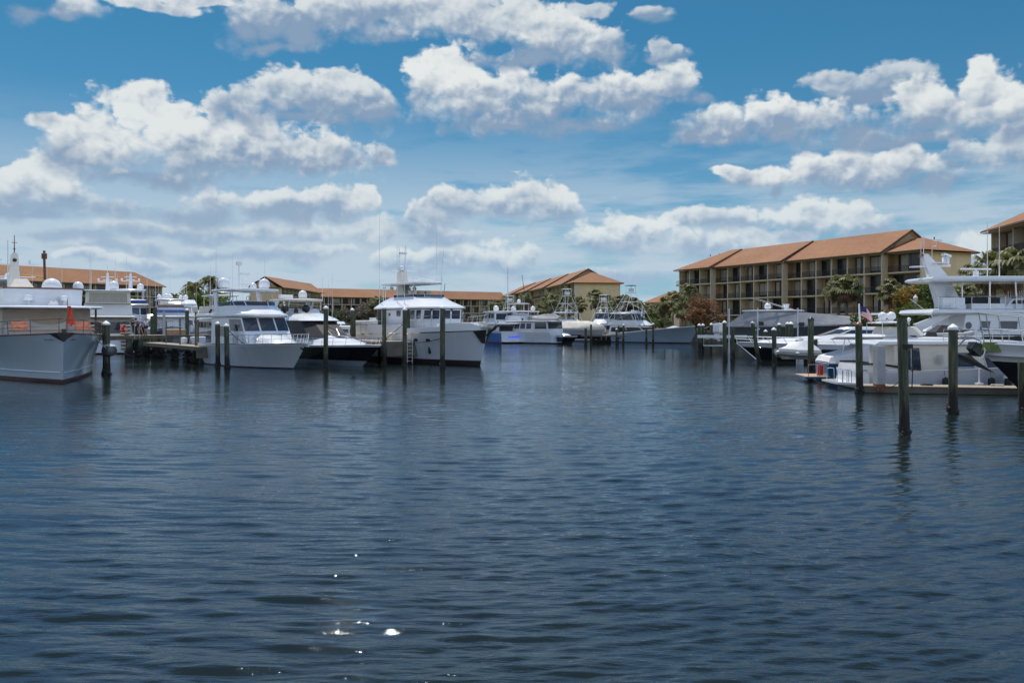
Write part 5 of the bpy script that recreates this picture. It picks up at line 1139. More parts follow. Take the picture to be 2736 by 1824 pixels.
# sailing boat: bare masts
r = boat('sailing_boat', 1372, 172, (.3,-.95), 'sailing boat with a very tall bare mast behind the cobalt-sided yacht', 'sailboat', group='sailing boats')
h = hull(r, 11, 1.7, 1.5, 1.1, mats=('hullwhite','boot','gel')); mb = MB(); mb.tube([(-4,0,1.2),(-4,0,15.3)],[.13,.08],6); mb.tube([(-4,-1,8.5),(-4,1,8.5)],.03,4); ms = mb.build('mast','alu',r)
mb = MB(); mb.tube([(-4,0,2.2),(-8.5,0,2.3)],.22,8); mb.build('furled_sail','navy',ms); mb = MB(); mb.tube([(.9,0,1.6),(-4,0,14.9)],.012,3); mb.tube([(-11,0,1.2),(-4,0,15)],.012,3); mb.build('stay','alu',ms)
House(r, ring(-8,-3,1.1,.9,.5,.5), ring(-8,-3.3,1.,.8,.4,.5), 1.2, 1.8, name='coachroof')
r = boat('sailing_boat', 1400, 178, (-.35,-.94), 'sailing boat with a shorter leaning mast and blue furled sail beside the tall bare mast', 'sailboat', group='sailing boats')
h = hull(r, 10, 1.6, 1.4, 1.1, mats=('hullwhite','boot','gel')); mb = MB(); mb.tube([(-4,0,1.2),(-3.2,-1.6,14)],[.1,.05],6); ms = mb.build('mast','blackmetal',r)
mb = MB(); mb.tube([(-4,0,1.8),(-3.9,-.35,5.5),(-3.7,-.6,6.8)],[.3,.25,.08],8); mb.build('furled_sail','navy',ms); House(r, ring(-7,-3,1.1,.9,.5,.5), ring(-7,-3.3,1.,.8,.4,.5), 1.2, 1.8, name='coachroof')
# shrink-wrapped boat on a lift behind pilings
r = boat('covered_boat', 1607, 140, (.85,-.5), 'boat on a lift under pale wrinkled cover between the towers and the pilings', 'covered boat', z=1.2, group='boats on lifts')
h = hull(r, 9.5, 1.5, 1.35, 1.2, rake=.9, mats=('hullgrey','boot','gel'))
mb = MB(); g_ = random.Random(3)
R0 = [(-9.6,-1.5),(-6,-1.62),(-2.5,-1.4),(.2,-.5),(.9,0),(.2,.5),(-2.5,1.4),(-6,1.62),(-9.6,1.5)]
mb.loft([[(x,y,1.05+.06*sin(i*2.2)) for i,(x,y) in enumerate(R0)],[(x*.98,y*1.0,1.35+g_.uniform(-.05,.05)) for x,y in R0],[(x*.85-.6,y*.62,2.0+g_.uniform(-.15,.15)) for x,y in R0],[(x*.45-2.9,y*.2,2.55+g_.uniform(-.1,.1)) for x,y in R0]]); mb.build('cover','canvaslight',r)
# dock stub in the centre
q = MB(); q.box((0,0,1.25),(7.5,2.4,.22),0)
o = q.build('dock','wood'); o.location = on(1612,139,0); o.rotation_euler[2] = -.12; tag(o,'short dark timber dock stub beneath the shrink-wrapped boat','dock','docks')
for k, px in enumerate((1586,1600,1613,1626)):
    q = MB(); q.tube([(0,0,-1),(0,0,1.15)],[.42,.34],8); q.ball((0,0,.3),.5,8,0,.9); o = q.build('dock_pile','pile'); o.location = on(px,139,0); tag(o, ['dark fat pile under the centre dock stub, leftmost','dark fat pile under the centre dock stub, second from left','dark fat pile under the centre dock stub, third from left','dark fat pile under the centre dock stub, rightmost'][k], 'piling', 'piles under docks')

# ---- left background boats
fw = (-.45,.89)
r, h = simple_yacht(290, 93, 0, 'tall white yacht behind the old yacht with two large satellite domes and glazed flybridge', L=24, hb=2.9, zb=3.6, zs=2.3, rake=2, fwd=fw, rail=False,
  tiers=[(-21.5,-6,2.7,2.4,2.0,4.0,1.,'saloon','gelcream',(6,.3,.8,G)),(-20.5,-7,2.6,2.3,4.3,5.7,1.2,'upper_deck','gel'),(-21.3,-8,2.4,2.1,5.75,7.15,1.,'flybridge_enclosure','gelcream',(6,.12,.85,'curtain'))], domes=[(-19.5,-.6,7.3,.58),(-15,3.2,7.3,.6)], mast=(-15,7.3,9.6), ants=[(-18,-2,5,6.5),(-15,1.8,7.2,4.5),(-19,1.9,5,6.8)])
stern_at(r, 290, 93, 24, fw)
slab(r, ring(-23.6,-6,2.8,2.5,.4,.6), 4.05, .25, m='gelcream', name='deck_overhang')
slab(r, ring(-21.8,-8,2.5,2.2,.4,.6), 7.15, .15, name='hardtop')
mb = MB(); mb.box((-24.5,0,.22),(1.3,5.2,.14)); mb.build('swim_platform','gelcream',r)
for s in (-1,1):
    mb = MB()
    for k in range(7): mb.box((-24.25+.0*k,s*1.75,.55+.42*k),(.35,.95,.1),1)
    mb.box((-24.08,s*1.75,1.7),(.25,1.1,3.2),0); mb.build('transom_stairs',['gelcream','blackmetal'],r)
b = rib('dinghy', (r.location.x+.45*17+.2, r.location.y-.89*17, 5.0), atan2(.89,-.45), 'long tender under pale draped canvas on the tall yacht upper deck', L=5.4, cover='canvaslight')
r, h = simple_yacht(357, 97, 27, 'blue-banded white yacht with dark hull, bow toward the dock where people stand', L=17, hb=2.0, zb=3.9, zs=2.6, rake=1.6, hm=('hulldark','boot','gel'),
  tiers=[(-14,-4.5,1.9,1.75,3.2,5.6,.5,'wheelhouse','gel',(3,.55,.88,G)),(-13.5,-4.6,1.85,1.7,5.75,6.35,.7,'flybridge_coaming')], stripe=[(-13.0,-4.35,1.88,1.72,6.05,6.28)], top=(-12.5,-6.8,1.8,7.55,6.3), domes=[(-10,1.2,7.7,.42)], mast=(-9,7.6,9.8), ants=[(-6.5,-1.8,5.6,6),(-6.5,1.8,5.6,6.2),(-10,-1.5,7.6,2)])
slab(r, ring(-14.5,-4.0,2.0,1.85,.5,.6), 5.6, .22, name='visor')
r, h = simple_yacht(462, 97, 25, 'sport yacht with white windscreen cover and single blue band, bow toward the dock end', L=16, hb=2.0, zb=3.1, zs=2.3, rake=1.4, hm=('hullgrey','boot','gel'),
  tiers=[(-13,-3.6,1.9,1.7,2.5,4.2,.9,'cabin','gel',(3,.35,.85,'canvaswhite')),(-12.5,-4.4,1.85,1.7,4.3,5.3,.6,'flybridge_coaming')], stripe=[(-12.3,-4.25,1.88,1.72,4.9,5.08)], top=(-11,-5.2,1.75,6.3,5.3), domes=[(-8,1.3,6.45,.25),(-7,0,6.45,.3),(-9,-1.2,6.45,.3),(-8,-.4,6.45,.35)], ants=[(-7,-1.7,5.3,3.4),(-6.8,1.7,5.3,3.6)])
slab(r, ring(-13.5,-3.3,2.0,1.85,.5,.6), 4.18, .16, name='brow')
mb = MB(); mb.box((-5.2,0,5.55),(.1,3.0,.28)); mb.build('dodger','varnish',r)
simple_yacht(505, 118, 30, 'large cream yacht far behind the white flybridge yacht, showing left of it', L=20, hb=2.9, zb=3.2, zs=2.4, tiers=[(-17,-4,2.7,2.4,2.5,4.2,1.,'saloon','gelcream',(5,.35,.8,G)),(-16,-5,2.5,2.2,4.4,6.2,1.,'upper_saloon','gel',(4,.3,.8,'curtain')),(-14,-6,2.3,2.0,6.3,6.9,.9,'flybridge')], ants=[(-9,1,7,4),(-12,-1,7,5.5)], domes=[(-12,1.3,7.0,.4)])
simple_yacht(640, 104, 32, 'cream-decked yacht seen through the flybridge of the three-pane windscreen yacht', L=18, hb=2.6, zb=2.9, zs=2.1, tiers=[(-15,-4,2.4,2.1,2.2,4.0,1.,'saloon','gelcream',(5,.35,.8,G)),(-14,-5,2.2,1.9,4.2,5.7,1.6,'flybridge','gelcream')], ants=[(-8,1,5.5,7.5),(-12,-1,5.5,6)], top=(-13,-8,2,7.1,5.7))
simple_yacht(420, 128, 30, 'far white yacht between the blue-banded yacht and the sport yacht', L=15, hb=2.2, zb=2.6, zs=2.0, hm=('hullwhite','boot','gel'), tiers=[(-12,-4,2.0,1.8,2.1,4.0,1.,'cabin','gel',(4,.4,.85,G)),(-11,-5,1.8,1.6,4.1,4.8,.8,'flybridge')], ants=[(-7,1,4.8,5),(-9,-1,4.8,5)])
simple_yacht(600, 150, 25, 'farthest white yacht below the coconut palm pair', L=14, hb=2.1, zb=2.4, zs=1.8, tiers=[(-11,-4,1.9,1.7,1.9,3.7,1.,'cabin','gel',(4,.4,.85,G)),(-10,-5,1.7,1.5,3.8,5.4,.8,'flybridge','gelcream')], ants=[(-7,1,5.2,6),(-9,-1,5.2,6)])
simple_yacht(935, 96, 34, 'white express yacht between the black cruiser and the tall trawler, showing its foredeck rails', L=17, hb=2.3, zb=2.3, zs=1.9, tiers=[(-14,-4.5,2.1,1.9,1.9,3.6,1.4,'cabin','gel',(4,.4,.85,G))], domes=[(-9,-.6,3.7,.4),(-9,.2,3.7,.4)], ants=[(-8,1,3.6,6)])
simple_yacht(985, 88, 34, 'cream cabin boat tied up just left of the tall trawler', L=14, hb=2.0, zb=2.0, zs=1.6, tiers=[(-12,-3.6,1.9,1.7,1.6,3.1,.3,'cabin','gelcream',(4,.3,.8,G))], ants=[(-9,-1,3,5.5)])
simple_yacht(30, 82, 40, 'yacht behind the old yacht mast carrying a long hardtop and floodlights', L=22, hb=3., zb=3.4, zs=2.6, tiers=[(-19,-4,2.8,2.5,2.6,4.8,1.,'saloon','gel',(5,.35,.8,G)),(-17,-6,2.5,2.2,4.9,5.9,1.,'flybridge')], top=(-16,-7,2.6,8.1,5.9), ants=[(-9,2,5.9,5.5),(-13,-2,5.9,5),(-9,0,8,3)], domes=[(-12,1.6,8.2,.45),(-9,1.7,8.2,.3)])
simple_yacht(150, 100, 35, 'white yacht with davit and pale covers glimpsed over the old yacht flybridge', L=18, hb=2.6, zb=3.1, zs=2.3, tiers=[(-16,-4,2.4,2.1,2.4,4.4,1.,'saloon','gel',(5,.35,.8,G)),(-15,-5,2.2,1.9,4.5,6.3,1.2,'flybridge','canvaslight')], ants=[(-8,1.5,6,6),(-12,-1.5,6,5.5),(-10,0,6.2,5)])
simple_yacht(700, 126, 30, 'white yacht far behind, low between the flybridge yacht and the black cruiser', L=15, hb=2.2, zb=2.4, zs=1.8, tiers=[(-12,-4,2.0,1.8,1.9,3.6,1.,'cabin','gel',(4,.4,.85,G))], ants=[(-7,1,3.6,8),(-9,-1,3.6,7)])
# boats past the trawler bow
simple_yacht(1268, 165, 0, 'small white flats boat with a T-top behind the trawler bow', L=9, hb=1.4, zb=1.5, zs=1.2, fwd=(-.5,.85), tiers=[(-6,-4,.6,.5,1.2,2.3,.3,'console')], top=(-6.5,-3.5,1.0,3.4,1.3), name='motor_boat', cat='motor boat')
r, h = simple_yacht(1235, 150, 0, 'sailing yacht hull with boom lying left of the cobalt-sided yacht', L=12, hb=1.8, zb=1.8, zs=1.4, fwd=(.9,-.4), name='sailing_boat', cat='sailboat')
mb = MB(); mb.tube([(-5,0,1.6),(-4.2,0,12)],[.07,.04],5); mb.build('mast','alu',r)
# big yacht gear: rusty mast and yellow post of a work barge
r = empty('crane', on(120, 135, 0), .2, 'yellow lifting crane post with rusty mast standing behind the old yacht', 'crane')
mb = MB(); mb.box((0,0,.9),(4,4,1.8)); mb.build('base','rust',r)
mb = MB(); mb.tube([(0,0,1.8),(0,0,10.5)],[.45,.38],8); mb.tube([(0,0,10.9),(-4.6,0,11.4)],.1,5); mb.build('post','ylift',r)
mb = MB(); mb.tube([(0,0,10.4),(-.1,0,14.2)],.2,6); mb.box((-.1,0,14.4),(.7,.5,.9)); mb.box((-.1,0,15.1),(.3,.3,.4)); mb.build('mast','rust',r)
mb = MB(); mb.lathe([(.5,0),(.5,.25),(1.15,.3),(1.25,.6),(1.25,1.2),(1.1,1.4)],(0.1,-.8,7.6),14); mb.build('radar_drum','gel',r)

# ---- right bank boats
def right_trawler():
    r = boat('trawler_yacht', 2762, 45.0, (1,-.04), 'low white trawler lying side-on along the floating dock at right, swim platform to the left', 'trawler yacht')
    h = hull(r, 10.1, 1.9, 1.5, .98, rake=.9, boot=.06, stripe=.07, u0=.5, pd=2.4, pw=1.5, flare=1.6, tr=.82, q=2.4, mats=('hullwhite','boot','gel'))
    h.cap.build('rub_rail','gel',r)
    mb = MB(); mb.loft([[(-11.05,-1.2,.26),(-10.1,-1.7,.26),(-10.1,1.7,.26),(-11.05,1.2,.26)],[(-11.05,-1.2,.36),(-10.1,-1.7,.36),(-10.1,1.7,.36),(-11.05,1.2,.36)]]); mb.build('swim_platform','gel',r)
    mb = MB()
    for (x, y, w_) in ((-10.95,-1.0,.28),(-10.75,-1.3,.3),(-10.6,-1.45,.25),(-10.1,-1.65,.5),(-10.9,.8,.4)):
        mb.tube([(x,y,.36),(x,y,.98),(x+.05,y,1.03),(x+w_-.05,y,1.03),(x+w_,y,.98),(x+w_,y,.36)],.022,5)
    mb.build('platform_rail','steel',r)
    # transom moulding and cockpit coaming
    mb = MB(); mb.loft([[(-10.15,-1.55,.3),(-9.5,-1.72,.3),(-9.5,1.7,.3),(-10.15,1.5,.3)],[(-10.0,-1.5,1.3),(-9.55,-1.66,1.3),(-9.55,1.66,1.3),(-10.0,1.45,1.3)]]); mb.build('transom','gel',r)
    mb = MB()
    for k in range(5): mb.box((-8.95+.03*k,-1.78,.42+.16*k),(.42,.05,.03))
    mb.build('boarding_steps','steel',r)
    mb = MB()
    for s in (-1,1): mb.tube([(-9.9,s*1.55,1.36),(-9.0,s*1.75,1.36),(-7.6,s*1.86,1.16),(-6.9,s*1.88,1.08)],.06,5)
    mb.build('coaming_trim','blackrub',r)
    for s in (-1,1):
        mb = MB(); mb.loft([[(-9.9,s*1.6,.9),(-7,s*1.86,.9),(-7,s*1.80,.9),(-9.9,s*1.5,.9)],[(-9.9,s*1.56,1.32),(-7.3,s*1.84,1.12),(-7.3,s*1.78,1.12),(-9.9,s*1.46,1.32)]]); mb.build('cockpit_bulwark','gel',r)
    Hs = House(r, ring(-8.2,-2.3,1.72,1.45,.5,.6), ring(-8.2,-2.7,1.66,1.35,.4,.6), 1.0, 2.36, m='gelcream', name='saloon')
    Hs.pane(0,.56,.73,.10,.72,frame=1); Hs.pane(0,.84,.99,.10,.66,frame=1); Hs.pane(0,.10,.24,.1,.9); 
    mb = MB()
    for k in range(9): mb.box((-5.85,-1.72,1.4+.055*k),(.36,.03,.02))
    mb.build('vent_louver','hullgrey',r)
    mb = MB(); mb.loft([[(x,y,2.34) for x,y in ring(-9.2,-1.9,1.6,1.5,.6,.6)],[(x,y,2.42) for x,y in ring(-9.25,-1.8,1.85,1.6,.7,.6)],[(x,y,2.56) for x,y in ring(-9.0,-1.8,1.8,1.6,.6,.6)],[(x,y,2.62) for x,y in ring(-7.8,-2.2,1.5,1.3,.5,.6)]]); mb.build('boat_deck','gel',r)
    mb = MB(); tp = []
    for k in range(6): x = -5.6+.85*k; mb.tube([(x,-1.6,2.55),(x,-1.6,3.2)],.018,4)
    mb.tube([(-5.6,-1.6,3.2),(-1.2,-1.5,3.15)],.022,5); mb.tube([(-5.6,-1.6,2.85),(-1.2,-1.5,2.85)],.014,4); mb.build('railing','steel',r)
    for x in (-5.7,-3.35,-2.5):
        mb = MB(); mb.tube([(x,-1.9,1.0),(x,-1.97,.75)],.012,4); mb.lathe([(.03,.62),(.16,.55),(.18,.35),(.18,.1),(.14,0)],(x,-2.06,.08),10); mb.build('fender','blackrub',r)
    post(r, [((-7.4,-1.9,1.02),(-7.4,-1.85,2.4))], .03)
    squiggle(r,-9.88,-1.56,.75,.15,.4,'rust',(.3,-1,0),3,.012,4)
    mb = MB(); mb.tube([(-3.7,-1.85,1.22),(-5.6,-1.9,1.22),(-5.75,-1.9,1.05)],.02,4); mb.build('grab_rail','steel',r)
right_trawler()
# round white fender float
o = MB().build  # (keeps the builder close at hand)
def blue_boat():
    fw = (1,-.1); r = boat('motor_yacht', 2190, 50.5, fw, 'ocean-blue hulled cruiser with teak swim platform, cockpit wrapped in white canvas')
    stern_at(r, 2196, 50.5, 12, fw)
    h = hull(r, 12, 1.8, 1.6, 1.15, rake=1.2, boot=.1, stripe=.05, mats=('hullteal','boot','gel'), tr=.85)
    h.cap.build('rub_rail','gel',r)
    mb = MB(); mb.box((-12.6,0,.26),(1.5,3.0,.1),0); mb.box((-12.6,0,.325),(1.4,2.9,.03),1); mb.build('swim_platform',['hullteal','teak'],r)
    mb = MB(); mb.tube([(-13.1,-1.2,.3),(-13.1,-1.2,1.05),(-12.6,-1.2,1.05),(-12.6,-1.2,.3)],.025,5); mb.tube([(-12.5,-1.3,.3),(-12.5,-1.3,1.1),(-11.9,-1.35,1.1)],.025,5); mb.build('platform_rail','steel',r)
    mb = MB(); g_ = random.Random(2)
    for s in (0,):
        mb.loft([[(-12.0,-1.5,1.2),(-11.0,-1.62,1.2),(-8.8,-1.7,1.25),(-8.8,1.7,1.25),(-11.0,1.62,1.2),(-12.0,1.5,1.2)],[(-11.85,-1.35,1.5),(-10.6,-1.5,1.75),(-8.8,-1.62,1.9),(-8.8,1.62,1.9),(-10.6,1.5,1.75),(-11.85,1.35,1.5)],[(-10.6,-1.1,1.9),(-9.6,-1.3,2.4),(-8.8,-1.55,2.6),(-8.8,1.55,2.6),(-9.6,1.3,2.4),(-10.6,1.1,1.9)]])
    mb.build('cockpit_cover','canvaswhite',r)
    House(r, ring(-8.9,-4.5,1.6,1.4,.6,.6), ring(-8.9,-5.2,1.5,1.3,.5,.6), 1.25, 2.62, m='gel').pane(0,.1,.9,.35,.85)
    mb = MB(); mb.loft([[(x,y,2.55) for x,y in ring(-11.9,-7.4,1.2,1.3,.4,.6)],[(x,y,2.72) for x,y in ring(-11.6,-7.3,1.6,1.45,.4,.6)],[(x,y,2.86) for x,y in ring(-10.8,-7.6,1.4,1.3,.3,.6)]]); mb.build('hardtop','gel',r)
    post(r, [((-11.3,-1.5,1.3),(-11.0,-1.3,2.65)),((-9.9,-1.6,1.3),(-10.1,-1.3,2.65))], .03,'alu')
    post(r, [((-8.9,-1.4,2.8),(-8.9,-1.4,3.55)),((-7.6,-1.4,2.8),(-7.6,-1.4,3.55)),((-8.9,1.4,2.8),(-8.9,1.4,3.55)),((-8.9,-1.4,3.55),(-7.3,-1.4,3.55))], .025, name='top_rail')
    slab(r, ring(-8.9,-7.4,1.3,1.2,.3,.6), 3.5, .08, name='upper_top')
    House(r, ring(-8.7,-6.6,1.2,1.1,.4,.6), ring(-8.5,-7.0,1.1,1.0,.4,.6), 2.8, 3.25, m='canvaslight', name='flybridge_cover')
    dome(r,-8.65,-.7,3.62,.25); dome(r,-8.0,-.3,3.62,.26); radar(r,-8.3,.3,3.65,1.5,rot=.2); mb = MB(); mb.ball((-7.2,-.9,3.75),.12,8); mb.tube([(-7.2,-.9,3.4),(-7.2,-.9,3.7)],.03,4); mb.build('navigation_light','gel',r)
    mb = MB(); mb.box((-12.3,-.7,.68),(.32,.24,.6),0); mb.tube([(-12.3,-.7,.95),(-12.3,-.7,1.08)],.06,6); o = mb.build('fuel_can','red'); o.parent = None; m_ = Matrix.LocRotScale(r.location, r.rotation_euler, None); o.matrix_world = m_; tag(o,'red fuel can standing on the teak swim platform of the blue cruiser','fuel can')
    # national flag on a staff
    mb = MB(); mb.tube([(-9.4,1.0,2.8),(-9.5,1.0,4.75)],[.07,.05],6); fp = mb.build('flagpole','gel',r)
    bezier_flag(r,1.1,.62,'usflag',fp,(-9.35,1.0,3.95),droop=.8)
blue_boat()
def express():
    r = boat('motor_yacht', 2023, 77, (-.96,.10), 'sleek express cruiser with black hull, white deck and long bow rail, pointing left')
    h = hull(r, 15, 2.1, 1.72, 1.45, rake=1.9, boot=.08, stripe=.42, u0=.45, pd=2.2, pw=1.5, flare=1.3, mats=('hullblack','boot','gel'), rakep=.9)
    h.cap.build('rub_rail','gel',r)
    mb = MB(); mb.tube([(.05,0,.05),(1.9,0,1.6)],.09,6); mb.build('stem_guard','steel',r)
    mb = MB(); mb.loft([[(-9,-1.9,1.5),(-3,-1.6,1.6),(.3,-.4,1.7),(.3,.4,1.7),(-3,1.6,1.6),(-9,1.9,1.5)],[(-9,-1.7,2.1),(-3.4,-1.3,2.0),(-.3,-.3,1.85),(-.3,.3,1.85),(-3.4,1.3,2.0),(-9,1.7,2.1)],[(-9,-1.3,2.45),(-4.2,-.8,2.25),(-1.5,-.2,2.0),(-1.5,.2,2.0),(-4.2,.8,2.25),(-9,1.3,2.45)]]); mb.build('foredeck','gel',r)
    Hs = House(r, ring(-13,-6.2,1.75,1.5,1.1,.55), ring(-12,-8.4,1.4,1.2,.8,.55), 2.15, 3.05, name='cabin', crown=.12)
    for f in (0,4): Hs.pane(f,.05,.95,.2,.8,m=G)
    for f in (1,2,3): Hs.pane(f,.04,.96,.1,.85,m='bluestripe' if False else G,name='windscreen')
    rails(r,h,.42,.995,ht=.55,n=7,m='alu',r=.035,lean=.35,pulpit=.4)
    squiggle(r,.1,1.0,1.25,.7,.1,'steel',(-.9,.35,0),7,.012,6)
express()
def covered_lift_boat():
    fw = (.87,-.49); r = boat('covered_boat', 1945, 100, fw, 'long dark boat raised on a lift under grey canvas, five white outboards at its stern', 'covered boat', z=1.55, group='boats on lifts')
    stern_at(r, 1945, 100, 20, fw)
    h = hull(r, 20, 2.0, 2.0, 1.5, rake=1.6, boot=.1, stripe=.04, mats=('hulldark','hulldark','gel'), tr=.9)
    mb = MB(); 
    rr = [[(-20.2,-1.9,1.5),(-11,-2.05,1.6),(-3,-1.3,1.9),(1.2,0,2.0),(-3,1.3,1.9),(-11,2.05,1.6),(-20.2,1.9,1.5)],
          [(-19.6,-1.8,1.75),(-11,-1.95,2.0),(-3,-1.1,2.15),(.8,0,2.1),(-3,1.1,2.15),(-11,1.95,2.0),(-19.6,1.8,1.75)],
          [(-17.6,-1.45,3.25),(-11.6,-1.4,3.2),(-7.5,-.9,2.8),(-2.5,0,2.3),(-7.5,.9,2.8),(-11.6,1.4,3.2),(-17.6,1.45,3.25)]]
    mb.loft(rr); mb.build('cover','canvas',r)
    slab(r, ring(-18.0,-11.6,1.5,1.4,.4,.6), 3.27, .16, name='hardtop')
    mb = MB(); mb.loft([[(-20.4,-1.5,.6),(-19.9,-1.8,.6),(-19.9,1.8,.6),(-20.4,1.5,.6)],[(-20.3,-1.5,1.7),(-19.9,-1.8,1.75),(-19.9,1.8,1.75),(-20.3,1.5,1.7)]]); mb.build('transom','gel',r)
    dome(r,-15.2,-.3,3.45,.4); mb = MB(); mb.lathe([(.3,0),(.2,.3),(.35,.45),(.3,.6)],(-13.2,.2,3.45),8); mb.box((-13.2,.2,4.1),(.8,.2,.12)); mb.build('radar','gel',r)
    for s in (-1,1): outrigger(r,-12.2,s*1.0,3.4,(-17.0,s*1.7,4.9))
    for k in range(5):
        y = -1.5+.75*k; mb = MB()
        mb.loft([[(-21.0,y-.13,.0),(-20.7,y-.13,.0),(-20.7,y+.13,.0),(-21.0,y+.13,.0)],[(-21.3,y-.15,.7),(-20.6,y-.15,.7),(-20.6,y+.15,.7),(-21.3,y+.15,.7)],[(-21.5,y-.29,.85),(-20.6,y-.29,.85),(-20.6,y+.29,.85),(-21.5,y+.29,.85)],[(-21.6,y-.3,1.5),(-20.65,y-.3,1.65),(-20.65,y+.3,1.65),(-21.6,y+.3,1.5)],[(-21.3,y-.15,1.85),(-20.8,y-.15,1.95),(-20.8,y+.15,1.95),(-21.3,y+.15,1.85)]]); mb.box((-20.7,y,.2),(.3,.22,.9)); mb.build('outboard_motor','gel',r)
    mb = MB(); 
    for i, L_ in enumerate(([(0,0),(0,1)],[(0,.5),(.6,.5)],[(.6,0),(.6,1)],[(1,0),(1,1),(1.6,1),(1.6,.5),(1,.5)])): mb.tube([(-16.2+.26*a,-2.04,.95+.3*b) for a, b in L_],.03,4)
    mb.build('lettering','gel',r)
covered_lift_boat()
def big_trawler():
    r = empty('trawler_yacht', (47.6,57,0), atan2(-.03,1), 'large white expedition yacht at right edge with raked mast, long hardtop and white boom', 'trawler yacht', 'yachts moored in the marina')
    h = hull(r, 20.2, 2.8, 3.2, 2.25, rake=1.5, mats=('hullwhite','boot','gel'))
    Hs = House(r, ring(-17.4,-7,2.3,2.1,.8,.6), ring(-17.0,-7,2.25,2.05,.8,.6), 2.2, 4.15, name='wheelhouse')
    for a, b, c, d in ((.105,.17,.40,.75),(.23,.35,.42,.75),(.40,.46,.45,.75),(.5,.6,.42,.75)): Hs.pane(0,a,b,c,d,frame=1)
    p = Hs.q(0,.03,.6); mb = MB(); mb.loft([[(p.x+.2*cos(a),p.y-.0,p.z+.24*sin(a)) for a in [k*pi/5 for k in range(10)]],[(p.x+.2*cos(a),p.y-.05,p.z+.24*sin(a)) for a in [k*pi/5 for k in range(10)]]]); mb.build('porthole',G,r)
    mb = MB(); mb.loft([[(x,y,4.1) for x,y in ring(-19.3,-6.2,2.3,2.3,.8,.6)],[(x,y,4.22) for x,y in ring(-19.4,-6,2.55,2.4,.9,.6)],[(x,y,4.42) for x,y in ring(-19.3,-6,2.5,2.4,.9,.6)],[(x,y,4.5) for x,y in ring(-18.8,-6.4,2.2,2.1,.8,.6)]]); mb.build('boat_deck','gel',r)
    mb = MB(); mb.box((-17.6,-1.2,4.9),(1.5,1.2,.7)); mb.build('deck_locker','gel',r)
    mb = MB(); mb.box((-15.3,-.8,5.05),(1.8,1.6,.42)); mb.build('bench_cover','canvasblack',r)
    mb = MB(); mb.box((-15.3,-.8,4.65),(2.2,2.0,.4)); mb.build('bench_seat','gel',r)
    H2 = House(r, ring(-14.2,-8,1.7,1.6,.6,.6), ring(-13.6,-8,1.6,1.5,.6,.6), 4.45, 5.15, name='upper_helm'); H2.pane(0,.03,.95,.55,.9,m='blackglass')
    slab(r, ring(-19.2,-7,2.0,1.9,.6,.6), 6.35, .32, name='hardtop', crown=.08)
    mb = MB(); mb.loft([[(-17.9,-.35,4.9),(-16.3,-.35,4.9),(-16.3,.35,4.9),(-17.9,.35,4.9)],[(-18.5,-.26,6.9),(-17.3,-.26,6.9),(-17.3,.26,6.9),(-18.5,.26,6.9)],[(-18.95,-.18,8.35),(-18.55,-.18,8.35),(-18.55,.18,8.35),(-18.95,.18,8.35)]]); ms = mb.build('mast','gel',r)
    mb = MB(); mb.loft([[(-19.7,-.15,7.4),(-17.0,-.15,7.45),(-17.0,.15,7.45),(-19.7,.15,7.4)],[(-19.7,-.15,7.5),(-17.0,-.2,7.62),(-17.0,.2,7.62),(-19.7,.15,7.5)]]); mb.box((-17.8,-.3,7.7),(.9,.7,.06)); mb.build('spreader','gel',ms)
    mb = MB(); mb.lathe([(.22,0),(.26,.4),(.2,.5),(.08,.55)],(-17.35,-.2,7.62),10); mb.box((-17.3,-.2,8.25),(.75,.25,.16),rz=.5,ry=.15); mb.build('radar','gel',ms)
    mb = MB()
    for k in range(8): mb.box((-17.35+.11*k*.3,-.37,5.1+.12*k),(.5,.03,.03))
    mb.build('vent_louver','hullgrey',ms)
    mb = MB(); mb.tube([(-18.8,0,8.3),(-18.75,0,9.6)],.03,5); mb.tube([(-18.9,-.3,9.3),(-18.6,.3,9.3)],.02,4); mb.tube([(-19.2,-.5,7.5),(-19.2,-.5,9.2)],.02,4); mb.tube([(-18.2,0,7.6),(-18.2,0,8.9),(-17.9,0,8.9),(-17.9,0,9.2)],.025,4); mb.box((-17.8,0,9.3),(.5,.15,.12)); mb.build('mast_antenna','alu',ms)
    mb = MB(); mb.tube([(-19.1,-.1,8.1),(-18.95,-.15,8.35)],[.1,.16],6); mb.build('mast_speaker','rust',ms)
    radar(r,-15.5,-.6,6.7,2.2,rot=.12,ped=.42); ant(r,-15.2,-1.5,6.6,3.8,r=.03); ant(r,-14.4,-1.5,6.6,3.8,r=.03)
    post(r, [((-15.2,-1.8,4.5),(-15.2,-1.8,6.4)),((-12.8,-1.8,4.5),(-12.8,-1.8,6.4)),((-13.4,-1.8,4.5),(-13.5,-1.8,6.4)),((-15.2,1.8,4.5),(-15.2,1.8,6.4))], .05)
    mb = MB()
    for k in range(8): x = -18.9+1.1*k; mb.tube([(x,-2.4,4.5),(x,-2.4,5.3)],.02,4)
    mb.tube([(-18.9,-2.4,5.3),(-11,-2.4,5.3)],.025,5); mb.build('railing','steel',r)
    # aft ladder
    mb = MB()
    for s in (0,.5): mb.tube([(-18.9+s,-1.9,2.3),(-18.3+s,-1.9,4.9)],.03,4)
    for k in range(9): mb.tube([(-18.85+.066*k,-1.9,2.5+.28*k),(-18.35+.066*k,-1.9,2.5+.28*k)],.025,4)
    mb.build('ladder','alu',r)
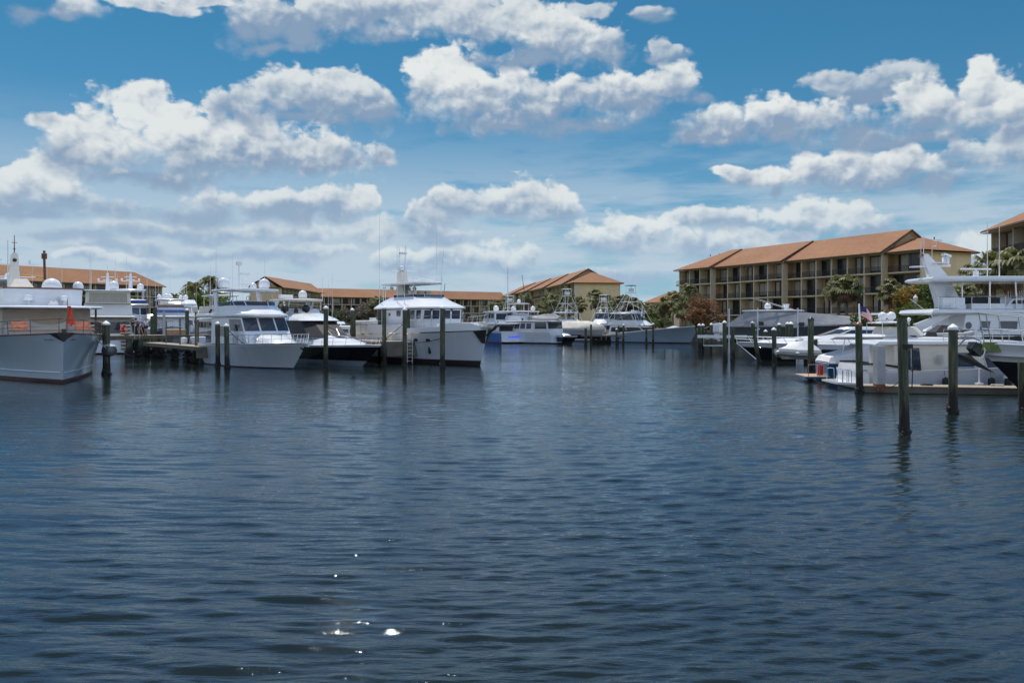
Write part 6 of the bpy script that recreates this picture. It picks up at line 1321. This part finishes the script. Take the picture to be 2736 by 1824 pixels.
    # boom
    mb = MB(); mb.loft([[(-20.2,-2.0,2.85),(-20.2,-1.7,2.85),(-20.3,-1.7,3.45),(-20.3,-2.0,3.45)],[(-16.9,-1.9,4.45),(-16.9,-1.7,4.45),(-16.8,-1.7,4.75),(-16.8,-1.9,4.75)]]); mb.tube([(-19.9,-1.85,2.2),(-19.9,-1.85,3.2)],.2,8); mb.build('crane_boom','gel',r)
    d = rib('dinghy', (29.0, 54.2, 2.45), .05, 'grey hard-bottomed dinghy half covered in black canvas below the white boom', L=2.9, cover='canvasblack'); d.scale = (.95,.9,1.0)
    mb = MB(); mb.loft([[(-16.0,-2.45,2.3),(-13.2,-2.45,2.3),(-13.2,-2.2,2.3),(-16.0,-2.2,2.3)],[(-15.9,-2.45,2.75),(-13.4,-2.45,2.75),(-13.5,-2.2,2.75),(-15.8,-2.2,2.75)]]); mb.build('side_screen','canvasblack',r)
big_trawler()
def bow_right():
    r = boat('motor_yacht', 2760, 36, (-1,-.05), 'bow of a white and black yacht entering at the right edge with anchor hung out', group='yachts moored in the marina')
    h = hull(r, 16, 2.5, 2.68, 2.0, rake=2.65, boot=.1, stripe=.78, u0=.5, pd=2.2, pw=1.4, flare=1.6, q=1.5, mats=('hullblack','boot','gel'), deckz=.5)
    h.cap.build('rub_rail','gel',r)
    rails(r,h,.62,.97,ht=1.35,n=5,lean=.25,r=.035,pulpit=.3)
    mb = MB(); mb.loft([[(2.55,-.3,2.1),(2.9,-.2,2.45),(2.9,.2,2.45),(2.55,.3,2.1)],[(2.2,-.35,2.55),(2.75,-.25,2.74),(2.75,.25,2.74),(2.2,.35,2.55)]]); mb.build('anchor_roller','blackmetal',r)
    mb = MB(); mb.loft([[(1.7,.38,2.3),(2.55,.30,2.35),(2.45,.30,2.72),(1.9,.38,2.72)],[(1.7,.42,2.3),(2.55,.34,2.35),(2.45,.34,2.72),(1.9,.42,2.72)]]); mb.build('chafe_plate','moss',r)
    # plough anchor with roll bar
    mb = MB(); mb.loft([[(1.7,0,1.35),(1.72,.02,1.35),(1.72,.0,1.37),(1.7,-.02,1.35)],[(2.6,-.4,1.75),(3.0,-.1,2.2),(3.0,.1,2.2),(2.6,.4,1.75)],[(3.2,-.42,2.05),(3.35,-.1,2.2),(3.35,.1,2.2),(3.2,.42,2.05)]]); mb.tube([(2.2,0,2.55),(2.9,0,2.2),(2.7,0,1.95)],.07,6); mb.build('anchor','blackmetal',r)
    mb = MB(); mb.tube([(3.25,-.38,2.05),(3.2,-.4,2.5),(2.95,-.2,2.85),(2.75,.05,2.92),(2.5,.2,2.8),(2.4,.35,2.4),(2.5,.38,2.0)],.045,6); mb.build('roll_bar','steel',r)
    mb = MB(); mb.ball((-.2,.95,2.35),.05,8); mb.build('deck_fitting','steel',r)
bow_right()
t_ = rib('dinghy', on(2124,60,.9), R(-155), 'dinghy wrapped in smooth white cover hanging over the water beside tall piles', L=3.3, cover='canvaswhite'); t_.scale = (1,1.25,1.4); t_.rotation_euler[0] = .12
for lab, px, Y, L in (('small boat with crossed outriggers and two domes behind the blue cruiser', 2345, 70, 10),):
    simple_yacht(px, Y, 0, lab, L=L, hb=1.7, zb=1.9, zs=1.5, fwd=(-.9,.3), tiers=[(-8,-3,1.5,1.3,1.5,2.7,.6,'cabin','gel',(3,.4,.85,G)),(-7,-3.5,1.3,1.1,2.8,3.2,.4,'flybridge')], ants=[(-6,1,3.2,2.4,-2.2,0,.03),(-5,-1,3.2,2.4,2.4,0,.03)], name='motor_boat', cat='motor boat')

simple_yacht(335, 140, 30, 'far white yacht whose cabin fills the gap right of the tall yacht domes', L=16, hb=2.4, zb=2.8, zs=2.0, tiers=[(-13,-4,2.2,2.0,2.1,4.1,1.,'cabin','gel',(4,.4,.85,G)),(-12,-5,2.0,1.8,4.2,6.2,.8,'flybridge','gelcream')], top=(-11,-6,1.9,7.6,6.2), ants=[(-7,1,6,6),(-9,-1,6,7)])
simple_yacht(560, 138, 28, 'far white yacht just left of the three-pane windscreen yacht, below the bright tree', L=16, hb=2.4, zb=2.7, zs=2.0, tiers=[(-13,-4,2.2,2.0,2.1,4.0,1.,'cabin','gel',(4,.4,.85,G)),(-12,-5,2.0,1.8,4.1,5.6,.8,'flybridge','gel')], domes=[(-9,.8,5.7,.35)], ants=[(-7,1,5,7),(-9,-1,5,8)])
simple_yacht(1120, 120, 30, 'white cruiser behind the tall trawler wheelhouse, mostly hidden', L=14, hb=2.2, zb=2.4, zs=1.9, tiers=[(-12,-4,2.0,1.8,1.9,3.7,1.,'cabin','gel',(4,.4,.85,G))], ants=[(-7,1,3.7,7)])
# ------------------------------------------------------------------ docks, piles, people, lines
def pile(px, Y, ztop, label, r=.17, cap='cone', lean=(0,0), cat='piling', growth=True, group='mooring piles', capm='caps'):
    root = empty('mooring_pile', (PX(px,Y),Y,0), rnd.random()*6, label, cat, group)
    g = random.Random(int(px*7)); lx, ly = lean if lean != (0,0) else (g.uniform(-.09,.09), g.uniform(-.05,.05)); q = MB(); n = 12; rings = []
    for z in (-1.2,0,.35,.7,1.0,1.4,(ztop+1.4)/2,ztop-.05,ztop):
        f = z/ztop; rr = r*(1.06 if z < .7 else 1.0)*(1.0 if z < ztop-.01 else .93)
        rings.append([(lx*f+rr*(1+g.uniform(-.03,.03))*cos(2*pi*k/n), ly*f+rr*(1+g.uniform(-.03,.03))*sin(2*pi*k/n), z) for k in range(n)])
    q.loft(rings); q.build('pole', 'pile', root)
    if growth:
        q = MB()
        for k in range(46):
            a = g.random()*6.28; z = g.uniform(-.25,.28)+.1*cos(a-1); q.ball((r*1.05*cos(a), r*1.05*sin(a), z), g.uniform(.03,.085)*(r/.17), 5)
        q.build('barnacles', 'boot', root)
    if cap == 'cone':
        q = MB(); q.lathe([(r*1.12,-.06),(r*1.14,.03),(r*1.05,.06),(.02,r*1.05)], (lx,ly,ztop), 14); q.build('cap', capm, root)
    return root
pile(2417, 25.9, 3.72, 'nearest and tallest green-brown pile at right with black rope wound round its top', r=.155, cap=None, lean=(.10,0))
o = MB()
for k in range(4): o.tube([(.165*cos(a)+.07, .165*sin(a), 2.78+.035*k) for a in [i*pi/8 for i in range(17)]], .022, 5)
o.tube([(-.12,-.02,2.85),(-.15,-.03,2.2),(-.13,-.1,1.55),(-.08,-.16,1.3)], .022, 5); o.tube([(.23,0,2.85),(.25,-.02,2.2),(.20,-.06,1.5)],.02,5)
o = o.build('rope_coil','rope'); o.location = (PX(2417,25.9),25.9,0); tag(o,'black rope coil wound around the nearest green-brown pile','rope coil')
pile(2546, 32.3, 3.35, 'green pile with white cone cap standing before the anchor at right', r=.17)
pile(2297, 41.4, 3.45, 'dark pile with copper cone cap left of the low white trawler', r=.17, lean=(.12,0), capm='capcu')
pile(2734, 33.0, 2.0, 'pile cut by the right edge of the picture below the black hull', r=.16, cap=None)
L_ = [(285,56,3.45,'stout pile with white cone cap at the shoulder of the old yacht',.24,'cone',0),
 (582,67,3.45,'left white-capped pile of the close pair before the three-pane windscreen yacht',.19,'cone',0),(607,63.8,3.3,'right white-capped pile of the close pair before the three-pane windscreen yacht',.19,'cone',.0),
 (870,62.5,4.65,'tall pile with white cone cap crossing the black-hulled yacht',.18,'cone',.0),(770,84,4.9,'green capless-looking pile top behind the three-pane windscreen yacht roof',.19,'cone',0),(896,86,5.0,'uncapped green pile top behind the black cruiser roof',.18,None,0),
 (939,78,4.75,'white-capped pile left of two uncapped ones, right of the black cruiser roof',.17,'cone',0),(947,79,4.5,'uncapped green pile touching a white-capped one behind the black cruiser',.17,None,0),
 (1014,76,4.75,'uncapped dark pile left of the concrete pier end',.17,None,0),(1026,68,4.75,'white-capped pile at the left corner of the concrete pier end',.17,'cone',0),
 (1081,67,4.6,'white-capped pile in front of the concrete pier end, tied with a line',.18,'cone',0),(1091,72,4.7,'uncapped green pile behind the concrete pier end',.17,None,0),(1182,64,4.7,'tallest white-capped pile before the trawler foredeck',.20,'cone',0),
 (500,90,4.9,'tall dark white-capped pile right of the sport yacht with blue band',.2,'cone',0),(415,96,5.3,'taller green pile between the standing people and the sport yacht',.22,None,0),(408,93,4.35,'shorter pile leaning against a taller one near the standing people',.24,None,0),
 (1579,136,3.2,'dark pile right of the pair before the centre dock stub',.17,None,0),(1565,132,2.6,'shorter dark pile of the pair before the centre dock stub',.22,None,0),
 (1647,135,2.4,'white-capped pile left of the sportfishing boat stern, shorter of three',.17,'cone',0),(1653,146,2.9,'pile between two others at the sportfishing boat stern',.16,None,0),(1665,133,3.1,'white-capped pile overlapping the sportfishing boat stern',.17,'cone',0),
 (1727,131,2.5,'shorter uncapped pile in front of the sportfishing boat hull',.17,None,0),(1745,130,3.25,'taller white-capped pile in front of the sportfishing boat hull',.17,'cone',0),(1658,158,3.6,'distant white-capped pile behind the sportfishing boat stern',.2,'cone',0),
 (1869,101,3.2,'left pile of the close white-capped twins by the sportfishing boat bow',.2,'cone',0),(1877,101.5,3.2,'right pile of the close white-capped twins by the sportfishing boat bow',.19,'cone',0),
 (1899,96,3.3,'white-capped pile just left of the five outboards',.17,'cone',0),(1937,74,3.55,'white-capped pile right of the five outboards',.18,'cone',0),(1958,76,3.05,'uncapped green pile before the stern of the grey-covered boat',.18,None,0),
 (2070,69,2.95,'green white-capped pile before the black express hull',.19,'cone',0),(2105,86,3.4,'left pile of the thick twin piles beside the express cruiser deck',.2,'cone',0),(2113,85,3.4,'right pile of the thick twin piles beside the express cruiser deck',.24,'cone',0),
 (2082,92,3.3,'dark pile with white cap behind the express cruiser rail',.2,'cone',0),(2177,66,2.2,'uncapped pile behind the white wrapped dinghy',.16,None,0),(2046,88,2.6,'low white-capped pile behind the express cruiser bow rail',.18,'cone',0),
 (2166,53.4,3.75,'tall dark-capped pile between the wrapped dinghy and the red fuel can',.19,'cone',0)]
for (px, Y, zt, lab, r, cap, _) in L_:
    pile(px, Y, zt, lab, r, cap, capm='blackmetal' if px == 2166 else 'caps')
pile(2028, 72, 3.5, 'leaning uncapped pile before the black express hull', .17, 'cone', lean=(.55,0), capm='polegrey')
# concrete fender post and square grey post
q = MB(); q.lathe([(.3,0),(.3,1.8),(.36,1.85),(.36,2.05),(.1,2.3)],(0,0,0),12); o = q.build('concrete_post','polegrey'); o.location = on(2137,70,0); tag(o,'round grey concrete post with domed top behind the wrapped dinghy','post')
r = empty('square_post', on(2349,41.8,0), .12, 'square grey timber post rising from the end of the low dock', 'post')
q = MB(); q.box((0,0,1.35),(.42,.42,2.1)); q.build('post','polegrey',r); q = MB(); q.box((0,0,.28),(.423,.423,.35)); q.build('post_foot','rust',r)
# low dock at right
def plank_dock(name, A, B, w_, z, label, t=.22, m='plank', side='concrete', group='docks'):
    A = Vector((*A,0)); B = Vector((*B,0)); d = B-A; L_ = d.length; r = empty(name, (A.x,A.y,z), atan2(d.y,d.x), label, 'dock', group)
    q = MB(); q.box((L_/2,0,-t/2-.045),(L_,w_,t)); q.build('frame', side, r)
    q = MB(); n = max(4,int(L_/.3))
    for k in range(n): q.box((L_*(k+.5)/n,0,-.02),(L_/n-.015,w_+.06,.045))
    q.build('deck_boards', m, r); return r
dk = plank_dock('floating_dock', (PX(2300,42.4),42.6), (29.5,40.2), 1.5, .36, 'low floating dock with pale boards along the low white trawler at right', t=.3)
for x in (1.2,4.0,6.5,9.0): q = MB(); q.box((x,0,-.5),(1.6,1.2,.5)); q.build('float','boot',dk)
for x in (3.2,7.4): q = MB(); q.tube([(x-.15,-.6,.05),(x-.12,-.6,.1),(x+.12,-.6,.1),(x+.15,-.6,.05)],.03,5); q.build('cleat','blackmetal',dk)
q = MB(); q.box((8.0,.0,.06),(.7,.5,.1)); q.build('bollard_plate','moss',dk)
q = MB(); q.tube([(0,0,0),(0,0,2.1)],.045,6); q.box((0,0,.05),(.3,.3,.1)); o = q.build('service_post','alu'); o.location = on(2616,42.2,.38); tag(o,'slim white post standing on the low dock behind the anchor','post')
q = MB(); q.ball((0,0,.28),.36,14,0,.8); o = q.build('buoy','gel'); o.location = on(2699,43.2,.36); tag(o,'round white fender buoy lying on the low dock near the black hull','buoy')
# main dock on the left and its finger piers
md = plank_dock('main_dock', (PX(262,84),84.5), (PX(560,93),92.5), 3.0, 2.2, 'long timber dock at left where three people are, above dark piles', t=.42, side='wood')
c, s_ = cos(R(37)), sin(R(37))
def finger(px, Y, L_, w_, z, label, z2=None, m='plank', side='concrete', t=.28, th=37):
    A = (PX(px,Y), Y); B = (A[0]-sin(R(th))*L_, A[1]+cos(R(th))*L_); return plank_dock('finger_pier', A, B, w_, z, label, t, m, side, 'finger piers')
f1 = finger(556, 70, 19, 1.7, 1.5, 'timber finger pier sloping down beside the three-pane windscreen yacht')
q = MB(); q.box((.25,0,-.6),(.4,1.7,.75)); q.build('end_beam','concrete',f1)
f2 = finger(1078, 70.5, 18, 3.1, 1.95, 'concrete finger pier with broad pale end beside the tall trawler', t=.3)
q = MB(); q.box((.3,0,-.75),(.5,3.12,1.0)); q.build('end_wall','concrete',f2)
finger(862, 74, 14, 1.3, 1.7, 'dark finger pier hidden between the two bow-out yachts')
# ladder hoops on the pier end
q = MB()
for y in (-.25,.25): q.tube([(0,y,-1.9),(0,y,.6),(.12,y,.72),(.35,y,.6),(.35,y,0)],.03,5)
for k in range(6): q.tube([(0,-.25,-1.7+.32*k),(0,.25,-1.7+.32*k)],.025,5)
q.build('ladder','alu',f2).location = (-.05,-.6,0)
q = MB(); q.lathe([(.09,0),(.11,.05),(.16,.06),(.13,.2),(.05,.3)],(0,0,0),10); o = q.build('bollard','moss'); o.location = on(1031,71.5,1.97); tag(o,'small mushroom bollard on the corner of the concrete pier','bollard')
LB = ['leftmost dark stub pile under the left dock','dark pile under the left dock below the standing people','dark pile under the left dock, third from left','dark fat pile under the left dock, fourth from left','dark fat pile under the left dock near the finger pier','dark pile under the near part of the finger pier','dark pile under the finger pier end','dark pile under the left dock beside the tall yacht stern','dark pile at the far end of the left dock','dark pile under the finger pier, second from its end']
for k, (px, Y, zt) in enumerate([(378,85.5,1.9),(392,86,1.9),(414,86,1.9),(432,86.5,1.9),(468,80,1.3),(502,76,1.3),(548,71.5,1.2),(345,85.0,1.9),(530,91,1.9),(524,73.5,1.25)]):
    r = empty('dock_pile', (PX(px,Y),Y,0), k, LB[k], 'piling', 'piles under docks'); q = MB(); g = random.Random(k)
    q.tube([(0,0,-1),(0,0,.4),(0,0,zt)],[.42,.36,.30],9); q.build('pole','pile',r); q = MB()
    for j in range(26): a = g.random()*6.28; q.ball((.4*cos(a),.4*sin(a),g.uniform(-.1,.7)),g.uniform(.08,.18),5)
    q.build('barnacles','boot',r)
LB = ['thin brown rail post at the start of the finger pier','thin grey power pedestal post on the left dock','thin brown post halfway along the finger pier','thin brown post near the finger pier end','thin brown post closest to the white-capped pair']
for k, (px, Y, h_, r_) in enumerate([(444,82,2.2,.06),(438,84,2.5,.13),(481,76.5,2.4,.07),(523,73,3.0,.09),(529,74.5,2.3,.08)]):
    q = MB(); q.tube([(0,0,-.6 if k != 1 else 0),(0,0,h_)],r_,7); o = q.build('dock_post','wood' if k != 1 else 'polegrey'); o.location = on(px,Y,1.5 if k != 1 else 2.2); tag(o, LB[k],'post','thin posts on the left dock')
q = MB(); q.lathe([(.05,0),(.32,.05),(.36,.3),(.3,.55),(.1,.62)],(0,0,0),14); o = q.build('buoy','gel'); o.location = on(491,79,1.52); tag(o,'white round buoy sitting on the finger pier','buoy')
r = empty('dock_fender', on(292,55.9,0), 0, 'dark rounded fender hung on the stout pile beside the old yacht', 'fender')
q = MB(); q.lathe([(.1,0),(.42,.12),(.5,.4),(.42,.68),(.1,.8)],(0,0,1.25),14); q.build('body','hulldark',r); q = MB(); q.lathe([(.42,0),(.3,.12),(.05,.16)],(0,0,1.95),14); q.build('top_cover','polegrey',r)
# right side timber docks under the lift boats
plank_dock('lift_dock', (PX(1885,108),108), (52,102), 2.6, 1.35, 'timber dock running behind the boats on lifts at right', t=.3, side='wood', m='wood')
plank_dock('side_dock', (PX(2330,92),92), (PX(2330,92)+6,66), 2.0, 1.2, 'timber dock hidden behind the express cruiser', t=.3, side='wood', m='wood')
r = empty('boat_lift', on(1912,93,0), -.25, 'white lift beam with hanging step frame below the five outboards', 'boat lift', 'boat lifts')
q = MB(); q.box((.7,0,1.95),(5.4,.22,.34)); q.box((-1.1,.0,1.95),(.3,3.4,.3)); q.build('beam','gel',r)
q = MB(); q.tube([(-1.3,-.3,1.8),(-1.3,-.3,.95),(.9,-.3,.95),(.9,-.3,1.8)],.045,5); q.box((-.2,-.3,.93),(2.3,.5,.08)); q.build('step_frame','alu',r)
for k, (px, y0, y1, Y) in enumerate([(1948,825,880,97),(2024.5,822,864,94),(2131.6,823,866,88)]):
    zb_ = P(px,y1,Y)[2]; zt_ = P(px,y0,Y)[2]; r = empty('lift_pole', on(px,Y,0), 0, ['white lift guide pole left of the grey-covered boat','white lift guide pole with motor box in front of the grey-covered hardtop','white lift guide pole with motor box right of the grey-covered hardtop'][k], 'lift pole', 'boat lift poles')
    q = MB(); q.tube([(0,0,0),(0,0,zt_)],.085,7); q.build('pole','gel',r)
    if k: q = MB(); q.box((-.35,0,zb_-.1),(.5,.4,.55)); q.box((.35,.1,zb_-.2),(1.2,.15,.15)); q.build('motor_box','polegrey',r); q = MB(); q.box((.4,0,zb_),(.5,.35,.4)); q.build('winch','blackmetal',r)
# lamp post and terrace fence
r = empty('lamp_post', on(2446,86,1.55), 0, 'short lamp post with cream lantern among the croton shrubs', 'lamp post')
q = MB(); q.tube([(0,0,0),(0,0,4.0)],.06,6); q.build('pole','polegrey',r); q = MB(); q.lathe([(.12,0),(.24,.1),(.26,.6),(.1,.8),(.02,.95)],(0,0,4.0),8); q.build('lantern','gelcream',r)
r = empty('terrace_fence', on(2640,84,0), -.9, 'cream fence with thin pickets on a raised terrace at the right edge', 'fence')
q = MB(); q.box((6,0,3.6),(14,.4,4.4)); q.build('wall','stucco',r)
q = MB(); q.box((6,0,7.2),(14,.1,.08)); q.box((6,0,6.0),(14,.1,.08))
for k in range(70): q.box((-.9+.2*k,0,6.6),(.04,.04,1.2))
q.build('pickets','gelcream',r)

# ------------------------------------------------------------------ people on the dock
def skinmesh(name, joints, edges, m, parent, sub=1):
    ks = list(joints); me = bpy.data.meshes.new(name); me.from_pydata([joints[k][0] for k in ks], [(ks.index(a), ks.index(b)) for a, b in edges], []); o = bpy.data.objects.new(name, me); COL.objects.link(o); o.parent = parent
    me.materials.append(M[m]); md_ = o.modifiers.new('skin','SKIN'); md_.use_smooth_shade = True
    for i, k in enumerate(ks):
        sv = me.skin_vertices[0].data[i]; rr = joints[k][1]; sv.radius = rr if isinstance(rr, tuple) else (rr, rr); sv.use_root = (i == 0)
    s2 = o.modifiers.new('sub','SUBSURF'); s2.levels = sub; s2.render_levels = sub; return o
def person(loc, rz, label, pose, shirt, short, hair='hair', scale=1., hat=False):
    r = empty('person', loc, rz, label, 'person'); r.scale = (scale,)*3
    # x forward, y left
    J = dict(pelvis=((0,0,.95),(.15,.11)), spine=((.0,0,1.15),(.13,.10)), chest=((0,0,1.35),(.16,.11)), neck=((0,0,1.52),.055), head0=((.02,0,1.6),.075), head1=((.03,0,1.70),.095), top=((.01,0,1.78),.06),
      shL=((0,.18,1.44),.055), elL=((0,.25,1.16),.042), wrL=((.12,.24,.94),.03), haL=((.16,.235,.88),.035), fiL=((.19,.23,.80),.018), thL=((.2,.20,.86),.012),
      shR=((0,-.18,1.44),.055), elR=((0,-.25,1.16),.042), wrR=((.12,-.24,.94),.03), haR=((.16,-.235,.88),.035), fiR=((.19,-.23,.80),.018), thR=((.2,-.20,.86),.012),
      hipL=((0,.09,.90),.09), knL=((.02,.10,.50),.06), anL=((-.01,.10,.09),.04), toL=((.16,.11,.03),.035),
      hipR=((0,-.09,.90),.09), knR=((.02,-.10,.50),.06), anR=((-.01,-.10,.09),.04), toR=((.16,-.11,.03),.035))
    for k, v in pose.items(): J[k] = (v, J[k][1])
    E = [('pelvis','spine'),('spine','chest'),('chest','neck'),('neck','head0'),('head0','head1'),('head1','top')]
    for s in 'LR': E += [('chest','sh'+s),('sh'+s,'el'+s),('el'+s,'wr'+s),('wr'+s,'ha'+s),('ha'+s,'fi'+s),('ha'+s,'th'+s),('pelvis','hip'+s),('hip'+s,'kn'+s),('kn'+s,'an'+s),('an'+s,'to'+s)]
    skinmesh('body', J, E, 'skin', r)
    def grow(k, d): rr = J[k][1]; return (J[k][0], tuple(x+d for x in rr) if isinstance(rr, tuple) else rr+d)
    mid = lambda a, b, f: tuple(J[a][0][i]*(1-f)+J[b][0][i]*f for i in range(3))
    S = {k: grow(k,.022) for k in ('chest','spine','pelvis','shL','shR')}; S['eL'] = (mid('shL','elL',.65), .06); S['eR'] = (mid('shR','elR',.65), .06); S['n'] = (mid('chest','neck',.7), .075)
    skinmesh('shirt', S, [('chest','spine'),('spine','pelvis'),('chest','shL'),('chest','shR'),('shL','eL'),('shR','eR'),('chest','n')], shirt, r)
    T = {'pelvis': (J['pelvis'][0],(.165,.125)), 'hipL': grow('hipL',.02), 'hipR': grow('hipR',.02)}; T['kL'] = (mid('hipL','knL',.6), .085); T['kR'] = (mid('hipR','knR',.6), .085)
    T['pelvis'] = ((J['pelvis'][0][0],J['pelvis'][0][1],J['pelvis'][0][2]-.02),(.17,.13))
    skinmesh('shorts', T, [('pelvis','hipL'),('pelvis','hipR'),('hipL','kL'),('hipR','kR')], short, r)
    q = MB(); h_ = Vector(J['head1'][0]); q.ball((h_.x-.025,h_.y,h_.z+.02),.115,10,0,1.1)
    if hat: q.lathe([(.17,.05),(.17,.065),(.11,.07),(.10,.14),(.02,.16)],tuple(h_),10)
    q.build('hair', hair, r)
    q = MB(); q.ball((h_.x+.10,h_.y,h_.z-.02),.022,6); q.build('nose','skin',r)
    for s in 'LR':
        a = Vector(J['an'+s][0]); b = Vector(J['to'+s][0]); q = MB(); q.tube([a-(b-a)*.3+Vector((0,0,-.03)), (a+b)/2+Vector((0,0,-.02)), b+(b-a)*.3],[.05,.055,.035],7); q.build('shoe','blackmetal',r)
    return r
dz = 2.225
bent = dict(spine=(.08,0,1.14), chest=(.26,0,1.30), neck=(.36,0,1.42), head0=(.41,0,1.47), head1=(.46,0,1.54), top=(.47,0,1.61), shL=(.28,.18,1.38), shR=(.28,-.18,1.38), elL=(.42,.24,1.15), wrL=(.58,.22,1.02), haL=(.63,.21,.98), fiL=(.68,.2,.93), thL=(.68,.24,.98), elR=(.5,-.24,1.32), wrR=(.72,-.25,1.28), haR=(.79,-.25,1.27), fiR=(.86,-.25,1.24), thR=(.8,-.2,1.3), hipR=(0,-.09,.9), knR=(.28,-.1,.58), anR=(.18,-.1,.17), toR=(.34,-.1,.12), knL=(-.08,.1,.5), anL=(-.24,.1,.1), toL=(-.09,.1,.04))
person(on(376,86,dz), R(195), 'person in mauve shirt and grey shorts leaning over as they step along the dock', bent, 'mauve', 'greyfab', scale=1.08)
stand = dict(wrL=(.2,.1,1.12), haL=(.25,.05,1.14), fiL=(.3,0,1.15), thL=(.27,.06,1.19), elL=(.02,.26,1.15))
person(on(390,85.2,dz), R(-80), 'person in white shirt and blue shorts standing with one arm folded', stand, 'whitefab', 'navy', 'blond', scale=.98)
crouch = dict(pelvis=(0,0,.42), spine=(.06,0,.62), chest=(.12,0,.82), neck=(.18,0,.98), head0=(.22,0,1.04), head1=(.25,0,1.13), top=(.24,0,1.2), shL=(.13,.19,.9), shR=(.13,-.19,.9), elL=(.28,.24,.68), wrL=(.45,.18,.6), haL=(.5,.16,.58), fiL=(.55,.14,.55), thL=(.5,.12,.6), elR=(.28,-.24,.68), wrR=(.45,-.18,.6), haR=(.5,-.16,.58), fiR=(.55,-.14,.55), thR=(.5,-.12,.6), hipL=(.02,.1,.40), hipR=(.02,-.1,.40), knL=(.42,.14,.5), knR=(.42,-.14,.5), anL=(.34,.13,.09), anR=(.34,-.13,.09), toL=(.5,.14,.03), toR=(.5,-.14,.03))
person(on(326,84.8,dz), R(60), 'person in red shirt crouching on the dock beside the tall white yacht', crouch, 'red', 'red', scale=1.15)
# ladder rail at the dock edge
q = MB()
for x in (0,.5): q.tube([(x,0,-.3),(x,0,1.0),(x,.3,1.15)],.03,5)
o = q.build('dock_ladder','polegrey'); o.location = on(360,83.6,2.2); tag(o,'pale curved boarding handrail on the dock in front of the people','handrail')

# mooring lines
line([P(609,880,63.7), P(748,912,66)], 'dark line sagging from the right pile of the close pair to the three-pane windscreen yacht', sag=.95, r=.028)
line([P(1082,862,67), P(1030,905,70)], 'line from the pier pile down to the concrete pier end', sag=.02, r=.028)
line([P(1240,870,68), P(1110,915,70)], 'line from the trawler foredeck back to the concrete pier', sag=.35, r=.028)
line([P(1000,920,67), P(872,870,62.6)], 'line from the black cruiser bow to the tall white-capped pile', sag=.15, r=.025)
line([P(240,885,50), P(288,935,56)], 'pale line from the old yacht bow to the stout pile', sag=.02, r=.03, m='ropew')
line([P(2418,1000,26.1), P(2380,1032,43)], 'dark line running from the nearest pile to the low dock', sag=.1, r=.02)
line([P(1862,880,136), P(1895,872,98)], 'pale line from the sportfishing boat bow toward the twin piles', sag=.1, r=.03, m='ropew')
line([P(2196,930,66), P(2170,975,66)], 'pale line slanting from the express cruiser side to the water', sag=.02, r=.03, m='ropew')
line([P(2623,1000,45), P(2668,1040,43)], 'dark line lying slack from the low trawler side to the low dock', sag=.12, r=.02)

# cylindrical fenders hung along the bow-out yachts
def fender(p, lab, m='gel', r=.13, L_=.7, drop=.5):
    q = MB(); q.tube([(0,0,drop+L_),(0,0,L_)],.012,4); q.lathe([(.03,L_),(r*.8,L_-.06),(r,L_-.14),(r,.14),(r*.8,.06),(.03,0)],(0,0,0),10)
    o = q.build('fender', m); o.location = p; tag(o, lab, 'fender', 'fenders hung on yachts')
fender(P(1148,945,70.3), 'dark fender hanging on the side of the tall trawler', 'blackrub')
fender(P(1070,938,71), 'white fender between the concrete pier and the tall trawler')

def dock_box(p, rz, m, lab, d=(1.3,.6,.55)):
    r = empty('dock_box', p, rz, lab, 'dock box', 'dock boxes'); q = MB(); x, y, z = d[0]/2, d[1]/2, d[2]
    q.loft([[(-x*.92,-y*.9,0),(x*.92,-y*.9,0),(x*.92,y*.9,0),(-x*.92,y*.9,0)],[(-x,-y,z),(x,-y,z),(x,y,z),(-x,y,z)]]); q.build('body', m, r)
    q = MB(); q.loft([[(-x-.03,-y-.03,z+.003),(x+.03,-y-.03,z+.003),(x+.03,y+.03,z+.003),(-x-.03,y+.03,z+.003)],[(-x,-y,z+.09),(x,-y,z+.09),(x,y,z+.09),(-x,y,z+.09)],[(-x*.8,-y*.7,z+.14),(x*.8,-y*.7,z+.14),(x*.8,y*.7,z+.14),(-x*.8,y*.7,z+.14)]]); q.build('lid', m, r)
dock_box((PX(462,86),86.4,2.21), .5, 'teak', 'brown dock box on the left dock beside the thin rail post', (2.2,.7,.5))
dock_box((PX(513,78),79.5,1.51), .6, 'gel', 'white dock box on the finger pier behind the white round buoy')
dock_box((PX(1058,73),73.5,1.96), .6, 'gelcream', 'cream dock box on the concrete pier')
for k, (px, Y, z) in enumerate([(2476,41.9,.37),(2665,41.6,.37)]):
    q = MB(); q.tube([(.28*cos(a)*(1-.02*i),.28*sin(a)*(1-.02*i),.03+.012*i) for i in range(3) for a in [j*pi/6 for j in range(12)]],.025,5)
    o = q.build('rope_coil','ropew' if k else 'rope'); o.location = on(px,Y,z); tag(o, ['dark rope coil lying on the low dock right of the nearest pile','pale rope coil lying on the low dock near the white buoy'][k], 'rope coil')
